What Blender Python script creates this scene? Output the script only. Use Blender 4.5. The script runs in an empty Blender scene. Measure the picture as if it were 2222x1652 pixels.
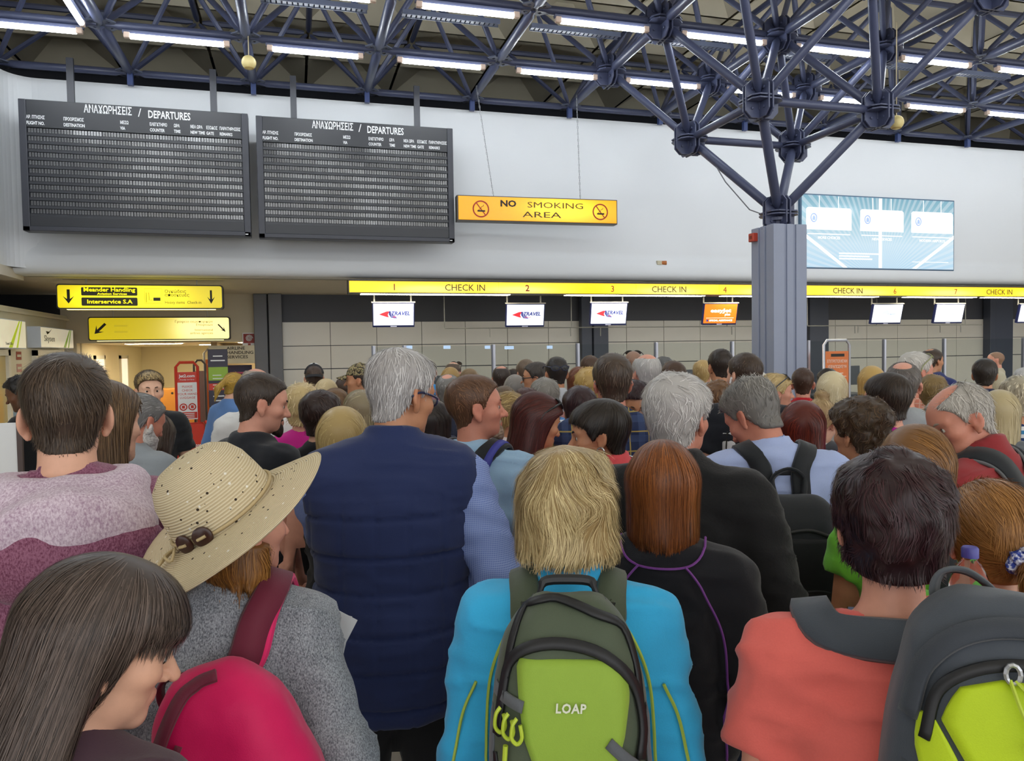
import bpy, bmesh, math, random
import numpy as np
from mathutils import Vector, Matrix
random.seed(7)
SC = bpy.context.scene
COL = SC.collection
# ---------------------------------------------------------------- camera, world, exposure
CAM_F, CAM_H = 1643.0, 1.80
_y, _p, _r = math.radians(15.87), math.radians(2.154), math.radians(.906)
C_FW = np.array([math.sin(_y)*math.cos(_p), math.cos(_y)*math.cos(_p), -math.sin(_p)])
_r0 = np.array([math.cos(_y), -math.sin(_y), 0.0]); _u0 = np.cross(_r0, C_FW)
C_R = _r0*math.cos(_r)-_u0*math.sin(_r); C_U = _u0*math.cos(_r)+_r0*math.sin(_r)
C_O = np.array([0, 0, CAM_H])
cam = bpy.data.cameras.new('camera'); cam.sensor_fit = 'HORIZONTAL'; cam.sensor_width = 36
cam.lens = CAM_F/2222*36; cam.clip_start = .02; cam.clip_end = 200
camo = bpy.data.objects.new('camera', cam); COL.objects.link(camo)
camo.matrix_world = Matrix(((C_R[0], C_U[0], -C_FW[0], 0), (C_R[1], C_U[1], -C_FW[1], 0), (C_R[2], C_U[2], -C_FW[2], CAM_H), (0, 0, 0, 1)))
SC.camera = camo
W = bpy.data.worlds.new('world'); SC.world = W; W.use_nodes = True
W.node_tree.nodes['Background'].inputs[0].default_value = (.97, .98, 1, 1)
W.node_tree.nodes['Background'].inputs[1].default_value = 1.3
SC.view_settings.view_transform = 'Standard'; SC.view_settings.look = 'None'
SC.view_settings.gamma = 1; SC.view_settings.use_curve_mapping = False
SC.view_settings.exposure = 0.6
SC.cycles.max_bounces = 7; SC.cycles.diffuse_bounces = 4; SC.cycles.glossy_bounces = 3; SC.cycles.transparent_max_bounces = 8
SC.cycles.adaptive_threshold = .02; SC.cycles.caustics_reflective = False; SC.cycles.caustics_refractive = False
TUBE_POWER = 25.0        # emission of the fluorescent tubes
def ray(x, y): return C_FW+(x-1111)/CAM_F*C_R-(y-826)/CAM_F*C_U
def at(x, y, d): return C_O+ray(x, y)*d                       # point seen at pixel, d metres deep
def aY(x, y, Y): r = ray(x, y); return C_O+r*(Y/r[1])
def aX(x, y, X): r = ray(x, y); return C_O+r*(X/r[0])
# ---------------------------------------------------------------- helpers
def lin(h):
    if not isinstance(h, str): return tuple(h)[:3]
    h = h.lstrip('#'); v = [int(h[i:i+2], 16)/255 for i in (0, 2, 4)]
    return tuple(c/12.92 if c <= .04045 else ((c+.055)/1.055)**2.4 for c in v)
_M = {}
class NT:
    def __init__(s, name):
        s.m = bpy.data.materials.new(name); s.m.use_nodes = True; s.t = s.m.node_tree
        s.b = s.t.nodes['Principled BSDF']
    def n(s, typ, **k):
        nd = s.t.nodes.new(typ)
        for a, v in k.items():
            if a.startswith('i_'): nd.inputs[a[2:].replace('_', ' ')].default_value = v
            else: setattr(nd, a, v)
        return nd
    def l(s, a, b): s.t.links.new(a, b)
    def co(s, kind='Object'): return s.n('ShaderNodeTexCoord').outputs[kind]
    def mapv(s, src, scale=(1, 1, 1), rot=(0, 0, 0), loc=(0, 0, 0)):
        m = s.n('ShaderNodeMapping'); s.l(src, m.inputs[0])
        m.inputs['Scale'].default_value = scale; m.inputs['Rotation'].default_value = rot; m.inputs['Location'].default_value = loc
        return m.outputs[0]
    def noise(s, src, scale, detail=3, rough=.6):
        n = s.n('ShaderNodeTexNoise'); s.l(src, n.inputs['Vector'])
        n.inputs['Scale'].default_value = scale; n.inputs['Detail'].default_value = detail; n.inputs['Roughness'].default_value = rough
        return n.outputs['Fac']
    def ramp(s, src, stops, interp='LINEAR'):
        r = s.n('ShaderNodeValToRGB'); s.l(src, r.inputs[0]); e = r.color_ramp; e.interpolation = interp
        while len(e.elements) < len(stops): e.elements.new(.5)
        for q, (p, c) in zip(e.elements, stops): q.position = p; q.color = (*lin(c), 1)
        return r.outputs[0]
    def mix(s, fac, a, b, mode='MIX'):
        n = s.n('ShaderNodeMix', data_type='RGBA', blend_type=mode)
        for sock, v in ((n.inputs['Factor'], fac), (n.inputs['A'] if False else n.inputs[6], a), (n.inputs[7], b)):
            if hasattr(v, 'is_output'): s.l(v, sock)
            elif isinstance(v, (int, float)): sock.default_value = v
            else: sock.default_value = (*lin(v), 1)
        return n.outputs[2]
    def math(s, op, a, b=0.0, c=None):
        n = s.n('ShaderNodeMath', operation=op)
        for sock, v in zip(n.inputs, (a, b, c)):
            if v is None: continue
            if hasattr(v, 'is_output'): s.l(v, sock)
            else: sock.default_value = v
        return n.outputs[0]
    def bump(s, h, strength=.3, dist=.002):
        b = s.n('ShaderNodeBump'); b.inputs['Strength'].default_value = strength; b.inputs['Distance'].default_value = dist
        s.l(h, b.inputs['Height']); s.l(b.outputs[0], s.b.inputs['Normal'])
    def col(s, v):
        if hasattr(v, 'is_output'): s.l(v, s.b.inputs['Base Color'])
        else: s.b.inputs['Base Color'].default_value = (*lin(v), 1)
    def setp(s, rough=.5, metal=0, spec=None, emit=None, es=0, sheen=0):
        s.b.inputs['Roughness'].default_value = rough; s.b.inputs['Metallic'].default_value = metal
        if spec is not None: s.b.inputs['Specular IOR Level'].default_value = spec
        if sheen: s.b.inputs['Sheen Weight'].default_value = sheen
        if emit is not None:
            if hasattr(emit, 'is_output'): s.l(emit, s.b.inputs['Emission Color'])
            else: s.b.inputs['Emission Color'].default_value = (*lin(emit), 1)
            if hasattr(es, 'is_output'): s.l(es, s.b.inputs['Emission Strength'])
            else: s.b.inputs['Emission Strength'].default_value = es
        return s.m
def mat(name, col, rough=.5, metal=0, var=.12, vs=6, bump=0, bs=60, emit=None, es=0, spec=None, sheen=0):
    if name in _M: return _M[name]
    t = NT(name); c = lin(col)
    if var > 0:
        f = t.noise(t.co(), vs)
        a = tuple(v*(1-var) for v in c); b = tuple(min(1, v*(1+var)) for v in c)
        t.col(t.mix(f, a, b))
    else: t.col(c)
    if bump: t.bump(t.noise(t.co(), bs, 4), bump, .003)
    _M[name] = t.setp(rough, metal, spec, emit, es, sheen); return _M[name]
def glow(name, col, es):
    m = mat(name, col, .4, 0, 0, emit=col, es=es)
    if es < 2: m.cycles.emission_sampling = 'NONE'      # faint print: seen, but not sampled as a lamp
    return m
def cloth(name, col, rough=.9, var=.14, weave=900, b=.25): 
    if name in _M: return _M[name]
    t = NT(name); c = lin(col); co = t.co()
    f = t.noise(co, 9, 3); g = t.noise(co, weave*.35, 2)
    a = tuple(v*(1-var) for v in c); d = tuple(min(1, v*(1+var)) for v in c)
    t.col(t.mix(t.math('ADD', t.math('MULTIPLY', f, .6), t.math('MULTIPLY', g, .4)), a, d))
    t.bump(g, b, .0015); _M[name] = t.setp(rough, 0, .25, sheen=.15); return _M[name]

class MB:
    """collects simple shapes and builds ONE mesh object"""
    def __init__(s): s.v = []; s.f = []
    def add(s, vs, fs):
        o = len(s.v); s.v += [tuple(map(float, p)) for p in vs]; s.f += [tuple(i+o for i in f) for f in fs]; return s
    def box(s, lo, hi, R=None, c=None):
        (a, b, d), (e, f, g) = lo, hi
        P = [(x, y, z) for z in (d, g) for y in (b, f) for x in (a, e)]
        if R is not None:
            c = Vector(c if c is not None else ((a+e)/2, (b+f)/2, (d+g)/2)); P = [tuple(R @ (Vector(p)-c)+c) for p in P]
        return s.add(P, [(0, 2, 3, 1), (4, 5, 7, 6), (0, 1, 5, 4), (2, 6, 7, 3), (0, 4, 6, 2), (1, 3, 7, 5)])
    def tube(s, p, q, r, r2=None, n=10, caps=True):
        return s.path([p, q], [r, r if r2 is None else r2], n, caps)
    def path(s, pts, r, n=8, caps=True, closed=False):
        pts = [Vector(p) for p in pts]; m = len(pts)
        if isinstance(r, (int, float)): r = [r]*m
        V = []; up = None
        for i, p in enumerate(pts):
            d = (pts[(i+1) % m] if (closed or i < m-1) else p)-(pts[i-1] if (closed or i > 0) else p)
            d = d.normalized() if d.length > 1e-9 else Vector((0, 0, 1))
            if up is None: up = Vector((0, 0, 1)) if abs(d.z) < .95 else Vector((1, 0, 0))
            x = d.cross(up); x.normalize(); up = x.cross(d); up.normalize()
            for k in range(n):
                a = 2*math.pi*k/n; V.append(p+(x*math.cos(a)+up*math.sin(a))*r[i])
        F = []
        for i in range(m if closed else m-1):
            j = (i+1) % m
            for k in range(n): F.append((i*n+k, i*n+(k+1) % n, j*n+(k+1) % n, j*n+k))
        if caps and not closed: F += [tuple(range(n-1, -1, -1)), tuple(range((m-1)*n, m*n))]
        return s.add(V, F)
    def lathe(s, prof, c=(0, 0, 0), n=20, sx=1, sy=1):
        V = [(c[0]+r*math.cos(2*math.pi*k/n)*sx, c[1]+r*math.sin(2*math.pi*k/n)*sy, c[2]+z) for r, z in prof for k in range(n)]
        F = [(i*n+k, i*n+(k+1) % n, (i+1)*n+(k+1) % n, (i+1)*n+k) for i in range(len(prof)-1) for k in range(n)]
        return s.add(V, F)
    def prism(s, poly, axis, a, b):
        """extrude a 2-D polygon along axis ('x','y','z') from a to b"""
        def P(u, v, w): return {'x': (w, u, v), 'y': (u, w, v), 'z': (u, v, w)}[axis]
        n = len(poly); V = [P(u, v, a) for u, v in poly]+[P(u, v, b) for u, v in poly]
        F = [tuple(range(n)), tuple(range(2*n-1, n-1, -1))]+[(i, i+n, (i+1) % n+n, (i+1) % n) for i in range(n)]
        return s.add(V, F)
    def data(s, name, material=None, smooth=False, bevel=0, seg=2):
        me = bpy.data.meshes.new(name); me.from_pydata(s.v, [], s.f)
        bm = bmesh.new(); bm.from_mesh(me)
        if bevel:
            es = [e for e in bm.edges if len(e.link_faces) == 2 and e.calc_face_angle(0) > .6]
            bmesh.ops.bevel(bm, geom=es, offset=bevel, segments=seg, affect='EDGES', profile=.5)
        bmesh.ops.recalc_face_normals(bm, faces=bm.faces); bm.to_mesh(me); bm.free()
        if smooth:
            me.polygons.foreach_set('use_smooth', [True]*len(me.polygons))
            if smooth == 'auto': me.set_sharp_from_angle(angle=.7)
        if material: me.materials.append(material)
        return me
    def build(s, name, material=None, parent=None, smooth=False, bevel=0, **k):
        return link(name, s.data(name, material, smooth, bevel), parent, **k)
def link(name, me, parent=None, loc=None, rot=None, scale=None, label=None):
    o = bpy.data.objects.new(name, me); COL.objects.link(o)
    if parent is not None: o.parent = parent
    if loc is not None: o.location = loc
    if rot is not None: o.rotation_euler = rot
    if scale is not None: o.scale = scale
    if label: o['label'] = label
    return o
def tag(o, label=None, cat=None, group=None, kind=None):
    for k, v in (('label', label), ('category', cat), ('group', group), ('kind', kind)):
        if v: o[k] = v
    return o
def thing(name, label, cat, loc=(0, 0, 0), rotz=0, group=None):
    o = link(name, None, None, loc, (0, 0, rotz)); o.empty_display_size = .1; return tag(o, label, cat, group)
def struct(name, mb, m, parent=None, label=None, **k):
    o = mb.build(name, m, parent, **k) if isinstance(mb, MB) else link(name, mb, parent)
    if parent is None: tag(o, label, None, None, 'structure')
    return o
def text(name, body, size, m, parent, loc, rot=(math.pi/2, 0, 0), bold=0, align='LEFT', depth=.0008, xs=1.0, shear=0, track=1.0, width=None):
    """flat printed lettering as a thin mesh; rot (90deg,0,0) makes it face -Y"""
    c = bpy.data.curves.new(name, 'FONT'); c.body = body; c.size = size; c.align_x = align; c.offset = bold; c.extrude = depth
    c.shear = shear; c.space_character = track; c.resolution_u = 2
    o = bpy.data.objects.new(name, c)
    me = bpy.data.meshes.new_from_object(o)
    bpy.data.objects.remove(o); bpy.data.curves.remove(c)
    if width:
        co = np.zeros(len(me.vertices)*3); me.vertices.foreach_get('co', co); co = co.reshape(-1, 3)
        xs = width/max(1e-6, co[:, 0].max()-co[:, 0].min())
    if not me.materials: me.materials.append(m)
    else: me.materials[0] = m
    t = link(name, me, parent, loc, rot); t.scale = (xs, 1, 1); return t
def rrect(w, h, r, n=4, cx=0, cy=0):
    P = []
    for sx, sy, a0 in ((1, 1, 0), (-1, 1, 90), (-1, -1, 180), (1, -1, 270)):
        for i in range(n+1):
            a = math.radians(a0+90*i/n); P.append((cx+sx*(w/2-r)+r*math.cos(a), cy+sy*(h/2-r)+r*math.sin(a)))
    return P
def children_of(o): return [c for c in COL.objects if c.parent is o]
# ---------------------------------------------------------------- the hall
YW, ZS = 9.75, 2.77          # fascia plane, soffit height
YB = 12.6                    # wall behind the counters
MOD, FX, FY, FZ = 1.34, -.41, 8.33, 5.07     # roof frame module, node origin, lower chord height
white = mat('wall_paint', '#d3d6d9', .55, var=.02, vs=1.5)
def tile_floor():
    t = NT('floor_tiles'); b = t.n('ShaderNodeTexBrick', offset=0.0); t.l(t.co(), b.inputs['Vector'])
    for k, v in (('Scale', 1.0), ('Brick Width', .6), ('Row Height', .6), ('Mortar Size', .004)): b.inputs[k].default_value = v
    for k, c in (('Color1', '#b9b1a4'), ('Color2', '#aaa296'), ('Mortar', '#6c675f')): b.inputs[k].default_value = (*lin(c), 1)
    t.col(b.outputs[0]); return t.setp(.28)
struct('floor', MB().box((-16, -9, -.1), (24, 21, 0)), tile_floor())
# upper wall with its rounded lower lip
prof = [(YW, 4.96), (YW, 3.16), (YW-.01, 3.08), (YW-.05, 3.0), (YW-.06, 2.9)]
prof += [(YW+.04-.1*math.cos(a), 2.87-.1*math.sin(a)) for a in np.linspace(0, math.pi/2, 7)]
prof += [(YW+.35, 2.77), (YW+.35, 4.96)]
struct('wall_back', MB().prism(prof, 'x', -3.3, 19), white, smooth='auto')
# left return of the upper wall, joined by a concave rounded corner
mb = MB()
for i in range(8):
    a0, a1 = math.radians(90*i/8), math.radians(90*(i+1)/8)
    P = [(-2.72-.3*math.cos(a), YW-.3+.3*math.sin(a)) for a in (a0, a1)]
    mb.prism([P[0], P[1], (-3.3, YW+.05), (-3.3, YW-.3)] if i < 7 else [P[0], P[1], (-2.72, YW+.05), (-3.3, YW+.05)], 'z', 2.83, 4.96)
mb.box((-3.3, 2, 2.83), (-3.02, YW-.3, 4.96))
struct('wall_left', mb, white, smooth='auto')
soff = mat('soffit_paint', '#c9c2b4', .6, var=.03)
struct('ceiling_soffit', MB().box((-16, YW+.3, ZS), (19, YB+.3, ZS+.1)).box((-16, 2, 2.72), (-3.02, YW+.3, 2.83)), soff)
darkp = mat('void_shade', '#23252d', .8, var=.1)  # dark colour stands in for the unlit void
struct('wall_light_seal', MB().box((-16, 13.2, 2.9), (24, 13.4, 7.4)).box((-16.2, -9, 2.9), (-16, 13.4, 7.4)).box((-16, YW+.35, 4.9), (24, 13.2, 4.93)), darkp)  # added dark walls, keep world light from leaking in over the wall
struct('wall_void_seal', MB().box((-5.2, 2, 0), (-5, 13.2, 2.75)).box((-16, 12.9, 0), (-3.33, 13.1, 2.8)), darkp)  # added dark walls, close the gaps where the world shone through
struct('wall_right', MB().box((19, 2, 0), (19.3, 13.4, 7.4)), white)
# back wall behind the counters: dark band above, light panels below, grey-blue pillars
bandm = mat('band_paint', '#4b4d55', .5, var=.05)
wb = struct('wall_counter', MB().box((-.62, YB, 0), (19, YB+.2, ZS)), bandm)
panm = mat('laminate_panel', '#e8e4d9', .28, var=.04, vs=2)
pan = MB().box((0, -.02, 0), (.735, 0, .375)).data('panel', panm, bevel=.003)
pan2 = MB().box((0, -.02, 0), (.735, 0, .36)).data('panel', panm, bevel=.003)
pan3 = MB().box((0, -.02, 0), (.735, 0, 1.55)).data('panel', panm, bevel=.003)
x = -.2
for i in range(25):
    link('panel', pan, wb, (x, YB, 1.955))
    link('panel', pan2, wb, (x, YB, 1.585)); link('panel', pan3, wb, (x, YB, .02)); x += .7425
pil = mat('pillar_paint', '#4d5363', .45, var=.05)
pilg = mat('pillar_grey', '#6e7076', .45, var=.05)
for i, (a, b, m) in enumerate(((-.62, -.42, pilg), (-.40, -.2, pilg), (4.82, 5.02, pil), (5.03, 5.31, pil), (9.5, 9.93, pil), (13.85, 14.0, pil), (14.02, 14.5, pil))):
    struct('trim_%d' % (i+1), MB().box((a, YB-.16-.04*(i % 2), 0), (b, YB-.021, ZS)), m, bevel=.01)
# beige wall over the passage, the passage room behind it
bei = mat('beige_wall', '#cfc6ae', .6, var=.03)
struct('wall_passage', MB().box((-3.32, YB-.05, 2.03), (-.62, YB+.15, ZS)).box((-3.32, YB-.05, 0), (-3.12, YB+.15, 2.03)), bei)
cream = mat('cream_wall', '#e3d9b8', .6, var=.03)
struct('wall_room', MB().box((-3.2, YB+.15, 0), (-3.1, 17.3, 2.1)).box((-3.2, 17.3, 0), (2.2, 17.4, 2.1)).box((2.1, YB+.15, 0), (2.2, 17.3, 2.1)), cream)
struct('ceiling_room', MB().box((-3.2, YB+.15, 2.03), (2.2, 17.4, 2.13)), mat('room_ceiling', '#e6dec6', .7, var=.02))
# shop row on the left
shopm = mat('shop_wall', '#dcd6bf', .5, var=.04)
struct('wall_shops', MB().box((-3.45, 4, 0), (-3.25, YB-.05, 2.36)).box((-3.5, 4, 2.36), (-3.2, YB-.06, 2.385)).box((-3.5, 4, 2.385), (-3.23, YB-.06, 2.43)), shopm)
# roof: shallow cream coffers above the frame
ceil_m = mat('roof_panel', '#d9d0b8', .7, var=.06, vs=3)
ceil = struct('ceiling', MB().box((-16, -9, 6.62), (24, 13.4, 6.7)), ceil_m)
cof = MB(); h = MOD/2-.02
cof.add([(-h, -h, 0), (h, -h, 0), (h, h, 0), (-h, h, 0), (-.12, -.12, .34), (.12, -.12, .34), (.12, .12, .34), (-.12, .12, .34)],
        [(0, 1, 5, 4), (1, 2, 6, 5), (2, 3, 7, 6), (3, 0, 4, 7), (4, 5, 6, 7)])
cofd = cof.data('roof_coffer', ceil_m)
for j in range(-3, 5):
    for k in range(-3, 12):
        link('roof_coffer', cofd, ceil, (FX+MOD*k, FY-MOD*j, 6.16))
# ---------------------------------------------------------------- tubular space frame
navy = mat('frame_paint', '#454b66', .38, .0, var=.12, vs=4)
steel = mat('gusset_steel', '#5c6378', .4, .1, var=.1)
def strut_data(r, n=10):
    return MB().path([(0, 0, z) for z in (.03, .075, .11, .5, .89, .925, .97)], [r*.55, r*.6, r, r, r, r*.6, r*.55], n).data('strut', navy, smooth='auto')
SD = {r: strut_data(r) for r in (.042, .05, .032)}
def strut(par, a, b, r, name='strut'):
    a, b = Vector(a), Vector(b); d = b-a
    o = link(name, SD[r], par, a); o.rotation_mode = 'QUATERNION'; o.rotation_quaternion = Vector((0, 0, 1)).rotation_difference(d.normalized())
    o.scale = (1, 1, d.length); return o
def gusset():                 # perforated square plate, corners cut, five square holes
    mb = MB(); n = 9; c = .034
    holes = {(2, 2), (6, 2), (2, 6), (6, 6), (4, 4), (4, 1), (4, 7), (1, 4), (7, 4)}
    for i in range(n):
        for j in range(n):
            if abs(i-4)+abs(j-4) > 5 or (i, j) in holes: continue
            mb.box(((i-4.5)*c, (j-4.5)*c, -.006), ((i-3.5)*c, (j-3.5)*c, .006))
    me = mb.data('gusset_plate', steel); bm = bmesh.new(); bm.from_mesh(me)
    bmesh.ops.remove_doubles(bm, verts=bm.verts, dist=1e-5)
    seen = {}
    for f in bm.faces: seen.setdefault(tuple(sorted(v.index for v in f.verts)), []).append(f)
    bmesh.ops.delete(bm, geom=[f for fs in seen.values() if len(fs) > 1 for f in fs], context='FACES'); bm.to_mesh(me); bm.free(); return me
GUS = gusset()
def heavy():                  # bolted cross of chamfered plates
    mb = MB(); a, c = .175, .06
    o8 = [(-a, -a+c), (-a+c, -a), (a-c, -a), (a, -a+c), (a, a-c), (a-c, a), (-a+c, a), (-a, a-c)]
    mb.prism(o8, 'x', -.03, -.014).prism(o8, 'x', .014, .03); mb.prism(o8, 'y', -.03, -.014).prism(o8, 'y', .014, .03)
    mb.prism([(u*.95, v*.95) for u, v in o8], 'z', .0, .016); mb.prism([(u*.95, v*.95) for u, v in o8], 'z', -.03, -.014)
    for s in (-1, 1):
        for q in (-1, 1):
            for z in (-.09, .09):
                mb.tube((s*.11, q*.03, z), (s*.11, q*.046, z), .014, n=6); mb.tube((q*.03, s*.11, z), (q*.046, s*.11, z), .014, n=6)
    mb.box((-.04, -.04, -.1), (.04, .04, .1)); return mb.data('node', navy, bevel=.003)
HVY = heavy()
truss = thing('roof_truss', 'dark blue tubular steel space frame carrying the hall roof', 'truss', (0, 0, FZ))
def low(k, j): return (FX+MOD*k, FY-MOD*j, 0)
def upp(k, j): return (FX+MOD*(k+.5), FY-MOD*(j-.5), .92)
K0, K1, J0, J1 = -2, 10, -1, 3
heavy_at = {(k, j) for k in (3, 4, 5) for j in (0, 1, 2)}
for j in range(J0, J1+1):
    for k in range(K0, K1+1):
        if k < K1: strut(truss, low(k, j), low(k+1, j), .042)
        if j < J1: strut(truss, low(k, j), low(k, j+1), .05)
        if (k, j) in heavy_at: link('node', HVY, truss, low(k, j))
        else: link('gusset_plate', GUS, truss, low(k, j), (0, 0, math.pi/4))
# the diagonals and the upper chords, seen as a dark web beyond the lower grid
web = MB()
def wt(a, b, r):
    a, b = Vector(a), Vector(b); d = b-a; web.path([a+d*t for t in (.04, .1, .9, .96)], [r*.6, r, r, r*.6], 6)
nd = 0
for j in range(J0, J1+1):
    for k in range(K0-1, K1+1):
        for dk, dj in ((0, 0), (1, 0), (0, -1), (1, -1)):
            kk, jj = k+dk, j+dj
            if K0 <= kk <= K1 and J0 <= jj <= J1:
                if jj in (0, 1) and -1 <= kk <= 8: strut(truss, upp(k, j), low(kk, jj), .032, 'diagonal')
                else: wt(upp(k, j), low(kk, jj), .03)
        if k < K1: wt(upp(k, j), upp(k+1, j), .036)
        if j < J1: wt(upp(k, j), upp(k, j+1), .036)
tag(web.build('upper_web', navy, truss, smooth='auto'), kind='stuff')
# cable trays between the chords
tray = MB()
for k in range(20): tray.box((k*.05, -.04, -.02), (k*.05+.035, .04, .02))
tray.box((0, -.045, -.025), (1.0, -.038, .025)).box((0, .038, -.025), (1.0, .045, .025))
trayd = tray.data('cable_tray', steel)
for k in range(-1, 8):
    link('cable_tray', trayd, truss, (FX+MOD*k+.17, FY-.67*1, .12))
# short posts that stand the frame on the wall
postm = mat('post_paint', '#3d4d7e', .5)
for k in range(-1, 10): MB().box((-.03, -.03, -.14), (.03, .03, 0)).build('post', postm, truss, loc=(FX+MOD*k, FY+MOD, -.0))
# ------------------------------------------------ column with its branching head
colm = mat('column_paint', '#8e96ab', .5, var=.04)
CX, CY = FX+MOD*4, FY-MOD
colu = thing('column', 'grey steel clad column with a branching blue head of struts', 'column', (CX, CY, 0))
w = .2; g = .018
octo = []
sq = [(-w, -w), (w, -w), (w, w), (-w, w)]
for i in range(4):
    (a, b), (c, d) = sq[i], sq[(i+1) % 4]
    ux, uy = (c-a)/(2*w), (d-b)/(2*w); nx, ny = -uy, ux
    for t, q in ((0, 0), (.13, 0), (.13, g), (.16, g), (.16, 0), (.24, 0), (.24, g), (.27, g), (.27, 0)):
        octo.append((a+ux*t+nx*q, b+uy*t+ny*q))
MB().prism(octo, 'z', 0, 3.08).build('shaft', colm, colu, bevel=.006)
MB().lathe([(0, 3.08), (.07, 3.08), (.07, 3.14), (.12, 3.14), (.12, 3.17), (0, 3.17)]).build('bearing', navy, colu)
zt, zc = 4.14, 3.22
link('node', HVY, colu, (0, 0, zc))
T = {}
for sx in (-1, 1):
    for sy in (-1, 1):
        T[sx, sy] = (sx*MOD/2, sy*MOD/2, zt); link('node', HVY, colu, T[sx, sy]); strut(colu, (0, 0, zc), T[sx, sy], .05)
        for kx in (0, sx):
            for ky in (0, sy): strut(colu, T[sx, sy], (kx*MOD, ky*MOD, FZ), .042)
for a, b in (((-1, -1), (1, -1)), ((1, -1), (1, 1)), ((1, 1), (-1, 1)), ((-1, 1), (-1, -1))): strut(colu, T[a], T[b], .042)
MB().path([Vector(T[-1, 1])*.9+Vector((.1, 0, .3)), (-.45, .3, 3.6), (-.25, .15, 3.28), (-.1, .05, 3.2), (-.2, 0, 3.05)], .006, 6).build('cable', mat('cable_grey', '#6a6c72', .6), colu, smooth=True)
al = thing('fire_alarm', 'small red fire alarm box on the side of the grey column', 'alarm', (CX-w-.03, CY+.12, 2.98))
MB().box((-.03, -.045, -.045), (.03, .045, .045)).build('housing', mat('alarm_red', '#b5402f', .4), al, bevel=.008)
MB().box((-.034, -.02, -.015), (-.028, .02, .015)).build('window', mat('alarm_dark', '#7a2a24', .3), al)
# ------------------------------------------------ fluorescent tubes slung under the frame
tubem = glow('tube_light', (.90, .96, 1.0), TUBE_POWER)
hous = mat('batten_white', '#c9ccd4', .5); capm = mat('tube_cap', '#d8c0b0', .5)
TUB = MB().tube((-.43, 0, 0), (.43, 0, 0), .026, n=10).data('tube', tubem, smooth='auto')
BAT = MB().prism([(-.018, .022), (.018, .022), (.028, .05), (-.028, .05)], 'x', -.5, .5).data('batten', navy)
CAP = MB().box((-.03, -.022, -.03), (.03, .022, .03)).data('end_cap', capm, bevel=.006)
def fluo(x, y, z, rz, label, grp):
    t = thing('fluorescent_light', label, 'light', (x, y, z), rz, grp)
    link('tube', TUB, t); link('batten', BAT, t); link('end_cap', CAP, t, (-.46, 0, .01)); link('end_cap', CAP, t, (.46, 0, .01)); return t
for k in range(-2, 10): fluo(FX+MOD*(k+.5)+.02, FY-.02, FZ-.10, 0, 'lit fluorescent tube in the row nearest the check-in wall', 'tubes in the far row')
for k in range(-2, 10): fluo(FX+MOD*(k+.5)+.02, FY-MOD-.02, FZ-.10, 0, 'lit fluorescent tube in the second row out from the check-in wall', 'tubes in the second row')
for j in (3, 5, 7, 9):
    for k in range(-3, 10, 1 if j == 3 else 2): fluo(FX+MOD*(k+.5), FY-MOD*j-.02, FZ-.10, 0, 'lit fluorescent tube in the rows above the queue', 'tubes above the queue')
for j in (1, 2, 3): fluo(FX-MOD*1-.12, FY-MOD*(j-.5)+.0, FZ-.10, math.pi/2, 'lit fluorescent tube running crosswise at the left end of the frame', 'crosswise tubes')
# hanging cream ball detectors
ballm = mat('ball_cream', '#d9c88a', .4, var=.06)
for (px, py, Y, lab) in ((540, 136, FY-.1, 'cream ball hanging on a cord left of centre under the frame'), (1945, 266, 6.4, 'cream ball hanging on a cord right of the column head')):
    p = aY(px, py, Y); b = thing('hanging_ball', lab, 'ball', p)
    MB().lathe([(.072*math.sin(a), -.072*math.cos(a)) for a in np.linspace(0, math.pi, 13)]).build('globe', ballm, b, smooth=True)
    MB().lathe([(.0735*math.sin(a), -.0735*math.cos(a)) for a in np.linspace(.5, .7, 3)]).build('rim', mat('ball_rim', '#b3985a', .5), b, smooth=True)
    MB().tube((0, 0, .07), (0, 0, max(.2, FZ-p[2])), .006, n=6).build('cord', mat('cord_beige', '#b8aa8a', .7), b)
# ---------------------------------------------------------------- signs and screens
blackm = mat('sign_black', '#1b1c20', .45, var=.05)
prt_w = mat('print_white', '#e2e4e6', .5, var=0)
prt_k = mat('print_black', '#1d1c14', .6, var=0)
prt_r = mat('print_red', '#a3341c', .6, var=0)
HP = math.pi/2
# ------------------------------------------------ departure boards
frm = mat('board_frame', '#2d2f38', .42, var=.05)
flapm = mat('flap_gloss', '#1b1c21', .2, .0, var=.25, vs=9); flapm.node_tree.nodes['Principled BSDF'].inputs['IOR'].default_value = 2.05
rowm = mat('board_row', '#25272e', .35, var=.05)
hdr = mat('board_header', '#1f2127', .4, var=.04)
def flap_mesh():
    mb = MB()
    for q in range(5): mb.box((.003+q*.0278, -.004, .004), (.003+q*.0278+.0215, .004, .058))
    for q in range(5): mb.box((.003+q*.0278+.001, -.006, .031), (.003+q*.0278+.0205, -.004, .057))
    return mb.data('flap_window', flapm)
FLAP = flap_mesh()
ROWB = MB().prism([(-.004, 0), (.006, -.002), (.006, .03), (-.004, .028)], 'x', 0, 2.14).data('row_bar', rowm)
POLE = MB().box((-.035, -.02, 0), (.035, .02, .62)).data('pole', frm)
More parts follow.
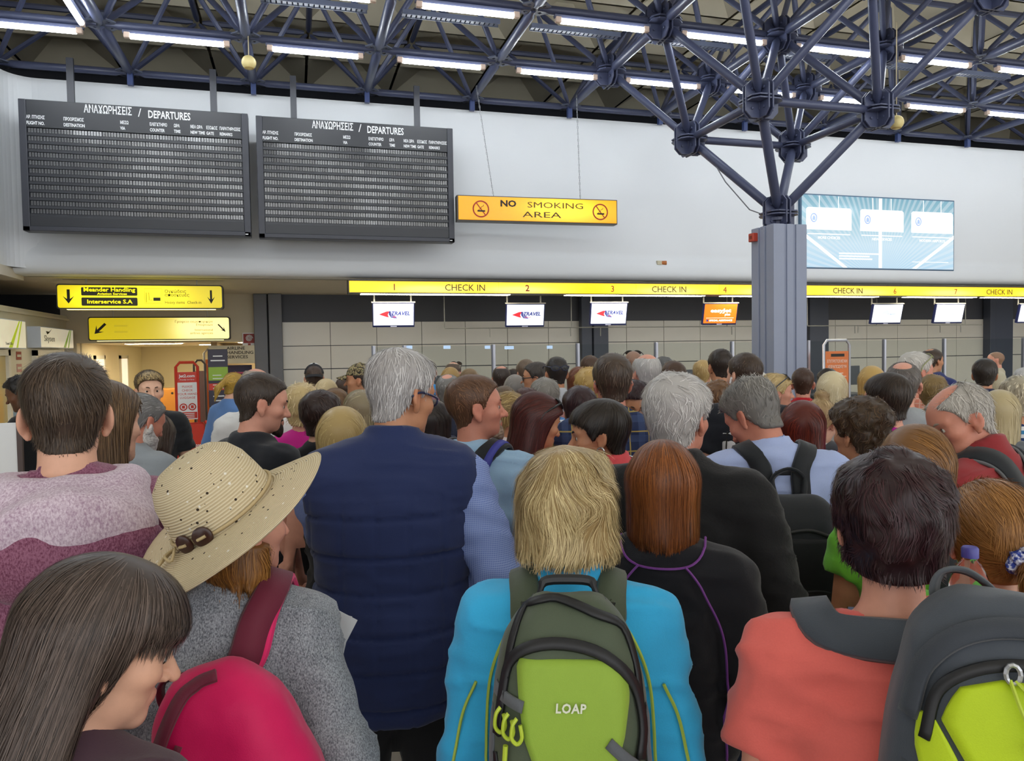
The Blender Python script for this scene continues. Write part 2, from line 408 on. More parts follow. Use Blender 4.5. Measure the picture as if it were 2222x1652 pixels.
def board(x0, x1, ztop, zbot, lab, poles):
    Y = 9.2; b = thing('departure_board', lab, 'board', (x0, Y, zbot)); w, h = x1-x0, ztop-zbot
    mb = MB().box((0, .02, 0), (w, .16, h)).box((0, -.02, 0), (.07, .03, h)).box((w-.07, -.02, 0), (w, .03, h)).box((0, -.02, 0), (w, .03, .05))
    mb.build('cabinet', frm, b, bevel=.006)
    MB().box((.07, -.012, h-.29), (w-.07, .03, h)).build('header_panel', hdr, b, bevel=.003)
    MB().box((.07, -.012, .05), (w-.07, .03, .155)).build('base_panel', hdr, b, bevel=.003)
    nr = 11; z0, z1 = .155, h-.29; dz = (z1-z0)/nr
    for r in range(nr):
        z = z0+r*dz; link('row_bar', ROWB, b, (.07, 0, z), None, ((w-.14)/2.14, 1, 1))
        for q in range(15):
            link('flap_window', FLAP, b, (.075+q*(w-.15)/15, .008, z+.03), (.02*math.sin(q*.8+r*.5+x0)+random.uniform(-.008, .008), 0, random.uniform(-.01, .01)), ((w-.15)/15/.1425, 1, (dz-.034)/.06))
    P = lambda n, t, x, z, s, **k: text(n, t, s, prt_w, b, (x, -.0135, z), **k)
    P('title', 'ΑΝΑΧΩΡΗΣΕΙΣ', .62, h-.1, .115, bold=.0022, width=.47); P('title', '/', 1.15, h-.11, .13); P('title', 'DEPARTURES', 1.25, h-.115, .115, bold=.0022, width=.43)
    for x, a, c, dz in ((.07, 'ΑΡ. ΠΤΗΣΗΣ', 'FLIGHT NO.', 0), (.42, 'ΠΡΟΟΡΙΣΜΟΣ', 'DESTINATION', 0), (.97, 'ΜΕΣΩ', 'VIA', 0), (1.265, 'ΕΛΕΓΚΤΗΡΙΟ', 'COUNTER', .0), (1.51, 'ΩΡΑ', 'TIME', 0), (1.68, 'ΝΕΑ ΩΡΑ', 'NEW TIME', 0), (1.845, 'ΕΞΟΔΟΣ', 'GATE', 0), (1.985, 'ΠΑΡΑΤΗΡΗΣΕΙΣ', 'REMARKS', 0)):
        P('column_title', a, x, h-.20, .048, bold=.0012, xs=.6); P('column_title', c, x, h-.262, .048, bold=.0012, xs=.66)
    MB().box((w-.06, -.0215, .016), (w-.03, -.02, .026)).build('maker_mark', prt_w, b)
    for p in poles: link('pole', POLE, b, (p, .12, h-.02), None, (1, 1, (FZ-zbot-h)/.62+.02))
board(-2.75, -.46, 4.553, 3.17, 'left black flap departure board hanging from the roof frame', (.47, 1.92))
board(-.375, 1.908, 4.54, 3.158, 'right black flap departure board beside the no smoking sign', (.42, 1.87))
# ------------------------------------------------ no smoking sign
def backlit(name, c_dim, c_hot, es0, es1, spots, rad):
    """glowing sign face, hot spots of inner lamps painted into the emission (object coordinates)"""
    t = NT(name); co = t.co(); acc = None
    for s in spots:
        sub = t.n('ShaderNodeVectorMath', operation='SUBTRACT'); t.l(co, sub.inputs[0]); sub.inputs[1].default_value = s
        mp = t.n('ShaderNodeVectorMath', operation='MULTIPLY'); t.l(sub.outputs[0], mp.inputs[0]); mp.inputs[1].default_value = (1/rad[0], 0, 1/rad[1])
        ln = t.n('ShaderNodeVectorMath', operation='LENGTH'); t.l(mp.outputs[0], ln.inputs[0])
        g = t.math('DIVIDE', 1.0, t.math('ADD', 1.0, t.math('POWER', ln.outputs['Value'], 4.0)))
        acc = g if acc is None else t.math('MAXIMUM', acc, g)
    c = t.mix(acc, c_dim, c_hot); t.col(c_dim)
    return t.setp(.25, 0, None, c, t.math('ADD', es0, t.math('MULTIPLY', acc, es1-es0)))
ns = thing('no_smoking_sign', 'orange yellow NO SMOKING AREA lightbox hanging on two chains', 'sign', (2.945, 9.0, 3.555), math.radians(-2.5))
MB().box((-1.03, .0, -.155), (1.03, .14, .155)).build('housing', mat('ns_frame', '#4a473f', .4), ns, bevel=.004)
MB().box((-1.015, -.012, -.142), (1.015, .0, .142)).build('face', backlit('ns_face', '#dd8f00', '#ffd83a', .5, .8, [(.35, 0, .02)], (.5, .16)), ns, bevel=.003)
text('lettering', 'NO', .105, prt_k, ns, (-.50, -.014, .03), bold=.004, width=.2)
text('lettering', 'SMOKING', .1, mat('print_olive', '#5c4a08', .6, var=0), ns, (-.16, -.014, .025), width=.72)
text('lettering', 'AREA', .1, mat('print_olive2', '#453a10', .6, var=0), ns, (-.22, -.014, -.095), width=.5)
def nosmoke(par, x, y, z, r):
    g = MB().path([(r*math.cos(a), 0, r*math.sin(a)) for a in np.linspace(0, 2*math.pi, 33)[:-1]], .1*r, 6, closed=True)
    g.path([(-r*.6, 0, r*.78), (r*.6, 0, -r*.78)], .08*r, 6); o = g.build('prohibition_ring', prt_r, par, loc=(x, y, z)); o.scale = (1, .12, 1)
    c = MB().box((-r*.45, -.001, -.35*r), (r*.55, .001, -.15*r)).path([(-.3*r, 0, -.1*r), (0, 0, .05*r), (.05*r, 0, .25*r), (.35*r, 0, .4*r), (.35*r, 0, .55*r)], .03*r, 5)
    c.build('cigarette', prt_k, par, loc=(x, y, z))
nosmoke(ns, -.74, -.015, -.01, .095); nosmoke(ns, .795, -.015, -.005, .095)
chm = mat('chain_steel', '#8a8c90', .4, .6)
for a, b in (((-.56, .07, .15), (-.75, .1, FZ-3.555)), ((.56, .07, .15), (.52, .05, FZ-3.555-.05))):
    a, b = Vector(a), Vector(b); n = 34; mb = MB()
    for i in range(n):
        p, q = a+(b-a)*(i/n), a+(b-a)*((i+.8)/n); off = Vector((.006, 0, 0)) if i % 2 else Vector((0, .006, 0))
        mb.path([p, p+off, q+off, q, q-off, p-off], .003, 4, closed=True)
    mb.build('chain', chm, ns)
# ------------------------------------------------ check-in header
ci = thing('check_in_sign', 'long yellow backlit CHECK IN header numbered along the counters', 'sign', (.655, 9.66, 2.57))
L = 12.6
MB().box((0, .03, -.005), (L, .2, .165)).box((0, -.008, .150), (L, .03, .168)).box((0, -.008, -.006), (L, .03, .006)).box((-.012, -.008, -.006), (0, .2, .168)).build('housing', mat('ci_frame', '#37352c', .5), ci)
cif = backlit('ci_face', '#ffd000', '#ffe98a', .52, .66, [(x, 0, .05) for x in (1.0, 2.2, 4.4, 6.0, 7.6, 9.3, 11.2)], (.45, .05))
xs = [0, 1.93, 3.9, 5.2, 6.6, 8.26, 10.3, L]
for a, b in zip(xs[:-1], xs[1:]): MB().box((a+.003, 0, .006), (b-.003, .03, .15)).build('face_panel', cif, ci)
for a, b in ((.15, 2.1), (2.9, 5.0), (5.3, 8.0), (8.55, 9.9), (10.1, 12.3)): MB().box((a, .04, -.012), (b, .17, -.005)).build('diffuser', glow('ci_diffuser', (1, .94, .76), 15), ci)
def ciw(x, s, m, **k):
    p = aY(x, 627, 9.65); return text('lettering', s, .118, m, ci, (p[0]-.655, -.0015, .036), align='CENTER', **k)
dk = mat('print_olive3', '#4d430e', .6, var=0); rd = mat('print_rust', '#b5470e', .6, var=0)
for x, s in ((856, '1'), (1145, '2'), (1330, '3'), (1574, '4'), (1943, '6'), (2075, '7')): ciw(x, s, prt_r if s in '12' else rd, bold=.002 if s == '2' else 0)
for x in (1010, 1453, 1841, 2170): ciw(x, 'CHECK IN', dk, bold=.0006 if x == 1841 else 0)
# ------------------------------------------------ counter monitors
scw = glow('screen_white', (.86, .90, 1.0), .52); sco = glow('screen_orange', (1.0, .16, .01), .62)
bez = mat('bezel_blue', '#20264f', .35, var=0); pipe = mat('pipe_cream', '#c3beb0', .45)
red_em = glow('logo_red', (.75, .03, .04), .45); navy_em = glow('logo_navy', (.04, .05, .24), .4); wht_em = glow('logo_white', (1, .9, .82), .8); pale_em = glow('logo_pale', (.18, .24, .6), .45)
def monitor(px, py, kind, lab, w=.545, h=.325):
    p = aY(px, py, 9.95); p[1] = 9.95
    m = thing('monitor', lab, 'monitor', p); tilt = math.radians(14)
    piv = link('display', MB().box((-w/2, 0, -h/2), (w/2, .05, h/2)).data('display', bez, bevel=.006), m, None, (tilt, 0, math.radians(-4)))
    MB().box((-w/2+.014, -.003, -h/2+.028), (w/2-.014, .0, h/2-.012)).build('screen', sco if kind == 'o' else scw, piv)
    MB().box((-w/2-.01, .0, h/2), (w/2+.01, .03, h/2+.012)).build('top_rail', pipe, piv)
    MB().box((-.04, -.004, -h/2+.006), (.04, 0, -h/2+.018)).build('maker_strip', mat('mark_pale', '#b9bcd8', .5), piv)
    if kind == 't':
        s = link('logo_wing', MB().prism([(-.19, .01), (-.09, .05), (-.055, .05), (-.075, .005), (-.06, -.03), (-.1, -.02)], 'y', -.006, -.003).data('logo_wing', red_em), piv)
        MB().prism([(-.07, .05), (-.045, .055), (-.062, .01), (-.03, -.035), (.05, -.045), (-.035, -.028), (-.052, .01), (-.035, .052), (-.045, .055), (-.075, .01), (-.06, -.03), (-.08, .0)][:8], 'y', -.006, -.003).build('logo_arc', navy_em, piv)
        text('lettering', 'TRAVEL', .07, navy_em, piv, (-.035, -.005, -.0), bold=.0022, shear=.25, width=.24)
        text('lettering', 'service', .03, red_em, piv, (-.01, -.005, -.03), shear=.25)
    elif kind == 'o':
        text('lettering', 'easyJet', .075, wht_em, piv, (0, -.005, .03), bold=.0025, align='CENTER', width=.33); text('lettering', 'plus', .055, wht_em, piv, (.07, -.005, -.02), bold=.001)
        MB().box((-.22, -.005, -.058), (.22, -.003, -.054)).build('rule', wht_em, piv)
        text('lettering', 'SPECIAL ASSISTANCE', .035, wht_em, piv, (-.17, -.005, -.105), bold=.0012, width=.37); MB().box((-.215, -.005, -.108), (-.185, -.003, -.078)).build('pictogram', navy_em, piv)
    else:
        text('lettering', 'Fraport', .05, pale_em, piv, (-.0, -.005, -.01), shear=.2)
        MB().path([(-.09, -.005, -.005), (-.07, -.005, .03), (-.02, -.005, .05), (.02, -.005, .045), (-.01, -.005, .03), (-.03, -.005, .0)], .003, 4).path([(-.06, -.005, 0), (-.05, -.005, .02), (-.03, -.005, .03)], .003, 4).build('logo_arc', pale_em, piv)
    for s in (-1, 1):
        MB().path([(s*.24, .06, ZS-p[2]), (s*.24, .06, .16), (s*.22, .03, .12)], .011, 8).build('bracket', pipe, m, smooth='auto')
for px, py, k, lab in ((854, 684, 't', 'white TRAVEL screen hanging below number 1, leftmost of the screens'), (1140, 685, 't', 'white TRAVEL screen hanging below number 2, middle one of three'),
                       (1321, 682, 't', 'white TRAVEL screen hanging below number 3 in front of the pillar'), (1563, 682, 'o', 'orange special assistance screen hanging left of the grey column'),
                       (1925, 682, 'f', 'pale blue logo screen with its bracket, below the six'), (2060, 681, 'f', 'pale blue logo screen, second right of the column'), (2240, 681, 'f', 'pale screen cut by the right edge of the picture')):
    monitor(px, py, k, lab)
# hanging rails over the belt
railm = mat('rail_grey', '#8b8a84', .4, .3)
for (x0, x1, drops, lab) in ((965, 1638, (1063, 1238, 1303, 1588), 'thin grey rail hung over the counters left of the column'), (1752, 2130, (1855, 1862, 2040, 2085), 'thin grey rail hung over the counters right of the column')):
    a, b = aY(x0, 721, 10.6), aY(x1, 716, 10.6); r = thing('hanging_rail', lab, 'rail', (a[0], 10.6, 2.15)); Lx = b[0]-a[0]
    MB().tube((0, 0, 0), (Lx, 0, 0), .009, n=6).build('bar', railm, r)
    for q in (0, Lx*.38, Lx*.9): MB().tube((q, 0, 0), (q, 0, ZS-2.15), .008, n=6).build('hanger', railm, r)
    for d in drops: q = aY(d, 720, 10.6)[0]-a[0]; MB().tube((q, 0, 0), (q, 0, -.13), .008, n=6).build('drop', railm, r)
# ------------------------------------------------ glass screens on posts
alu = mat('alu_post', '#b4b6bf', .35, .5); dkp = mat('post_dark', '#6c6f7a', .4, .2)
def glassm():
    t = NT('screen_glass'); t.col('#dfeee8'); t.b.inputs['Transmission Weight'].default_value = 1; t.b.inputs['IOR'].default_value = 1.0; 
    t.b.inputs['Alpha'].default_value = .30; t.b.inputs['Base Color'].default_value = (.5, .6, .57, 1); return t.setp(.05)
gl = glassm()
gs = thing('glass_screen', 'row of clear glass panes on metal posts before the counters', 'screen', (0, 9.25, 0))
GX = []
for x in (812, 879, 1072, 1255, 1425, 1590, 1755, 1920, 2050, 2222): GX.append(aY(x, 740, 9.25)[0])
PST = MB().box((-.02, -.02, 0), (.012, .02, 1.9)).data('post', alu, bevel=.003); PS2 = MB().box((-.035, -.018, 0), (-.021, .018, 1.9)).data('post_edge', dkp)
for i, x in enumerate(GX):
    link('post', PST, gs, (x, 0, 0)); link('post_edge', PS2, gs, (x, 0, 0))
    if i: MB().box((GX[i-1]+.015, -.005, .2), (x-.037, .005, 1.885)).build('pane', gl, gs)
notem = glow('note_glow', (.45, .62, .85), .25)  # paper given a faint glow of its own, no lamp behind
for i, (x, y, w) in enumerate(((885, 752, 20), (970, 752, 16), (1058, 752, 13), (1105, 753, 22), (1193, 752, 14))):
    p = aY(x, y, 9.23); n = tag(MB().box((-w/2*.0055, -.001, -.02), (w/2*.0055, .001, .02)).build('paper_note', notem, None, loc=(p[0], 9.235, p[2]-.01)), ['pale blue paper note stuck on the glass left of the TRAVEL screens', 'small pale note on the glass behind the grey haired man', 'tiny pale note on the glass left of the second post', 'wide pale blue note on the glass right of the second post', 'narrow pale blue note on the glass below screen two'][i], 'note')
# ------------------------------------------------ check-in desks
deskm = mat('desk_grey', '#7b7d82', .4); desktop = mat('desk_top', '#4a4c52', .35)
for i, x in enumerate((1.6, 2.9, 4.2, 5.5, 6.9, 8.2, 9.6, 11.0)):
    d = thing('check_in_desk', 'grey check-in desk behind the glass, number %s from the left' % ('one', 'two', 'three', 'four', 'five', 'six', 'seven', 'eight')[i], 'desk', (x, 9.9, 0))
    MB().box((-.5, 0, 0), (.5, .5, 1.02)).build('body', deskm, d, bevel=.01); MB().box((-.55, -.05, 1.02), (.55, .55, 1.06)).build('top', desktop, d, bevel=.006)
    MB().box((.1, .1, 1.06), (.14, .2, 1.3)).box((-.12, .1, 1.2), (.36, .14, 1.5)).build('terminal', desktop, d, bevel=.006)
# ------------------------------------------------ lightbox advert on the wall
def rays():
    t = NT('advert_rays'); co = t.co(); sp = t.n('ShaderNodeSeparateXYZ'); t.l(co, sp.inputs[0])
    ang = t.math('ARCTAN2', sp.outputs[0], t.math('ADD', sp.outputs[2], .75))
    st = t.math('SINE', t.math('MULTIPLY', ang, 95.0)); st = t.math('GREATER_THAN', st, .1)
    up = t.math('MULTIPLY_ADD', sp.outputs[2], .9, .5)
    base = t.ramp(up, [(0, '#bfe2fa'), (.35, '#d6eefc'), (.7, '#a6d0de'), (1, '#78aabc')])
    c = t.mix(t.math('MULTIPLY', st, .55), base, '#ffffff', 'MIX'); c2 = t.mix(.35, c, base)
    t.col('#4c6a78'); return t.setp(.12, 0, None, c2, .46)
ad = thing('advert_lightbox', 'pale blue backlit advert panel with three white cards on the wall', 'lightbox', (8.66, 9.69, 3.53))
MB().box((-1.42, 0, -.555), (1.42, .06, .555)).build('housing', mat('ad_frame', '#3c5c78', .3), ad, bevel=.006)
MB().box((-1.40, -.006, -.535), (1.40, 0, .535)).build('face', rays(), ad)
wh = mat('advert_white', '#8a9094', .3, 0, 0, emit=(1, 1, 1), es=.56); _wh = glow('advert_spare', (1, 1, 1), .6); bl = glow('advert_blue', (.3, .4, .8), .4)
MB().box((-.03, -.009, -.53), (.03, -.006, .53)).build('beam', wh, ad)
for i, cx in enumerate((-.93, .03, .98)):
    c = [(-.4, -.165), (.4, -.165), (.4, .14), (.37, .165), (-.37, .165), (-.4, .14)]
    MB().prism([(cx+u, .19+v) for u, v in c], 'y', -.012, -.006).build('card', wh, ad)
    g = MB().path([(cx-.27+.05*math.cos(a), -.014, .2+.06*math.sin(a)) for a in np.linspace(0, 2*math.pi, 17)[:-1]], .008, 4, closed=True)
    g.prism([(cx-.295+.05*u, .165+.07*v) for u, v in ((0, 0), (1, 0), (1, .6), (.6, 1), (.2, .8))], 'y', -.015, -.012); g.build('icon', bl, ad)
    for q in (-.17, .17): MB().box((cx+q-.006, -.009, .355), (cx+q+.006, -.006, .53)).build('card_hanger', wh, ad)
    MB().box((cx-.38, -.009, -.045), (cx+.38, -.006, -.03)).build('card_bar', wh, ad)  # plain white bar below each card
    text('lettering', ('MORE CHOICES', 'NEW SERVICES', 'MODERN AIRPORTS')[i], .055, wh, ad, (cx, -.009, -.11), align='CENTER', bold=.0015)
for i, z in enumerate((-.33, -.37, -.41)): MB().box((-.75, -.009, z), (-.75+(.75, .55, .6)[i], -.006, z+.022)).build('caption_line', wh, ad)
for s in (-1, 1): MB().prism([(s*.6, -.53), (s*1.4, .0), (s*1.4, -.06), (s*.68, -.53)], 'y', -.0085, -.006).build('light_ray', glow('advert_soft', (.92, .97, 1), .5), ad)
MB().box((.6, -.009, -.43), (1.3, -.006, -.42)).build('caption_line', wh, ad)
# ------------------------------------------------ smoke sensor on the wall
se = thing('wall_sensor', 'small cream and orange sensor mounted on the white wall', 'sensor', (4.954, 9.72, 3.02))
MB().box((-.06, -.03, -.03), (.02, .03, .03)).build('body', mat('sensor_cream', '#b9b29a', .5), se, bevel=.01); MB().tube((.02, 0, 0), (.09, -.02, 0), .03, n=12).build('lens', mat('sensor_orange', '#b06a34', .3), se, smooth='auto')
# ------------------------------------------------ yellow direction signs
yd, yh = '#c9b400', '#ffe600'
blk = mat('sign_plate', '#39381f', .5, var=0); yem = glow('letter_yellow', (1, .86, .0), .95)
def ysign(x0, y0, x1, y1, Y, lab, spots, rad, hot):
    a, b = aY(x0, y0, Y), aY(x1, y1, Y); w, h = b[0]-a[0], a[2]-b[2]
    s = thing('direction_sign', lab, 'sign', ((a[0]+b[0])/2, Y, (a[2]+b[2])/2))
    MB().prism(rrect(w, h, .03), 'y', 0, .13).build('housing', mat('ys_frame', '#2d2b1c', .45), s)
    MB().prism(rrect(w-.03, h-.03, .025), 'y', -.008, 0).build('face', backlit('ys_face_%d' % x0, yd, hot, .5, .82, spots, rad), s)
    MB().box((-w/2+.1, .03, -h/2-.006), (w/2-.1, .1, -h/2)).build('diffuser', glow('ys_diffuser', (1, .86, .3), 2.0), s)
    MB().tube((-w/3, .06, h/2), (-w/3, .06, ZS-s.location.z), .01, n=6).build('hanger', pipe, s); MB().tube((w/3, .06, h/2), (w/3, .06, ZS-s.location.z), .01, n=6).build('hanger', pipe, s)
    return s, w, h
def arrow(par, x, z, L, ang, wd=.02):
    A = [(-wd/2, L/2), (wd/2, L/2), (wd/2, -L*.18), (wd*1.9, L*.02), (0, -L/2), (-wd*1.9, L*.02), (-wd/2, -L*.18)]
    ca, sa = math.cos(ang), math.sin(ang)
    MB().prism([(x+u*ca-v*sa, z+u*sa+v*ca) for u, v in A], 'y', -.011, -.008).build('arrow', prt_k, par)
s, w, h = ysign(121, 616, 485, 671, 10.3, 'upper yellow sign with two down arrows and a heavy items note', [(-.35, 0, -.02), (.05, 0, .0)], (.5, .2), '#ffee20')
arrow(s, -.81, 0, .17, 0, .032); arrow(s, .8, 0, .17, 0, .024)
for z, t1, t2, wd in ((.062, 'Meander Handling', 'Aviation Services', .57), (-.062, 'Interservice S.A', None, .5)):
    MB().prism(rrect(.62, .1, .012, 3, -.36, z), 'y', -.0115, -.008).build('plate', blk, s)
    text('lettering', t1, .068, yem, s, (-.36, -.0125, z+(.0 if t2 else -.022)), align='CENTER', bold=.0009, width=wd)
    if t2: text('lettering', t2, .036, yem, s, (-.33, -.0125, z-.04), align='CENTER', bold=.0006, width=.33)
dy = mat('print_dim', '#6b6110', .6, var=0); dy2 = mat('print_yellowish', '#c9a800', .6, var=0)
text('lettering', 'Ογκώδεις', .055, dy, s, (.26, -.0095, .05)); text('lettering', 'αποσκευές', .055, dy, s, (.26, -.0095, .005)); text('lettering', 'Heavy items  Check-in', .05, dy, s, (.26, -.0095, -.085), width=.42)
MB().box((.13, -.011, -.05), (.21, -.008, -.01)).build('pictogram', blk, s)
MB().path([(.05, -.009, -.07), (.05, -.009, .05), (.08, -.009, .05), (.08, -.009, -.04), (.12, -.009, -.04)], .003, 4).path([(.03, -.009, -.08), (.03, -.009, .1), (.23, -.009, .1), (.23, -.009, -.08), (.03, -.009, -.08)], .0015, 4).build('pictogram', dy2, s)
s, w, h = ysign(190, 688, 500, 737, 11.8, 'lower yellow sign with diagonal arrows above the passage', [(.5, 0, 0), (.8, 0, 0)], (.35, .3), '#fff2a0')
arrow(s, -.78, 0, .2, math.radians(-45), .034); arrow(s, .82, .0, .15, math.radians(42), .018)
for z_, w_ in ((.04, .17), (-.045, .17)): MB().box((-.6, -.0095, z_-.012), (-.6+w_, -.008, z_+.012)).build('text_line', glow('print_fade', (.55, .44, .01), .42), s)
for i, tx in enumerate(('Γραφεία αεροπορικών', 'Εταιρειών', 'International', 'airlines agencies')): text('lettering', tx, .048, dy2, s, (.7, -.0095, .08-(.045*i+(.03 if i > 1 else 0))), align='RIGHT')
# ---------------------------------------------------------------- passage and shops on the left
warm = glow('panel_warm', (1.0, .86, .58), 26.0)
for i, (x0, x1, y0) in enumerate(((-2.6, -1.8, 13.2), (-1.7, -1.0, 14.9), (-.9, -.4, 16.1), (-.9, -.1, 13.0))):
    l = thing('ceiling_light', ('warm ceiling panel light just inside the passage at left', 'warm ceiling panel light in the middle of the passage', 'small warm ceiling panel light deepest in the passage', 'warm ceiling panel light above the airline handling sign')[i], 'light', (x0, y0, 2.02))
    MB().box((0, 0, 0), (x1-x0, .3, .01)).build('diffuser', warm, l); MB().box((-.02, -.02, .004), (x1-x0+.02, 0, .012)).box((-.02, .3, .004), (x1-x0+.02, .32, .012)).build('frame', prt_w, l)
def shop_sign(y0, y1, z0, z1, lab, word, sub, green):
    s = thing('shop_sign', lab, 'sign', (-3.1, (y0+y1)/2, (z0+z1)/2)); w, h = y1-y0, z1-z0
    MB().box((-.15, -w/2, -h/2), (0, w/2, h/2)).build('box', mat('shop_box', '#c4ccd8', .5), s)
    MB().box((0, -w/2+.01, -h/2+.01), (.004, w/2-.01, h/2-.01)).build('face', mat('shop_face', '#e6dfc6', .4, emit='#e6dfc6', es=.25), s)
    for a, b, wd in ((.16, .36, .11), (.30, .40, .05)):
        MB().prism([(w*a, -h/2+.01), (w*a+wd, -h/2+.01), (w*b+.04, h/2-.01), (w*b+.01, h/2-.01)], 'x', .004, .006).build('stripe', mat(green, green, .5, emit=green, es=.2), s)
    R = (HP, 0, HP)
    if word: text('lettering', word, .11, mat('print_grey', '#6d6a5c', .6, var=0), s, (.006, -w*.42, -.05), R, width=w*.3)
    if sub: text('lettering', sub, .045, mat('print_grey', '#6d6a5c', .6, var=0), s, (.006, w*.1, -h/2+.04), R)
    if word: MB().prism([(-w*.33, .04), (-w*.28, .055), (-w*.2, .11), (-w*.27, .075), (-w*.36, .08)], 'x', .005, .007).build('bird_mark', prt_k, s)
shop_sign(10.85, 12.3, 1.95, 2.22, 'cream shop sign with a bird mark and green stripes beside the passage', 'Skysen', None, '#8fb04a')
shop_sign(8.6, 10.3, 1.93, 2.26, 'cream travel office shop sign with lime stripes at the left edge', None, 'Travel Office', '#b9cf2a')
frw = mat('door_frame', '#ddd8c8', .45)
def glass_door(y0, y1, n):
    d = link('door_%d' % n, MB().box((-3.25, y0, 0), (-3.2, y0+.07, 1.92)).box((-3.25, y1-.07, 0), (-3.2, y1, 1.92)).box((-3.25, y0, 1.85), (-3.2, y1, 1.92)).box((-3.25, y0, 1.0), (-3.2, y1, 1.08)).data('door', frw)); d['kind'] = 'structure'
    MB().box((-3.245, y0+.07, .05), (-3.235, y1-.07, 1.85)).build('pane', mat('door_glass', '#c7b071', .15, var=.2, vs=1.2), d)
    return d
glass_door(8.9, 10.1, 1); d = glass_door(11.0, 12.3, 2); d.children[0].data.materials[0] = mat('shop_shutter', '#d2c8a8', .5)
stk = [('#6b5d84', '#c5a83a', 1.55, 10.42), ('#a33b2b', '#d9d3c0', 1.85, 10.5), ('#b7c48c', '#b7c48c', 1.98, 10.4), ('#86a6c4', '#86a6c4', 1.2, 10.28), ('#c7b03a', '#4a4a3a', .95, 10.4), ('#c98f86', '#d9d3c0', 1.7, 10.5)]
for i, (c1, c2, z, y) in enumerate(stk):
    s = thing('wall_sticker', ('purple and yellow logo sticker', 'small red logo sticker', 'pale green key shaped sticker', 'light blue panel sticker', 'little yellow sticker', 'faint pink logo sticker')[i]+' on the cream shop wall', 'sticker', (-3.248, y, z))
    hh = .32 if i == 3 else .05
    MB().box((0, -.07, -hh), (.003, .1, hh)).build('backing', mat('stk'+c1, c1, .6), s)
    MB().box((.003, -.05, -.015), (.005, .08, .015)).build('band', mat('stk'+c2, c2, .6), s)
# inside the passage
bo = thing('airplane_poster', 'blue poster of an orange airplane on the passage end wall', 'poster', (-.8, 17.27, 1.62))
MB().box((-.31, 0, -.39), (.31, .02, .39)).build('sheet', mat('poster_sky', '#6f93a8', .5, var=.3, vs=1.5), bo)
MB().lathe([(.045*math.sin(a), -.3*math.cos(a)) for a in np.linspace(0, math.pi, 9)], n=10).build('airplane_print', mat('plane_orange', '#c4702e', .5), bo, loc=(.05, -.012, .06), rot=(0, HP, 0)).scale = (1, .2, 1)
dr = link('door_3', MB().box((-.35, 17.24, 0), (.75, 17.29, 1.86)).data('door', mat('door_white', '#eee9d4', .5))); dr['kind'] = 'structure'
MB().box((.6, 17.2, .95), (.68, 17.24, 1.0)).build('door_handle', chm, dr)
struct('trim_20', MB().box((-3.1, 17.25, .92), (-.4, 17.3, 1.0)), mat('rail_cream', '#d8d0b6', .5))
for i, y in enumerate((13.4, 15.2)):
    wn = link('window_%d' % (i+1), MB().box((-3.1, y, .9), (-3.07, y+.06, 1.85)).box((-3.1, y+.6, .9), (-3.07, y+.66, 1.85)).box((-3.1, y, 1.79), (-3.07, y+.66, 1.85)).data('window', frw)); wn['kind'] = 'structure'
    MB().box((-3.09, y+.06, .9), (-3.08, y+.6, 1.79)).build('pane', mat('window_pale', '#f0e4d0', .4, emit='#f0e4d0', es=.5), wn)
ob = thing('orange_cabinet', 'orange wooden box with a row of round holes in the passage', 'cabinet', (-2.1, 14.2, 0))
MB().box((-.55, -.2, .55), (.45, .2, 1.27)).build('body', mat('cab_orange', '#b8792c', .5), ob, bevel=.01)
for q in range(5): MB().tube((-.4+q*.15, -.205, 1.19), (-.4+q*.15, -.2, 1.19), .02, n=10).build('hole', prt_k, ob)
for q in (-.5, .4): MB().box((q-.02, -.15, 0), (q+.02, .15, .55)).build('leg', blackm, ob)
MB().tube((-.25, 0, 1.27), (-.25, 0, 1.43), .008, n=6).tube((-.27, 0, 1.4), (-.23, 0, 1.4), .03, n=10).build('stick', prt_k, ob)
# airline handling panel and hose sign
ah = thing('airline_handling_sign', 'cream AIRLINE HANDLING SERVICES sign panel at the right of the passage', 'sign', (-.93, 12.45, 1.86))
MB().box((-.36, 0, -.17), (.31, .04, .11)).build('panel', mat('ah_cream', '#d9cfb4', .5), ah)
for i, tx in enumerate(('AIRLINE', 'HANDLING', 'SERVICES')): text('lettering', tx, .066, mat('print_dark', '#3b342a', .6, var=0), ah, (-.1, -.002, .045-.068*i), bold=.001, xs=1.15)
MB().path([(-.3, -.003, -.1), (-.3, -.003, .05), (-.14, -.003, .05), (-.14, -.003, -.1), (-.3, -.003, -.03), (-.14, -.003, -.03)], .004, 4).build('pictogram', _M['print_dark'], ah)
hs = thing('fire_hose_sign', 'small red fire hose sign with a white coil on the grey pillar', 'sign', (-.70, 12.525, 2.045))
MB().box((-.1, 0, -.12), (.1, .02, .12)).build('plate', prt_w, hs); MB().box((-.085, -.003, -.04), (.085, 0, .105)).build('field', mat('hose_red', '#8f2418', .5), hs)
MB().path([(.055*(1-t/30)*math.cos(t*.75), -.005, .035+.055*(1-t/30)*math.sin(t*.75)) for t in range(28)], .005, 4).build('coil', prt_w, hs)
MB().prism([(-.02, -.045), (.02, -.045), (.02, -.075), (.045, -.075), (0, -.11), (-.045, -.075), (-.02, -.075)], 'y', -.004, 0).build('arrow', _M['hose_red'], hs)
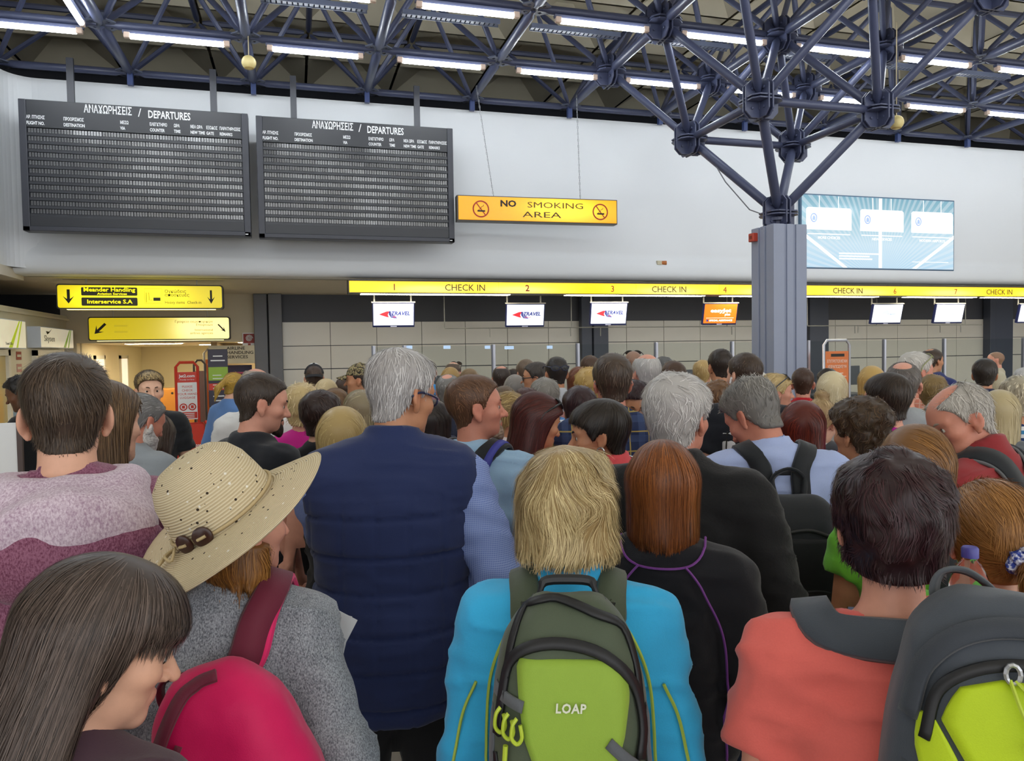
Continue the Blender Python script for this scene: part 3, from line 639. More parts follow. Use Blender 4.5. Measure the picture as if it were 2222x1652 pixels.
# luggage gauges
def loop_frame(par, w, z0, z1, r, m, y=0, name='frame'):
    pts = [(-w/2, y, z0), (-w/2, y, z1-.06), (-w/2+.05, y, z1), (w/2-.05, y, z1), (w/2, y, z1-.06), (w/2, y, z0)]
    return MB().path(pts, r, 8).build(name, m, par, smooth='auto')
redm = mat('gauge_red', '#c8321c', .4)
rg = thing('red_luggage_gauge', 'red luggage size gauge with a white PLEASE CHECK notice and bin', 'stand', (*aY(405, 800, 11.0)[:2], 0)); rg.rotation_euler = (0, 0, .15)
loop_frame(rg, .27, 0, 1.73, .02, redm)
MB().box((-.12, -.01, 1.46), (.12, .01, 1.6)).build('name_panel', redm, rg); text('lettering', 'Jet2.com', .055, prt_w, rg, (0, -.012, 1.53), align='CENTER', bold=.0015); text('lettering', 'Friendly low fares', .025, prt_w, rg, (0, -.012, 1.49), align='CENTER')
MB().box((-.12, -.012, .96), (.12, .008, 1.46)).build('notice', prt_w, rg)
for i, tx in enumerate(('PLEASE', 'CHECK', 'YOUR HAND', 'LUGGAGE')): text('lettering', tx, .042, redm, rg, (0, -.0135, 1.39-.05*i), align='CENTER')
for q in (-.055, .055): MB().path([(q+.042*math.cos(a), -.014, 1.13+.042*math.sin(a)) for a in np.linspace(0, 2*math.pi, 17)[:-1]], .007, 4, closed=True).box((q-.018, -.015, 1.11), (q+.018, -.012, 1.15)).build('roundel', redm, rg)
MB().box((-.115, -.0145, .975), (.115, -.012, 1.06)).build('notice_foot', redm, rg)
for i in range(3): MB().box((-.08, -.016, 1.035-.024*i), (.08, -.0145, 1.045-.024*i)).build('text_line', prt_w, rg)
for lo, hi in (((-.17, -.36, .4), (.19, -.345, .92)), ((-.17, -.36, .4), (-.155, -.04, .92)), ((.175, -.36, .4), (.19, -.04, .92)), ((-.17, -.055, .4), (.19, -.04, .92))): MB().box(lo, hi).build('bin_panel', redm, rg)
text('lettering', 'Jet2.com', .07, prt_w, rg, (-.02, -.363, .62), bold=.002, width=.18)
MB().path([(.23, -.3, .3), (.23, -.3, .9), (.2, -.28, .95)], .02, 8).build('side_rail', redm, rg, smooth='auto')
for q in (-.15, .17): MB().box((q-.02, -.34, 0), (q+.02, -.3, .4)).build('leg', redm, rg)
def gauge(px, d, w, z1, fm, pm, lab, pic=True, z0=.55):
    p = at(px, 800, d); g = thing('luggage_gauge', lab, 'stand', (p[0], p[1], 0)); loop_frame(g, w, 0, z1, .016, fm)
    MB().box((-w/2+.02, -.01, z0), (w/2-.02, .01, z1-.16)).build('panel', pm, g)
    if pic:
        for z in (z0+.25, z0+.72):
            MB().lathe([(.001, -.0), (.03, .02), (.03, .06), (.001, .08)], (0, -.02, z+.16), 10).box((-.05, -.014, z-.1), (.05, -.01, z+.13)).box((-.08, -.014, z-.02), (-.055, -.01, z+.12)).box((.055, -.014, z-.02), (.08, -.01, z+.12)).build('pictogram', prt_w, g)
        MB().box((-.08, -.012, z1-.25), (.08, -.01, z1-.22)).build('text_line', prt_w, g)
    MB().box((-w/2, -.2, 0), (w/2, .2, .03)).build('foot', fm, g, bevel=.005); return g
org = mat('gauge_orange', '#d2682a', .45)
gauge(433, 11.4, .16, 1.75, mat('gauge_black', '#4a4040', .5), mat('gauge_mauve', '#8a6a66', .6), 'dark framed narrow luggage gauge beside the red one', False)
gauge(463, 11.9, .26, 1.92, alu, org, 'orange luggage gauge with white figures behind the dark totem')
tt = thing('info_totem', 'tall dark totem with green and red stripes of text near the pillar', 'totem', (*aY(473, 800, 10.9)[:2], 0)); tt.rotation_euler = (0, 0, .1)
MB().box((-.125, 0, 0), (.125, .05, 1.9)).build('body', mat('totem_dark', '#2e2a3c', .4), tt, bevel=.006)
for z0, z1, c in ((1.48, 1.66, '#8fb23c'), (1.35, 1.44, '#c8382c'), (.93, 1.12, '#8fb23c'), (.76, .85, '#c8382c')):
    MB().box((-.12, -.006, z0), (.124, 0, z1)).build('stripe', mat('tot'+c, c, .5), tt)
    for q in range(2): MB().box((-.07, -.008, z0+.02+q*.045), (.07-.03*q, -.006, z0+.03+q*.045)).build('text_line', prt_w, tt)
for z, w_ in ((1.80, .06), (1.74, .09), (1.26, .07), (1.2, .06)): MB().box((-w_, -.003, z), (w_, 0, z+.016)).build('text_line', prt_w, tt)
nb = thing('navy_panel', 'navy roll-up panel standing behind the totem in the doorway', 'banner', (*aY(518, 800, 12.9)[:2], 0))
MB().box((-.2, 0, .05), (.2, .02, 1.66)).build('sheet', mat('banner_navy', '#2c2d58', .5), nb); MB().box((-.21, -.06, 0), (.21, .08, .05)).build('base', blackm, nb); MB().box((-.13, -.003, 1.52), (.13, 0, 1.55)).build('text_line', mat('print_pink', '#b85a8a', .5), nb)
# doorway of the handling office (dark) under its sign
struct('wall_office', MB().box((-1.29, 12.75, 0), (-1.22, 12.8, 1.7)).box((-1.22, 13.9, 0), (-.2, 14.0, 2.03)).box((-1.29, 12.8, 0), (-1.2, 13.95, 2.03)), mat('office_tan', '#8d7a5c', .6))
# orange easyjet frame by the column
gj = thing('baggage_rules_stand', 'orange baggage notice in a rounded steel frame beside the column', 'stand', (7.23, 8.9, 0))
loop_frame(gj, .42, 0, 1.89, .02, alu)
MB().box((-.19, -.01, .5), (.19, .01, 1.74)).build('panel', mat('notice_orange', '#d4702e', .45), gj)
MB().box((-.1, -.013, 1.665), (.12, -.01, 1.705)).build('logo_bar', prt_k, gj)
pw = mat('print_cream', '#ecd9c8', .5, var=0)
text('lettering', 'ΕΠΙΤΡΕΠΟΜΕΝΗ', .06, pw, gj, (0, -.012, 1.58), align='CENTER', width=.33); text('lettering', 'ΧΕΙΡΑΠΟΣΚΕΥΗ', .06, pw, gj, (0, -.012, 1.505), align='CENTER', width=.31)
for i in range(9): MB().box((-.16, -.012, 1.43-i*.045), (.10+.06*math.sin(i*2.1), -.01, 1.44-i*.045)).build('text_line', pw, gj)
MB().box((-.22, -.25, 0), (.22, .25, .03)).build('foot', alu, gj, bevel=.005)
# queue barrier at the far left
qb = thing('queue_barrier', 'chrome queue post with a blue belt at the left edge', 'barrier', (*at(3, 960, 2.6)[:2], 0))
MB().lathe([(0, 0), (.16, 0), (.16, .02), (.03, .04), (.03, .86), (.037, .86), (.037, .98), (.03, 1.0), (0, 1.0)], n=20).build('post', mat('chrome_post', '#8d9094', .25, .7), qb, smooth='auto')
pb = at(120, 945, 3.9); v = Vector((pb[0], pb[1], 0))-Vector(qb.location)
MB().add([(0, 0, .95), (v.x, v.y, .97), (v.x, v.y, .9), (0, 0, .88)], [(0, 1, 2, 3)]).add([(.004, .004, .95), (v.x+.004, v.y+.004, .97), (v.x+.004, v.y+.004, .9), (.004, .004, .88)], [(0, 1, 2, 3)]).build('belt', mat('belt_blue', '#2138a0', .6), qb)
MB().lathe([(0, 0), (.03, .0), (.03, 1.0), (0, 1.0)], (v.x, v.y, 0), 14).build('far_post', _M['chrome_post'], qb, smooth='auto')
nb2 = thing('notice_holder', 'white notice in a dark frame at the left edge', 'notice', (*at(-2, 960, 4.8)[:2], 0))
MB().box((-.12, 0, .95), (.1, .012, 1.4)).build('sheet', prt_w, nb2); MB().box((.1, -.008, .93), (.13, .02, 1.42)).build('frame', mat('holder_brown', '#4a3a36', .5), nb2); MB().tube((0, .03, 0), (0, .03, .95), .02, n=8).build('stem', blackm, nb2)
# ---------------------------------------------------------------- smooth solids (signed distance -> surface mesh)
f32 = np.float32
def smin(a, b, k):
    if k <= 0: return np.minimum(a, b)
    h = np.maximum(k-np.abs(a-b), 0)/k; return np.minimum(a, b)-h*h*(k*.25)
def smax(a, b, k): return -smin(-a, -b, k)
def d_ell(x, y, z, c, r, R=None):
    x, y, z = x-c[0], y-c[1], z-c[2]
    if R is not None:
        x, y, z = R[0][0]*x+R[1][0]*y+R[2][0]*z, R[0][1]*x+R[1][1]*y+R[2][1]*z, R[0][2]*x+R[1][2]*y+R[2][2]*z
    a, b, c_ = x*f32(1/r[0]), y*f32(1/r[1]), z*f32(1/r[2])
    k0 = np.sqrt(a*a+b*b+c_*c_); a = a*f32(1/r[0]); b = b*f32(1/r[1]); c_ = c_*f32(1/r[2])
    return k0*(k0-1)/np.maximum(np.sqrt(a*a+b*b+c_*c_), 1e-4)
def d_cone(x, y, z, a, b, ra, rb, fl=None):
    ba = [b[i]-a[i] for i in range(3)]; L = max(1e-9, sum(v*v for v in ba))
    px, py, pz = x-a[0], y-a[1], z-a[2]
    t = (px*f32(ba[0]/L)+py*f32(ba[1]/L)+pz*f32(ba[2]/L)); h = np.clip(t, 0, 1)
    dx, dy, dz = px-h*ba[0], py-h*ba[1], pz-h*ba[2]
    d = np.sqrt(dx*dx+dy*dy+dz*dz)-(ra+h*(rb-ra))
    if fl is not None: d = np.maximum(d, (t-1)*f32(math.sqrt(L)))     # flat cut at the far end
    return d
def d_box(x, y, z, c, h, r, R=None):
    x, y, z = x-c[0], y-c[1], z-c[2]
    if R is not None:
        x, y, z = R[0][0]*x+R[1][0]*y+R[2][0]*z, R[0][1]*x+R[1][1]*y+R[2][1]*z, R[0][2]*x+R[1][2]*y+R[2][2]*z
    qx, qy, qz = np.abs(x)-(h[0]-r), np.abs(y)-(h[1]-r), np.abs(z)-(h[2]-r)
    return np.sqrt(np.maximum(qx, 0)**2+np.maximum(qy, 0)**2+np.maximum(qz, 0)**2)+np.minimum(np.maximum(qx, np.maximum(qy, qz)), 0)-r
FAR = f32(.12); MRG = .07
class Sdf:
    def __init__(s): s.ops = []
    def ell(s, c, r, R=None, k=.03, op='u'):
        m = max(r) if R is not None else None
        e = np.array([m]*3 if m else r); c = np.array(c, float)
        s.ops.append((op, k, lambda x, y, z: d_ell(x, y, z, c, r, R), c-e, c+e)); return s
    def cone(s, a, b, ra, rb, k=.03, op='u', flat=None):
        a, b = np.array(a, float), np.array(b, float); m = max(ra, rb)
        s.ops.append((op, k, lambda x, y, z: d_cone(x, y, z, a, b, ra, rb, flat), np.minimum(a, b)-m, np.maximum(a, b)+m)); return s
    def box(s, c, h, r, R=None, k=.02, op='u'):
        c = np.array(c, float); e = np.array([math.sqrt(sum(v*v for v in h))]*3) if R is not None else np.array(h)
        s.ops.append((op, k, lambda x, y, z: d_box(x, y, z, c, h, r, R), c-e, c+e)); return s
    def fn(s, f, lo, hi, k=.02, op='u'): s.ops.append((op, k, f, np.array(lo, float), np.array(hi, float))); return s
    def bounds(s):
        u = [o for o in s.ops if o[0] == 'u']
        return np.min([o[3] for o in u], 0), np.max([o[4] for o in u], 0)
    def __call__(s, P):
        x, y, z = [P[:, i] for i in range(3)]; d = np.full(len(P), .5)
        for op, k, f, lo, hi in s.ops:
            v = f(x, y, z); d = smin(d, v, k) if op == 'u' else smax(d, -v if op == 's' else v, k)
        return d
    def grad(s, P, e=.002):
        g = np.stack([s(P+np.eye(3)[i]*e)-s(P-np.eye(3)[i]*e) for i in range(3)], 1); return g/np.maximum(np.linalg.norm(g, axis=1, keepdims=True), 1e-9)
    def project(s, P, off=0, it=6):
        P = np.array(P, float)
        for _ in range(it): P = P-s.grad(P)*(np.clip(s(P)-off, -.05, .05))[:, None]
        return P
    def grid(s, xs, ys, zs):
        F = np.full((len(xs), len(ys), len(zs)), FAR, f32)
        X = [a.astype(f32) for a in (xs, ys, zs)]
        for op, k, f, lo, hi in s.ops:
            sl = []
            for a, l, h in zip(X, lo, hi):
                i0 = np.searchsorted(a, l-MRG); i1 = np.searchsorted(a, h+MRG); sl.append(slice(i0, i1))
            if any(q.start >= q.stop for q in sl): continue
            x = X[0][sl[0]][:, None, None]; y = X[1][sl[1]][None, :, None]; z = X[2][sl[2]][None, None, :]
            v = f(x, y, z); B = F[tuple(sl)]
            F[tuple(sl)] = smin(B, v, k) if op == 'u' else smax(B, -v if op == 's' else v, k)
        return F
    def mesh(s, res, fine=None, pad=.03):
        lo, hi = s.bounds(); ax = []
        for i in range(3):
            if fine is None: ax.append(np.arange(lo[i]-pad, hi[i]+pad+res, res))
            else: ax.append(axis(lo[i]-pad, hi[i]+pad, fine[0][i], fine[1][i], fine[2], res))
        return nets(s.grid(*ax), *ax)
def axis(lo, hi, a, b, fine, coarse):
    a, b = max(lo, a), min(hi, b)
    p = list(np.arange(a, b+fine*.5, fine)); st = fine; q = p[0]; pre = []
    while q > lo: st = min(coarse, st*1.5); q -= st; pre.append(q)
    st = fine; q = p[-1]; post = []
    while q < hi: st = min(coarse, st*1.5); q += st; post.append(q)
    return np.array(pre[::-1]+p+post)
def nets(F, xs, ys, zs):
    S = F < 0; nx, ny, nz = F.shape
    cnt = sum(S[i:nx-1+i, j:ny-1+j, k:nz-1+k].astype(np.int8) for i in (0, 1) for j in (0, 1) for k in (0, 1))
    act = (cnt > 0) & (cnt < 8); I, J, K = np.nonzero(act)
    idx = np.full(act.shape, -1, np.int32); idx[I, J, K] = np.arange(len(I))
    acc = np.zeros((len(I), 3)); num = np.zeros(len(I)); AX = (xs, ys, zs); N = (I, J, K)
    for d in range(3):
        o1, o2 = [e for e in range(3) if e != d]
        for a in (0, 1):
            for b in (0, 1):
                c0 = [n.copy() for n in N]; c0[o1] = c0[o1]+a; c0[o2] = c0[o2]+b
                c1 = [n.copy() for n in c0]; c1[d] = c1[d]+1
                f0, f1 = F[tuple(c0)], F[tuple(c1)]; m = (f0 < 0) != (f1 < 0)
                t = np.where(m, f0/np.where(m, f0-f1, 1), 0)
                P = np.zeros((len(I), 3)); P[:, d] = AX[d][c0[d]]*(1-t)+AX[d][c1[d]]*t; P[:, o1] = AX[o1][c0[o1]]; P[:, o2] = AX[o2][c0[o2]]
                acc += P*m[:, None]; num += m
    V = acc/num[:, None]; Q = []
    for d in range(3):
        o1, o2 = (d+1) % 3, (d+2) % 3
        sl0 = [slice(None)]*3; sl1 = [slice(None)]*3; sl0[d] = slice(0, -1); sl1[d] = slice(1, None)
        for o in (o1, o2): sl0[o] = slice(1, -1); sl1[o] = slice(1, -1)
        A, B = S[tuple(sl0)], S[tuple(sl1)]; E = np.nonzero(A != B)
        e = [E[i]+(0 if i == d else 1) for i in range(3)]; flip = A[E]
        def cell(a, b):
            c = [q.copy() for q in e]; c[o1] = c[o1]-a; c[o2] = c[o2]-b; return idx[tuple(c)]
        q = np.stack([cell(1, 1), cell(0, 1), cell(0, 0), cell(1, 0)], 1); q[~flip] = q[~flip][:, ::-1]; Q.append(q)
    return V, np.concatenate(Q)
def np_mesh(name, V, Q, material=None, smooth=True, attrs=None, T=None):
    """mesh from numpy arrays: quads Q (n,4), optional triangles T, per-vertex float / colour attributes"""
    me = bpy.data.meshes.new(name); nq = len(Q); nt = 0 if T is None else len(T)
    me.vertices.add(len(V)); me.vertices.foreach_set('co', np.ascontiguousarray(V, np.float32).ravel())
    loops = np.ascontiguousarray(Q, np.int32).ravel() if nt == 0 else np.concatenate([np.asarray(Q, np.int32).ravel(), np.asarray(T, np.int32).ravel()])
    me.loops.add(len(loops)); me.loops.foreach_set('vertex_index', loops)
    st = np.concatenate([np.arange(nq)*4, nq*4+np.arange(nt)*3]).astype(np.int32)
    me.polygons.add(nq+nt); me.polygons.foreach_set('loop_start', st)
    me.polygons.foreach_set('use_smooth', np.ones(nq+nt, bool) if smooth else np.zeros(nq+nt, bool))
    for n, a in (attrs or {}).items():
        if a.ndim == 1: me.attributes.new(n, 'FLOAT', 'POINT').data.foreach_set('value', a.astype(np.float32))
        else: me.attributes.new(n, 'FLOAT_COLOR', 'POINT').data.foreach_set('color', np.concatenate([a, np.ones((len(a), 1))], 1).astype(np.float32).ravel())
    me.update(calc_edges=True)
    if material: me.materials.append(material)
    return me
def _hash(i, j, k, s):
    n = (i.astype(np.int64)*374761393+j.astype(np.int64)*668265263+k.astype(np.int64)*2147483647+s*1274126177) & 0xffffffff
    n = ((n ^ (n >> 13))*1274126177) & 0xffffffff; return ((n ^ (n >> 16)) & 0xffff)/32767.5-1
def vnoise(P, seed=0):
    B = np.floor(P).astype(np.int64); f = P-B; f = f*f*(3-2*f); r = 0
    for a in (0, 1):
        for b in (0, 1):
            for c in (0, 1):
                w = (f[:, 0] if a else 1-f[:, 0])*(f[:, 1] if b else 1-f[:, 1])*(f[:, 2] if c else 1-f[:, 2])
                r = r+w*_hash(B[:, 0]+a, B[:, 1]+b, B[:, 2]+c, seed)
    return r
def vnormals(V, Q):
    n = np.cross(V[Q[:, 2]]-V[Q[:, 0]], V[Q[:, 3]]-V[Q[:, 1]]); N = np.zeros_like(V)
    for i in range(4): np.add.at(N, Q[:, i], n)
    return N/np.maximum(np.linalg.norm(N, axis=1, keepdims=True), 1e-12)
def rotm(ax, deg):
    c, s = math.cos(math.radians(deg)), math.sin(math.radians(deg))
    return np.array({'x': [[1, 0, 0], [0, c, -s], [0, s, c]], 'y': [[c, 0, s], [0, 1, 0], [-s, 0, c]], 'z': [[c, -s, 0], [s, c, 0], [0, 0, 1]]}[ax])
# ribbons and tubes that follow a path
def ribbon(pts, nrm, width, thick):
    """closed strap: pts (n,3), outward normals (n,3)"""
    pts, nrm = np.asarray(pts, float), np.asarray(nrm, float); t = np.gradient(pts, axis=0); s = np.cross(t, nrm); s /= np.maximum(np.linalg.norm(s, axis=1, keepdims=True), 1e-9)
    w = (np.asarray(width)*np.ones(len(pts)))[:, None]/2
    V = np.concatenate([pts-s*w, pts-s*w*.85+nrm*thick, pts+s*w*.85+nrm*thick, pts+s*w]); n = len(pts); Q = []
    for i in range(n-1):
        for a, b in ((0, 1), (1, 2), (2, 3), (3, 0)): Q.append((a*n+i, a*n+i+1, b*n+i+1, b*n+i))
    Q += [(0, n, 2*n, 3*n), (n-1, 4*n-1, 3*n-1, 2*n-1)]
    return V, np.array(Q)
def spline(P, n):
    """Catmull-Rom through the points"""
    P = np.asarray(P, float); P = np.vstack([2*P[0]-P[1], P, 2*P[-1]-P[-2]]); m = len(P)-3; out = []
    for u in np.linspace(0, m-1e-6, n):
        i = int(u); t = u-i; a, b, c, d = P[i:i+4]
        out.append(.5*((2*b)+(-a+c)*t+(2*a-5*b+4*c-d)*t*t+(-a+3*b-3*c+d)*t**3))
    return np.array(out)
# ---------------------------------------------------------------- people
def skin_mat(name, col):
    if name in _M: return _M[name]
    t = NT(name); a = t.n('ShaderNodeAttribute', attribute_name='tint'); co = t.co(); c = lin(col)
    n = t.noise(co, 38, 4); base = t.mix(n, tuple(v*.86 for v in c), tuple(min(1, v*1.1) for v in c))
    t.col(t.mix(1.0, base, a.outputs['Color'], 'MULTIPLY')); t.bump(t.noise(co, 420, 3), .12, .001)
    _M[name] = t.setp(.46, 0, .4); return _M[name]
SKIN = {'fair': '#dcaa90', 'pink': '#d69a84', 'tan': '#c08866', 'red': '#c88670', 'dark': '#6b4630', 'pale': '#e3b59a'}
def hair_mat(c1, c2, rough=.42):
    n = 'hair_%s_%s' % (c1, c2)
    if n in _M: return _M[n]
    t = NT(n); a = t.n('ShaderNodeAttribute', attribute_name='tone'); t.col(t.mix(a.outputs['Fac'], c1, c2))
    _M[n] = t.setp(rough, 0, .38); return _M[n]
# --- head, in head space: origin between the ears, face to +Y, crown z=.117, chin z=-.118
def head_field(x, y, z, f='m', det=True, jaw=1.0, beak=1.0):
    ax = np.abs(x)
    d = d_ell(x, y, z, (0, -.014, .032), (.075, .096, .085))
    d = smin(d, d_ell(x, y, z, (0, .03, .03), (.064, .066, .062)), .03)
    d = smin(d, d_ell(x, y, z, (0, .036, -.035), (.059, .056, .07)), .03)
    jw = .050*jaw if f == 'm' else .046*jaw
    d = smin(d, d_ell(x, y, z, (0, .034, -.076), (jw, .054, .04)), .025)
    d = smin(d, d_ell(x, y, z, (0, .078, -.1), (.022, .017, .018)), .022)
    d = smin(d, d_ell(ax, y, z, (.044, .058, -.022), (.022, .026, .02)), .022)
    # ears: rim, bowl, lobe
    ea = rotm('x', 12) @ rotm('z', 28)
    e = d_ell(ax, y, z, (.08, -.008, -.008), (.0085, .021, .033), ea)
    e = smin(e, d_ell(ax, y, z, (.074, .0, -.04), (.007, .009, .012)), .01)
    if det: e = smax(e, -d_ell(ax, y, z, (.09, -.002, -.004), (.0085, .012, .019), ea), .005)
    d = smin(d, e, .008)
    d = smin(d, d_cone(ax, y, z, (.012, .089, .02), (.048, .074, .024), .009, .008), .016)          # brow
    if det:
        d = smax(d, -d_ell(ax, y, z, (.031, .1, .0), (.019, .02, .013)), .016)                        # eye sockets
        d = smin(d, d_ell(ax, y, z, (.031, .0745, .0), (.0135, .0125, .0125)), .004)                  # eyes
        d = smin(d, d_cone(ax, y, z, (.019, .084, .0075), (.043, .0775, .0055), .0038, .0038), .005)  # upper lids
        d = smin(d, d_cone(ax, y, z, (.02, .083, -.009), (.042, .076, -.0085), .003, .003), .006)
    d = smin(d, d_cone(x, y, z, (0, .088, .008), (0, .088+.026*beak, -.034), .0075, .0115), .014)    # nose
    if det:
        d = smin(d, d_ell(ax, y, z, (.0125, .098, -.038), (.0085, .0115, .0085)), .007)
        d = smax(d, -d_ell(ax, y, z, (.0065, .106, -.0475), (.0035, .005, .004)), .003)
        d = smin(d, d_cone(ax, y, z, (.002, .0965, -.0615), (.021, .088, -.066), .0052, .0025), .007)  # lips
        d = smin(d, d_cone(ax, y, z, (.0, .0955, -.073), (.019, .087, -.0675), .0062, .0025), .007)
        d = smax(d, -d_cone(ax, y, z, (0, .105, -.0668), (.022, .094, -.067), .0018, .001), .003)
        d = smax(d, -d_cone(ax, y, z, (.017, .098, -.042), (.032, .088, -.066), .001, .0005), .012)  # cheek fold
    return d
def head_tint(L, sex, stub=0):
    """skin colour of the head by place (lips, cheeks, ears, stubble)"""
    x, y, z = np.abs(L[:, 0]), L[:, 1], L[:, 2]; c = np.ones((len(L), 3))
    def blob(cx, cy, cz, r): return np.exp(-((x-cx)**2+(y-cy)**2+(z-cz)**2)/r**2)
    red = .55*blob(.042, .075, -.03, .022)+.5*blob(0, .115, -.034, .016)+.7*blob(.084, -.005, -.0, .026)
    c *= 1-red[:, None]*np.array([.02, .22, .24])
    lip = np.exp(-(((z+.068)/.0085)**2+(x/.022)**2))*(y > .08)
    c *= 1-lip[:, None]*(np.array([.12, .42, .36]) if sex == 'f' else np.array([.12, .3, .26]))
    eye = np.exp(-((x-.031)**2+(y-.088)**2+(z+.001)**2)/.017**2); c *= 1-eye[:, None]*.18
    if stub:
        b = np.clip((-.03-z)/.03, 0, 1)*np.clip((y+.01)/.03, 0, 1)*(z > -.15); c *= 1-(stub*b)[:, None]*np.array([.45, .4, .35])
    return c
# --- hair
def ZC(y, sty):
    """lowest hair by position front to back"""
    return np.interp(y, [-.12, -.07, -.04, -.022, -.005, .012, .022, .034, .05, .075, .1], sty).astype(y.dtype)
ZC_M = [-.088, -.088, -.075, -.04, .022, .012, -.018, .02, .05, .07, .072]
ZC_F = [-.095, -.09, -.07, -.035, .012, .0, -.02, .0, .035, .05, .055]
ZC_B = [-.085, -.08, -.075, -.07, -.06, -.05, -.03, .0, .03, .05, .055]
def hair_fn(h):
    st = h['st']; t = h.get('t', .012); tt = h.get('tt', t); L = h.get('L', .16); rx, ry = h.get('rx', .1), h.get('ry', .108)
    zc = h.get('zc', ZC_M if st in ('short', 'bald', 'crew') else ZC_F)
    lump, lf = h.get('lump', 0), h.get('lf', 30.); seed = h.get('seed', 1)
    def f(x, y, z):
        y = y+0*x+0*z; z = z+0*y; x = x+0*y
        th = t+(tt-t)*np.clip((z-.02)/.08, 0, 1)
        if h.get('fade'): th = th-h['fade']*np.clip((.03-z)/.1, 0, 1)
        d = smin(d_ell(x, y, z, (0, -.014, .032), (.075, .096, .085)), d_ell(x, y, z, (0, .03, .03), (.064, .066, .062)), .03)
        d = smin(d, d_ell(x, y, z, (0, .036, -.035), (.059, .056, .07)), .03)
        d = smin(d, d_cone(x, y, z, (0, -.022, -.05), (0, -.034, -.16), .049, .052), .03)-th
        if lump:
            P = np.stack([x.ravel(), y.ravel(), z.ravel()], 1)*lf
            d = d-lump*(vnoise(P+seed*7.3)+.5*vnoise(P*2.1+3)).reshape(d.shape).astype(d.dtype)
        d = smax(d, (ZC(y, zc)-z)*f32(.8), .014)
        if st == 'bald':
            b = h.get('b', (.055, .1, .07)); d = smax(d, -d_ell(x, y, z, (0, h.get('by', .035), .125), b), .02)
        if st in ('bob', 'long'):
            tp = h.get('tp', 0.0); sc = 1+tp*np.clip(-z/.15, 0, 1.5)
            q = np.sqrt((x/(rx*sc))**2+((y+h.get('cy', .02))/(ry*sc))**2)
            tu = (q-1)*min(rx, ry)
            if lump: tu = tu-lump*.8*vnoise(np.stack([x.ravel()*lf*1.4, y.ravel()*lf*1.4, z.ravel()*lf*.5], 1)+seed).reshape(tu.shape).astype(tu.dtype)
            if st == 'long': tu = smax(tu, -(y+.03+np.clip(-(z+.06), 0, .1)*.25)*f32(1)-.0-f32(.115), .02)
            hem = h.get('hem', 0)
            tu = smax(smax(tu, z-.06, .05), -(L+hem*np.abs(x)*4+.012*vnoise(np.stack([x.ravel()*50, y.ravel()*50, 0*z.ravel()], 1)).reshape(tu.shape))-z, .025)
            tu = smax(tu, y-h.get('yf', .028)-np.clip(-z-.09, 0, .2)*h.get('sw', .0), .02)
            tu = smax(tu, -(d_ell(x, y, z, (0, .01, -.12), (.068, .09, .13))), .015)
            d = smin(d, tu, .03)
        if h.get('bangs') is not None: d = smin(d, smax(d_ell(x, y, z, (0, .045, .035), (.072, .066, .05)), (.018-h['bangs']-z), .012), .02)
        if h.get('ztop') is not None: d = smax(d, z-h['ztop'], .01)
        for (a, b, ra, rb) in h.get('tails', ()): d = smin(d, d_cone(x, y, z, a, b, ra, rb), .012)
        for (c, r) in h.get('balls', ()): d = smin(d, d_ell(x, y, z, c, r), .01)
        return d
    return f
def hair_bounds(h):
    lo, hi = np.array([-.125, -.15, -.12]), np.array([.125, .13, .16])
    if h['st'] in ('bob', 'long'): m = 1+abs(h.get('tp', 0))*1.5; lo = np.minimum(lo, [-h.get('rx', .1)*m-.03, -h.get('ry', .108)*m-.06, -h.get('L', .16)-.12]); hi = np.maximum(hi, [h.get('rx', .1)*m+.03, .13, .16])
    for (a, b, ra, rb) in h.get('tails', ()): lo = np.minimum(lo, np.minimum(a, b)-max(ra, rb)-.03); hi = np.maximum(hi, np.maximum(a, b)+max(ra, rb)+.03)
    for (c, r) in h.get('balls', ()): lo = np.minimum(lo, np.array(c)-np.array(r)-.02); hi = np.maximum(hi, np.array(c)+np.array(r)+.02)
    return lo, hi
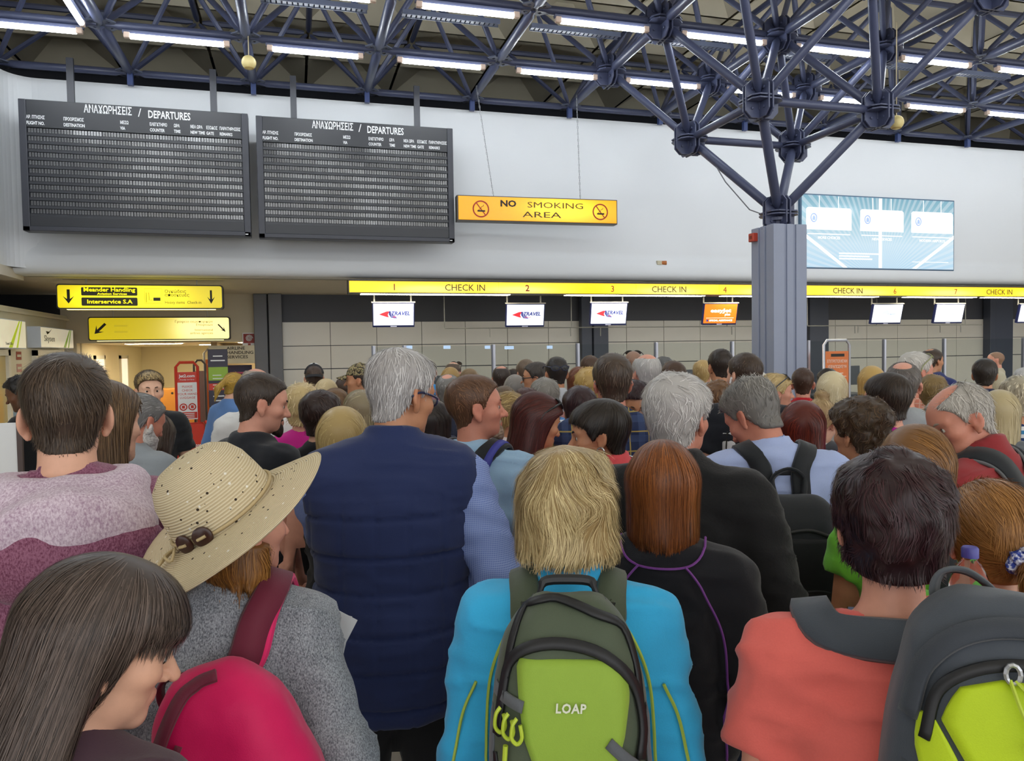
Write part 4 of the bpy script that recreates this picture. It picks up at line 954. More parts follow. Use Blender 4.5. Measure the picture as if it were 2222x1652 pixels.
def make_hair(h, q, seed):
    """returns V, Q, tone in head space.  q: 0 far .. 3 near"""
    rng = np.random.default_rng(seed); h = dict(h, seed=seed); f = hair_fn(h); lo, hi = hair_bounds(h)
    S = Sdf().fn(f, lo, hi, 0)
    V, Q = S.mesh((.015, .012, .0095, .007)[q], pad=.012)
    n = int((230, 600, 1450, 4400)[q]*h.get('n', 1)); 
    if n == 0: return V, Q, np.full(len(V), .4)
    A, B, Cc = V[Q[:, 0]], V[Q[:, 1]], V[Q[:, 2]]; ar = np.linalg.norm(np.cross(B-A, Cc-A), axis=1); ar *= (.25+np.clip((A[:, 2]+h.get('L', .1)+.2), 0, 1))
    pick = rng.choice(len(Q), n, p=ar/ar.sum()); u = rng.random((n, 3)); u /= u.sum(1, keepdims=True)
    P = A[pick]*u[:, :1]+B[pick]*u[:, 1:2]+Cc[pick]*u[:, 2:]
    ln = h.get('sl', .05)*(.6+.8*rng.random(n)); seg = min(h.get('seg', 6), (3, 4, 5, 6)[q])
    if h['st'] in ('short', 'bald'): ln *= np.clip((P[:, 2]-ZC(P[:, 1], h.get('zc', ZC_M)))/.07, .06, 1)
    step = ln/seg; crown = np.array(h.get('crown', (.012, -.075, .1))); lift = h.get('lift', .004)*rng.random(n)**1.5; wav = h.get('wave', .0); wf = h.get('wf', 40.)
    wd = h.get('wd', (.005, .0036, .0022, .0013)[q])*(.6+.8*rng.random(n)); off0 = rng.uniform(-.001, .0022, n)
    hang = h.get('hang', .12 if h['st'] in ('bob', 'long') else .0); mode = h.get('flow', 'crown'); tie = h.get('tie'); pts = []; nr = []
    jit = rng.normal(0, h.get('jit', .12), (n, 3)); tone = np.clip(rng.normal(.5, .15, n)+.3*vnoise(P*h.get('streak', 60.)*np.array([1, 1, .22])+5)+.22*vnoise(P*18+9), 0, 1)
    for i in range(seg+1):
        g = S.grad(P); pts.append(P.copy()); nr.append(g)
        if mode == 'crown':
            r = P-crown; w = np.clip((np.linalg.norm(r, axis=1)-.02)/.1, .0, 1)[:, None]; r = r/np.maximum(np.linalg.norm(r, axis=1, keepdims=True), 1e-6)
            sw = np.cross(g, r)*h.get('swirl', .35)*(1-w); d = r*(1-.75*w)+np.array([0, h.get('fwd', .0), -1.0])*w*.9+sw
        elif mode == 'part':
            px_ = h.get('px', .02); d = np.stack([np.sign(P[:, 0]-px_)*np.clip(P[:, 2]*12, 0, 1), -.25*np.ones(n)*np.clip(P[:, 2]*9, 0, 1), -.25-np.clip(.08-P[:, 2], 0, .3)*14], 1)
        elif mode == 'tie':
            d = np.array(tie)-P; dn = np.linalg.norm(d, axis=1, keepdims=True); d = np.where((dn < .05) | (P[:, 1:2] < tie[1]-.01), np.array([[0, -.15, -1.]]), d/np.maximum(dn, 1e-6))
        elif mode == 'up': d = np.array([0, -.3, 1.0])-(P-crown)*2
        elif mode == 'fwd': d = np.stack([P[:, 0]*3, np.ones(n)*.8, -.3-np.clip(.05-P[:, 2], 0, .2)*8], 1)
        elif mode == 'back': d = np.stack([P[:, 0]*1.5, -np.ones(n)*np.clip(.3+P[:, 2]*8, .05, 1), -.35-np.clip(.05-P[:, 2], 0, .2)*9], 1)
        if wav: d = d+wav*np.stack([vnoise(P*wf+seed), vnoise(P*wf+seed+31), vnoise(P*wf+seed+77)*.6], 1)
        d = d+jit; d = d/np.maximum(np.linalg.norm(d, axis=1, keepdims=True), 1e-6)
        dn = g[:, 2] < -.55
        dt = d-g*np.sum(d*g, 1, keepdims=True); dt = np.where(dn[:, None], np.array([[0, 0, -1.]])+jit*.4, dt); dt = dt/np.maximum(np.linalg.norm(dt, axis=1, keepdims=True), 1e-6)
        P = P+dt*(step*np.where(dn, hang, 1.0))[:, None]
        off = off0+lift*((i+1)/seg)**2
        P = np.where(dn[:, None], P, P-g*np.clip(S(P)-off, -.02, .02)[:, None])
    pts, nr = np.array(pts), np.array(nr); m = seg+1
    tg = np.gradient(pts, axis=0); sd = np.cross(tg, nr); sd /= np.maximum(np.linalg.norm(sd, axis=2, keepdims=True), 1e-9)
    pw = np.interp(np.arange(m)/seg, [0, .25, .8, 1], [.35, 1, .75, .12])[:, None]*wd[None, :]
    lay = np.linspace(-.0012, .0006, m)[:, None, None]
    Lf, Rt = pts-sd*pw[..., None]/2+nr*lay, pts+sd*pw[..., None]/2+nr*lay
    SV = np.stack([Lf, Rt], 2).transpose(1, 0, 2, 3).reshape(-1, 3)      # strand, seg, side
    b = (np.arange(n)*(2*m))[:, None]; k = (np.arange(seg)*2)[None, :]
    SQ = np.stack([b+k, b+k+1, b+k+3, b+k+2], 2).reshape(-1, 4)
    st = np.repeat(tone, 2*m)
    if h.get('tip') is not None: st = np.clip(st+h['tip']*np.tile(np.repeat(np.linspace(-.5, .5, m), 2), n), 0, 1)
    if h.get('grad') is not None:       # tone lighter towards the top of the hair
        z0, z1, am = h['grad']; st = np.clip(st+am*np.clip((SV[:, 2]-z0)/(z1-z0), 0, 1), 0, 1)
    if h.get('bandf'): st = np.clip(st+h['bandf'](SV), 0, 1)
    return np.concatenate([V-0*V, SV]), np.concatenate([Q, SQ+len(V)]), np.concatenate([np.full(len(V), h.get('base', .25)), st])
# --- hands (built once, wrist at origin, fingers along -Z, palm towards +X)
def hand_mesh(curl, res=.0068):
    S = Sdf().ell((0, 0, -.045), (.016, .041, .052)); S.cone((0, 0, .02), (0, 0, -.02), .027, .024, .02)
    for i, (y, L) in enumerate(((-.03, .058), (-.010, .074), (.011, .08), (.031, .072))):
        a = np.array([0, y, -.088]); ang = 0
        for s, l in enumerate((.45, .32, .25)):
            ang += curl*(.6+.15*s); b = a+L*l*np.array([math.sin(ang), 0, -math.cos(ang)]); S.cone(a, b, .0092-.001*s, .0085-.001*s, .005); a = b
    t = np.array([.005, .03, -.02]); 
    for d, r in (((.012, .028, -.03), .0125), ((.012, .012, -.03), .0105), ((.008, .002, -.024), .009)): b = t+np.array(d); S.cone(t, b, r, r*.92, .008); t = b
    return S.mesh(res, pad=.012)
HAND = {'relax': hand_mesh(.45), 'grip': hand_mesh(1.05), 'small': hand_mesh(.45, .0105)}
def place_hand(kind, side, wrist, fore, s):
    V, Q = HAND[kind]; V = V*s*np.array([1, 1, 1.0])
    z = -np.array(fore)/np.linalg.norm(fore); pal = np.array([-side, 0, 0]); xv = pal-z*pal.dot(z)
    if np.linalg.norm(xv) < .2: xv = np.array([0, 0, -1])-z*(-z[2])
    xv = xv/np.linalg.norm(xv); yv = np.cross(z, xv)
    if side > 0 and True: V = V*np.array([1, 1, 1])
    R = np.stack([xv, yv, z], 1); W = V @ R.T+np.array(wrist)
    return W, Q
ARM = {'d': ((.055, -.03, -.28), (.065, .05, -.52)), 'f': ((.06, -.04, -.27), (-.04, .2, -.32)), 'b': ((.085, -.09, -.26), (-.0, .13, -.40)), 'x': ((.06, -.03, -.28), (.0, .16, -.42)), 'u': ((.05, .03, -.27), (-.06, .17, -.12))}
class Body:
    """joints and solids of one person in own space (origin on the floor, facing +Y)"""
    def __init__(s, H, sex='m', w=1.0, g=1.0, lean=0, hy=0, hp=0, hr=0, arms='dd', hs=1.0, ne=1.0, sd=0.0):
        s.sex, s.H, s.g = sex, H, g; s.s = k = H/1.75; s.hs = hs*(.5+.5*k)*(.97 if sex == 'f' else 1.0)
        s.Rb = rotm('x', -lean); s.piv = np.array([0, 0, .95*k])
        s.sw = (.178 if sex == 'm' else .158)*w*k; s.up = lambda p: s.Rb @ (np.array(p, float)-s.piv)+s.piv
        s.w = w; s.ne = ne; s.sd = sd = sd+.018
        s.neck = s.up((0, -.012*k, (1.75-.117-.128)*k)); s.Rh = s.Rb.T @ np.eye(3) if False else rotm('z', -hy) @ rotm('x', -hp) @ rotm('y', hr)
        s.head = s.neck+s.Rh @ np.array([0, .018, .125])*s.hs
        s.arm = []
        for side, c in ((-1, arms[0]), (1, arms[1])):
            e, wv = ARM[c] if isinstance(c, str) else c
            sh = np.array([side*s.sw, -.012*k, (1.405-sd)*k])
            el = sh+np.array([side*e[0], e[1], e[2]])*k; wr = sh+np.array([side*wv[0], wv[1], wv[2]])*k
            s.arm.append((s.up(sh), s.up(el), s.up(wr)))
    def toH(s, P): return (np.asarray(P)-s.head) @ s.Rh/s.hs            # body -> head space
    def fromH(s, P): return (np.asarray(P)*s.hs) @ s.Rh.T+s.head
    def torso(s, S, inf=0, neck=False, gg=1.0):
        k, g, up, Rb = s.s, s.g, s.up, s.Rb; f = s.sex == 'f'; w = s.sw/.178; gx = (.5+.5*g); i = inf; sd = s.sd
        S.ell(up((0, -.002*k, 1.26*k)), (.150*w*gx+i, .112*k*g+i, .2*k+i), Rb, .05)
        S.cone(up((-.118*w, -.016*k, (1.395-sd)*k)), up((.118*w, -.016*k, (1.395-sd)*k)), .062*k+i, .062*k+i, .05)
        for q in (-1, 1): S.cone(up((q*.02, -.026*k, (1.478-sd)*k)), up((q*.15*w, -.014*k, (1.418-sd)*k)), .05*k+i*.7, .046*k+i, .05)
        S.ell(up((0, .008*k*g*g, 1.07*k)), ((.132 if f else .142)*k*gx+i, .108*k*g+i, .17*k+i), Rb, .06)
        S.ell(up((0, -.01*k, .955*k)), ((.165 if f else .158)*k*gx+i, .118*k*g+i, .13*k+i), Rb, .06)
        if f: 
            for q in (-1, 1): S.ell(up((q*.072, .085*k*g, 1.235*k)), (.062*k*gx+i, .058*k*g+i, .062*k+i), Rb, .04)
        if g > 1.12: S.ell(up((0, .05*k*(g-.6), 1.08*k)), (.13*k*g+i, .1*k*g+i, .13*k+i), Rb, .06)
    def limbs(s, S, inf=0, upto=2.0, r=1.0, sides=(0, 1), cut=None, k=.03):
        for n in sides:
            a, b, c = s.arm[n]; q = s.s*r*(1.0 if s.sex == 'm' else .9)*(.6+.4*s.g)
            if upto <= 1: e = a+(b-a)*upto; S.cone(a, e, .062*q+inf, (.062-.016*upto)*q+inf*1.25, k, flat=True)
            else: S.cone(a, b, .061*q+inf, .046*q+inf, k); e = b+(c-b)*(upto-1); S.cone(b, e, .046*q+inf, (.046-.015*(upto-1))*q+inf*.9, .02, flat=True)
    def legs(s, S, inf=0):
        k = s.s
        for q in (-1, 1):
            S.cone((q*.088*k, -.005, .9*k), (q*.095*k, .012*k, .5*k), .088*k*(.5+.5*s.g)+inf, .058*k+inf, .04)
            S.cone((q*.095*k, .012*k, .5*k), (q*.1*k, -.012*k, .09*k), .056*k+inf, .04*k+inf, .03)
def build_person(p):
    """p: dictionary of one person -> Empty 'person' with body, hair and clothes as children"""
    d = p['d']; x0, y0 = p['px']; sex = p.get('s', 'm'); h = p.get('hair')
    q = p.get('q', 3 if d < 2.0 else 2 if d < 3.4 else 1 if d < 5.2 else 0)
    top = at(x0, y0, d); ht = (h.get('tt', h.get('t', .012)) if h else 0)*.8
    lean, hp = p.get('lean', 0), p.get('hp', 0)
    # stature so that the crown, with the lean and nod taken into account, meets the place seen
    H = top[2]-ht
    for _ in range(4):
        B = Body(H, sex, p.get('w', 1), p.get('g', 1), lean, p.get('hy', 0), hp, p.get('hr', 0), p.get('arms', 'dd'), p.get('hs', 1), p.get('ne', 1), p.get('sd', 0))
        ang = np.linspace(-math.pi, math.pi, 40); ring = B.fromH(np.stack([0*ang, -.014+.096*np.cos(ang), .032+.085*np.sin(ang)], 1)); H += (top[2]-ht)-ring[:, 2].max()
    az = math.atan2(ray(x0, y0)[0], ray(x0, y0)[1]); rz = -(az+math.radians(p.get('a', 0)))
    Rz = rotm('z', math.degrees(rz)); hc = Rz @ (B.head+np.array([0, 0, 0])); base = np.array([top[0], top[1], 0])-np.array([hc[0], hc[1], 0])
    root = thing('person', p['l'], 'person', base, rz); p['B'] = B; p['root'] = root; p['q'] = q
    sk = p.get('skin', 'fair'); sm = skin_mat('skin_'+sk, SKIN[sk])
    # body
    S = Sdf(); B.torso(S, -.006); B.limbs(S, 0, 2.0); B.legs(S, -.004)
    k = B.s; nr = (.051 if sex == 'm' else .044)*k*B.ne
    hn = B.fromH([(0, -.022, -.05)])[0]; S.cone(B.up((0, -.03*k, 1.44*k)), hn, nr*1.12, nr, .035)
    for sg in (-1, 1): S.cone((sg*.1*k, -.02*k, .06*k), (sg*.115*k, .14*k, .035*k), .04*k, .032*k, .02)
    Rh, hc_, hs = B.Rh, B.head, B.hs; det = q > 0
    def hf(x, y, z):
        X, Y, Z = x-hc_[0], y-hc_[1], z-hc_[2]; i = f32(1/hs)
        l = [(Rh[0][c]*X+Rh[1][c]*Y+Rh[2][c]*Z)*i for c in range(3)]
        return head_field(l[0].astype(f32), l[1].astype(f32), l[2].astype(f32), sex, det, p.get('jaw', 1), p.get('beak', 1))*f32(hs)
    S.fn(hf, hc_-.135*hs, hc_+.135*hs, .025)
    r = (.012, .0096, .0066, .0045)[q]; lo, hi = hc_-.135*hs, hc_+.135*hs; lo[2] -= .085*k; lo[1] -= .02
    ax = [np.arange(lo[i], hi[i]+r, r) for i in range(3)]; F = S.grid(*ax)
    F[0], F[-1] = np.maximum(F[0], r), np.maximum(F[-1], r); F[:, 0], F[:, -1] = np.maximum(F[:, 0], r), np.maximum(F[:, -1], r); F[:, :, 0] = np.maximum(F[:, :, 0], r)
    V, Q = nets(F, *ax); S.ops.pop(); rb = .045 if not p.get('hands') else .022
    lo, hi = S.bounds(); ax = [np.arange(lo[i]-.03, hi[i]+.03+rb, rb) for i in range(3)]; V2, Q2 = nets(S.grid(*ax)+f32(.003), *ax); Q = np.concatenate([Q, Q2+len(V)]); V = np.concatenate([V, V2])
    n0 = len(V)
    if True:
        for n, side in ((0, -1), (1, 1)):
            a, b, c = B.arm[n]; HV, HQ = place_hand(p.get('grip', 'relax' if q > 1 or p.get('hands') else 'small'), side, c, c-b, k*(.95 if sex == 'm' else .86)); Q = np.concatenate([Q, HQ+len(V)]); V = np.concatenate([V, HV])
    tint = head_tint(B.toH(V), sex, p.get('stub', 0)); body = link('body', np_mesh('body', V, Q, sm, attrs={'tint': tint}), root)
    # clothes
    for c in p.get('wear', ()): dress(p, B, root, q, **c)
    if not any(c.get('kind') == 'trousers' for c in p.get('wear', ())): dress(p, B, root, q, kind='trousers', m=p.get('tr', 'denim'))
    # hair
    for hh, nm in ((h, 'hair'), (p.get('beard'), 'beard')):
        if not hh: continue
        V, Q, tone = make_hair(hh, q if nm == 'hair' else min(q, 2), hash_str(p['l'])) if nm == 'hair' else make_beard(hh, q, hash_str(p['l']))
        link(nm, np_mesh(nm, B.fromH(V), Q, hair_mat(hh['c'][0], hh['c'][1], hh.get('ro', .42)), attrs={'tone': tone}), root)
    if p.get('face'): face_bits(p, B, root)
    return root
def hash_str(t): return sum((i+1)*ord(c) for i, c in enumerate(t)) % 9973
def make_beard(h, q, seed):
    rng = np.random.default_rng(seed); full = h.get('full', True); t = h.get('t', .008)
    def f(x, y, z):
        y = y+0*x+0*z; z = z+0*y; x = x+0*y
        d = head_field(x, y, z, 'm', False)-t
        if full: d = smax(d, (z-np.interp(y, [-.0, .02, .05, .075, .1], [-.01, -.025, -.05, -.056, -.055]).astype(z.dtype)), .01); d = smax(d, -.01-y, .01); d = smin(d, d_ell(x, y, z, (0, .075, -.115), (.035, .03, .035)), .02)
        else: d = smax(d, np.maximum(np.abs(x)-.03, z+.05), .008); d = smax(d, .055-y, .008); d = smin(d, d_ell(x, y, z, (0, .088, -.11), (.018, .014, .022)), .012)
        return smax(d, -d_cone(np.abs(x), y, z, (0, .1, -.068), (.022, .09, -.067), .009, .006), .004)
    S = Sdf().fn(f, (-.1, -.05, -.16), (.1, .13, .02), 0); V, Q = S.mesh(.006, pad=.01)
    return V, Q, rng.random(len(V))
def face_bits(p, B, root):
    ew = mat('eye_white', '#d8d2c8', .2, var=0); ir = mat('iris_'+p.get('iris', 'brown'), {'brown': '#2a1c14', 'blue': '#3c4a58'}[p.get('iris', 'brown')], .15, var=0)
    br = mat('brow_'+p.get('brow', '#3a2a20'), p.get('brow', '#3a2a20'), .8)
    lk = p.get('look', (0, 0))
    for sx in (-1, 1):
        c = np.array([sx*.031, .0752, .0]); u = np.linspace(0, math.pi, 9); e = link('eye', None, root) if False else None
        mb = MB().lathe([(.0128*math.sin(a), -.0128*math.cos(a)) for a in u], n=14); V = np.array(mb.v)+c; mb.v = [tuple(t) for t in B.fromH(V)]
        e = mb.build('eye', ew, root, smooth=True)
        dr = np.array([lk[0], 1.0, lk[1]]); dr /= np.linalg.norm(dr); P = B.fromH(np.array([c+dr*.0105, c+dr*.0135]))
        MB().tube(P[0], P[1], .0062*B.hs, n=12).build('iris', ir, e)
        pts = np.array([(sx*.014, .0985, .021), (sx*.026, .0955, .0265), (sx*.038, .0865, .026), (sx*.047, .077, .021)]); MB().path([tuple(t) for t in B.fromH(spline(pts, 8))], [.002, .0036, .004, .004, .0036, .003, .0024, .001], 6).build('eyebrow', br, root, smooth=True)
# --- fabrics
FAB = {}
def fab(m):
    if not isinstance(m, str): return m
    if m in FAB: return FAB[m]() if callable(FAB[m]) else FAB[m]
    return cloth('cloth_'+m, m)
FAB['denim'] = lambda: cloth('denim', '#2f3b52', weave=700, b=.4)
FAB['black_fleece'] = lambda: cloth('fleece_black', '#191a1c', weave=400, b=.6)
FAB['black'] = lambda: cloth('black_cloth', '#17181b', weave=900)
def dress(p, B, root, q, kind='tee', m='#888888', neck='crew', inf=.014, sl=None, wr=1.0, name=None, res=None, label=None, quilt=None, extra=None, hem=.86, arm=.085):
    k = B.s; S = Sdf(); fm = fab(m)
    if kind == 'trousers':
        B.legs(S, .012); S.ell(B.up((0, -.01*k, .96*k)), (.162*k*(.5+.5*B.g), .12*k*B.g, .13*k), B.Rb, .05)
        V, Q = S.mesh(.046); link(name or 'trousers', np_mesh('trousers', V, Q, fm), root)
        for sg in (-1, 1):
            T = Sdf(); T.cone((sg*.1*k, -.03*k, .05*k), (sg*.116*k, .15*k, .04*k), .05*k, .042*k, .02); T.box((sg*.108*k, .06*k, -.05), (.2, .3, .05), .01, None, .005, 's'); V, Q = T.mesh(.03); link('shoe', np_mesh('shoe', V, Q, mat('shoe_leather', '#2a2624', .5)), root)
        return
    B.torso(S, inf)
    up = sl if sl is not None else {'tee': .62, 'long': 1.97, 'vest': 0, 'polo': .62}[kind]
    if up > 0: B.limbs(S, inf*.9, up, k=.05)
    if kind == 'vest':                                                  # open armholes
        for n in (0, 1):
            a, b, c = B.arm[n]; dr = (b-a)/np.linalg.norm(b-a); sd = -1 if n == 0 else 1
            S.ell(B.up((sd*(B.sw+arm*k), -.01, 1.34*k)), (.085*k, .14*k, .16*k), None, .012, 's')
    if hem < .84: S.ell(B.up((0, -.008*k, (hem+.12)*k)), ((.165*(.5+.5*B.g))*k+inf, .12*k*B.g+inf, .3*k), B.Rb, .06)
    S.box(B.up((0, 0, (hem-.5)*k)), (.6, .6, .5*k), .005, None, .012, 's')           # hem
    nk = B.up((0, -.026*k, (1.46-B.sd)*k)); hn = B.fromH([(0, -.022, -.06)])[0]; ax = hn-nk; ax /= np.linalg.norm(ax); nr = (.063 if B.sex == 'm' else .053)*k*B.ne
    if neck == 'crew': S.cone(nk, nk+ax*.055*k, nr+.012, nr+.004, .02, flat=True)
    if neck == 'wide': S.ell(B.up((0, .03*k, 1.53*k)), (.1*k, .11*k, .09*k), B.Rb, .01, 's')
    if neck in ('polo', 'high'):
        hgt = (.085 if neck == 'polo' else .105)*k; S.cone(nk-ax*.01, nk+ax*hgt, nr+.022, nr+(.009 if neck == 'polo' else .016), .018, flat=True)
        if neck == 'polo':
            for sg in (-1, 1): S.ell(B.up((sg*.055*k, .055*k, 1.455*k)), (.035*k, .03*k, .02*k), B.Rb @ rotm('y', sg*25), .012)
            S.cone(nk+ax*.012, nk+ax*.04*k, nr+.03, nr+.026, .006, flat=True)
    if neck == 'hood':
        for an in np.linspace(-2.2, 2.2, 11):
            c = B.up((math.sin(an)*.095*k, -.045*k-math.cos(an)*.072*k, (1.475-.012*math.cos(an))*k)); S.ell(c, (.04*k, .04*k, .045*k), None, .03)
        S.ell(B.up((0, -.135*k, 1.40*k)), (.1*k, .035*k, .085*k), B.Rb, .03)
    if extra: extra(S, B)
    r = res or (.027, .021, .0145, .0105)[q]; V, Q = S.mesh(r)
    if q > 0 and wr > 0:
        N = vnormals(V, Q); P = V*np.array([1, 1, 1.9])
        n1 = 1-np.abs(vnoise(P*np.array([9, 9, 11])+hash_str(p['l'])*.1)); n2 = vnoise(V*26+3)
        n3 = 1-np.abs(vnoise(V @ rotm('x', 35).T*np.array([7, 7, 24])+hash_str(p['l'])*.07)); V = V+N*(((n1-.6)*.010+n2*.0028+(n3**3-.3)*.011)*wr)[:, None]
    if quilt: V = quilt(V, vnormals(V, Q), B)
    p.setdefault('S', {})[name or 'top'] = S; p['top'] = S
    o = link(name or ('shirt' if kind != 'vest' else 'vest'), np_mesh('shirt', V, Q, fm), root)
    if label: o['label'] = label
# ---------------------------------------------------------------- the crowd
def HR(st, c1, c2, **k): return dict(st=st, c=(c1, c2), **k)
def crew(c1, c2, **k): return HR('short', c1, c2, **{**dict(t=.006, tt=.011, sl=.022, fade=.001, jit=.25, lift=.003), **k})
def shortm(c1, c2, **k): return HR('short', c1, c2, **{**dict(t=.010, tt=.018, sl=.04, fade=.001, jit=.18, lift=.006), **k})
def shortf(c1, c2, **k): return HR('short', c1, c2, **{**dict(t=.018, tt=.03, sl=.055, jit=.25, lift=.012, lump=.004, wave=.5, zc=ZC_F), **k})
def curly(c1, c2, **k): return HR('short', c1, c2, **{**dict(t=.026, tt=.038, sl=.05, jit=.5, lift=.014, lump=.008, lf=45., wave=1.6, wf=60., zc=ZC_B), **k})
def bob(c1, c2, **k): return HR('bob', c1, c2, **{**dict(t=.018, tt=.024, sl=.11, L=.13, jit=.07, lift=.004, zc=ZC_B, flow='part', seg=7), **k})
def longh(c1, c2, **k): return HR('long', c1, c2, **{**dict(t=.018, tt=.022, sl=.14, L=.26, jit=.06, lift=.004, zc=ZC_B, flow='part', seg=8, ry=.1), **k})
def balding(c1, c2, **k): return HR('bald', c1, c2, **{**dict(t=.008, tt=.008, sl=.03, jit=.2, lift=.004), **k})
def tee(m, **k): return dict(kind='tee', m=m, **k)
def polo(m, **k): return dict(kind='tee', m=m, neck='polo', **k)
def longs(m, **k): return dict(kind='long', m=m, **k)
BLACK, GREYT, WHITE = '#1c1d21', '#8d9196', '#d9dadc'
def stripes(name, cols, per, ax=2, soft='CONSTANT'):
    def mk():
        if name in _M: return _M[name]
        t = NT(name); sp = t.n('ShaderNodeSeparateXYZ'); t.l(t.co(), sp.inputs[0]); v = t.math('FRACT', t.math('MULTIPLY', sp.outputs[ax], 1/per))
        t.col(t.ramp(v, [(i/len(cols), c) for i, c in enumerate(cols)], soft)); _M[name] = t.setp(.9, 0, .2); return _M[name]
    FAB[name] = mk
def plaid(name, base, l1, per, wd=.08, l2=None):
    def mk():
        if name in _M: return _M[name]
        t = NT(name); sp = t.n('ShaderNodeSeparateXYZ'); t.l(t.co(), sp.inputs[0]); c = None
        n = t.mix(t.noise(t.co(), 8), base, tuple(v*1.25 for v in lin(base)))
        for ax, off in ((0, .3), (2, .1)):
            v = t.math('FRACT', t.math('ADD', t.math('MULTIPLY', sp.outputs[ax], 1/per), off))
            m_ = t.math('LESS_THAN', v, wd); n = t.mix(t.math('MULTIPLY', m_, .75), n, l1)
            if l2: v2 = t.math('FRACT', t.math('ADD', t.math('MULTIPLY', sp.outputs[ax], 1/per), off+.5)); n = t.mix(t.math('MULTIPLY', t.math('LESS_THAN', v2, .35), .35), n, l2)
        t.col(n); _M[name] = t.setp(.9, 0, .2); return _M[name]
    FAB[name] = mk
def marl(name, c1, c2, sc=260, st=(.42, .58)):
    def mk():
        if name in _M: return _M[name]
        t = NT(name); f = t.noise(t.mapv(t.co(), (1, 1, .55)), sc, 3, .7); g = t.noise(t.co(), 11, 3); t.col(t.ramp(t.math('ADD', t.math('MULTIPLY', f, .8), t.math('MULTIPLY', g, .2)), [(st[0], c1), (st[1], c2)]))
        t.bump(f, .3, .002); _M[name] = t.setp(.95, 0, .15, sheen=.2); return _M[name]
    FAB[name] = mk
def dots(name, base, dot, sc):
    def mk():
        if name in _M: return _M[name]
        t = NT(name); v = t.n('ShaderNodeTexVoronoi'); t.l(t.co(), v.inputs['Vector']); v.inputs['Scale'].default_value = sc; v.inputs['Randomness'].default_value = .3
        t.col(t.mix(t.math('LESS_THAN', v.outputs['Distance'], .33), base, dot)); _M[name] = t.setp(.9, 0, .2); return _M[name]
    FAB[name] = mk
plaid('plaid_navy', '#262f4c', '#b09a4e', .085, .07, '#4a5a80'); plaid('plaid_pink', '#d98f7c', '#e9c4b4', .03, .25)
marl('marl_maroon', '#6d3a52', '#96647c', 330); marl('marl_hood', '#a58aa0', '#d8c9d6', 240, (.36, .6)); marl('marl_grey', '#565a62', '#a9aeb6', 420, (.38, .62))
stripes('stripe_blue', ['#2c3f6a', '#d6d8dc', '#3f7fae', '#d6d8dc'], .08); plaid('gingham', '#5f72b0', '#96a8d6', .0052, .45); stripes('stripe_polo', ['#5f8fd0', '#d7dce6'], .03)
dots('dots_pink', '#e6dfe4', '#a3225e', 55); dots('dots_black', '#e0e0e2', '#1a1a1e', 40); dots('floral_navy', '#22304f', '#a08038', 48)
DK = ('#1d1613', '#3d2f28'); BR = ('#2f241e', '#5b493c'); BL = ('#8a6a3c', '#d8b878'); GY = ('#6d6a68', '#b9b6b4'); WH = ('#a7a5a4', '#e6e5e5'); PB = ('#b09a70', '#ead9b0')
P = []
def quilted(V, N, B):
    z = np.abs(((V[:, 2]+.02)/.105) % 1-.5)*.105; x = np.abs((V[:, 0]/.092+.5) % 1-.5)*.092; e = .5-0*z
    gz = np.exp(-((.0525-z)/.0048)**2); gx = np.exp(-((.046-x)/.004)**2); low = (V[:, 2] < 1.36*B.s)
    return V+N*(low*(.006*np.cos(np.pi*np.clip(z/.0525, 0, 1)*.9)*0+.005-.012*gz-.004*gx))[:, None]
def add(l, px, d, **k): k.update(l=l, px=px, d=d); P.append(k); return k
# ---- far people by the counters
add('person with dark crew cut in a blue jacket near the glass', (930, 782), 7.75, hair=crew(*DK), wear=[longs('#3f8fd0')], a=8)
add('person with bald crown and glasses pushed up by the glass', (984, 785), 8.30, hair=balding('#4a3a30', '#7a6a5a'), skin='pink', wear=[tee('#4a4a40')], hy=30)
add('person with straw blonde hair below the bald far head', (977, 797), 7.40, s='f', hair=bob(*BL), wear=[tee('#9a6a7a')])
add('person with streaked brown blonde hair near the second glass post', (1018, 800), 7.04, s='f', hair=bob('#4a3626', '#c0a070', streak=90.), wear=[tee('#3c3a40')])
add('person with balding dark head in a coral red polo', (1088, 793), 6.72, hair=balding('#2a2320', '#5a4c44', b=(.045, .05, .05), by=-.03), skin='pink', wear=[polo('#d8464e')], a=5)
add('person with dark hair half hidden beyond the coral polo', (1113, 800), 7.80, hair=shortm(*DK), wear=[tee('#555860')])
add('person with long grey streaked hair beside the man in glasses', (1117, 813), 6.34, s='f', hair=longh('#5a5450', '#cfc8c0', streak=120.), wear=[tee('#7a4450')])
add('person with grey brown hair turned away near the glass', (1140, 780), 7.09, hair=shortm('#5a4a3c', '#8f7f6c'), wear=[longs('#6f8fb8')], a=-20)
man_gl = add('person in dark glasses and blue shirt facing left', (1162, 786), 5.96, hair=shortm('#2e2926', '#5e5650'), skin='tan', wear=[polo('#7f9fce')], a=-70, hy=-15, face=1, beak=1.15)
add('person with dark hair in a pale grey polo, sunglasses behind the head', (1207, 774), 5.58, hair=crew('#241f1d', '#3c3531'), skin='tan', wear=[polo('#c3c9d2')], a=10, hy=-25, g=1.1)
add('person with chestnut hair left of the plaid shirt', (1255, 796), 6.30, s='f', hair=bob('#5a2f1c', '#8a5232', L=.1), wear=[tee('#7a6a60')])
add('person with brown hair seen above the curly blonde', (1280, 772), 6.63, hair=shortm('#3a2a20', '#6a4c38'), wear=[tee('#6a7480')])
add('person with curly bright blonde hair behind the plaid shirt', (1277, 798), 5.21, s='f', hair=curly('#9a7a40', '#e6c880'), wear=[tee('#b07a7a')])
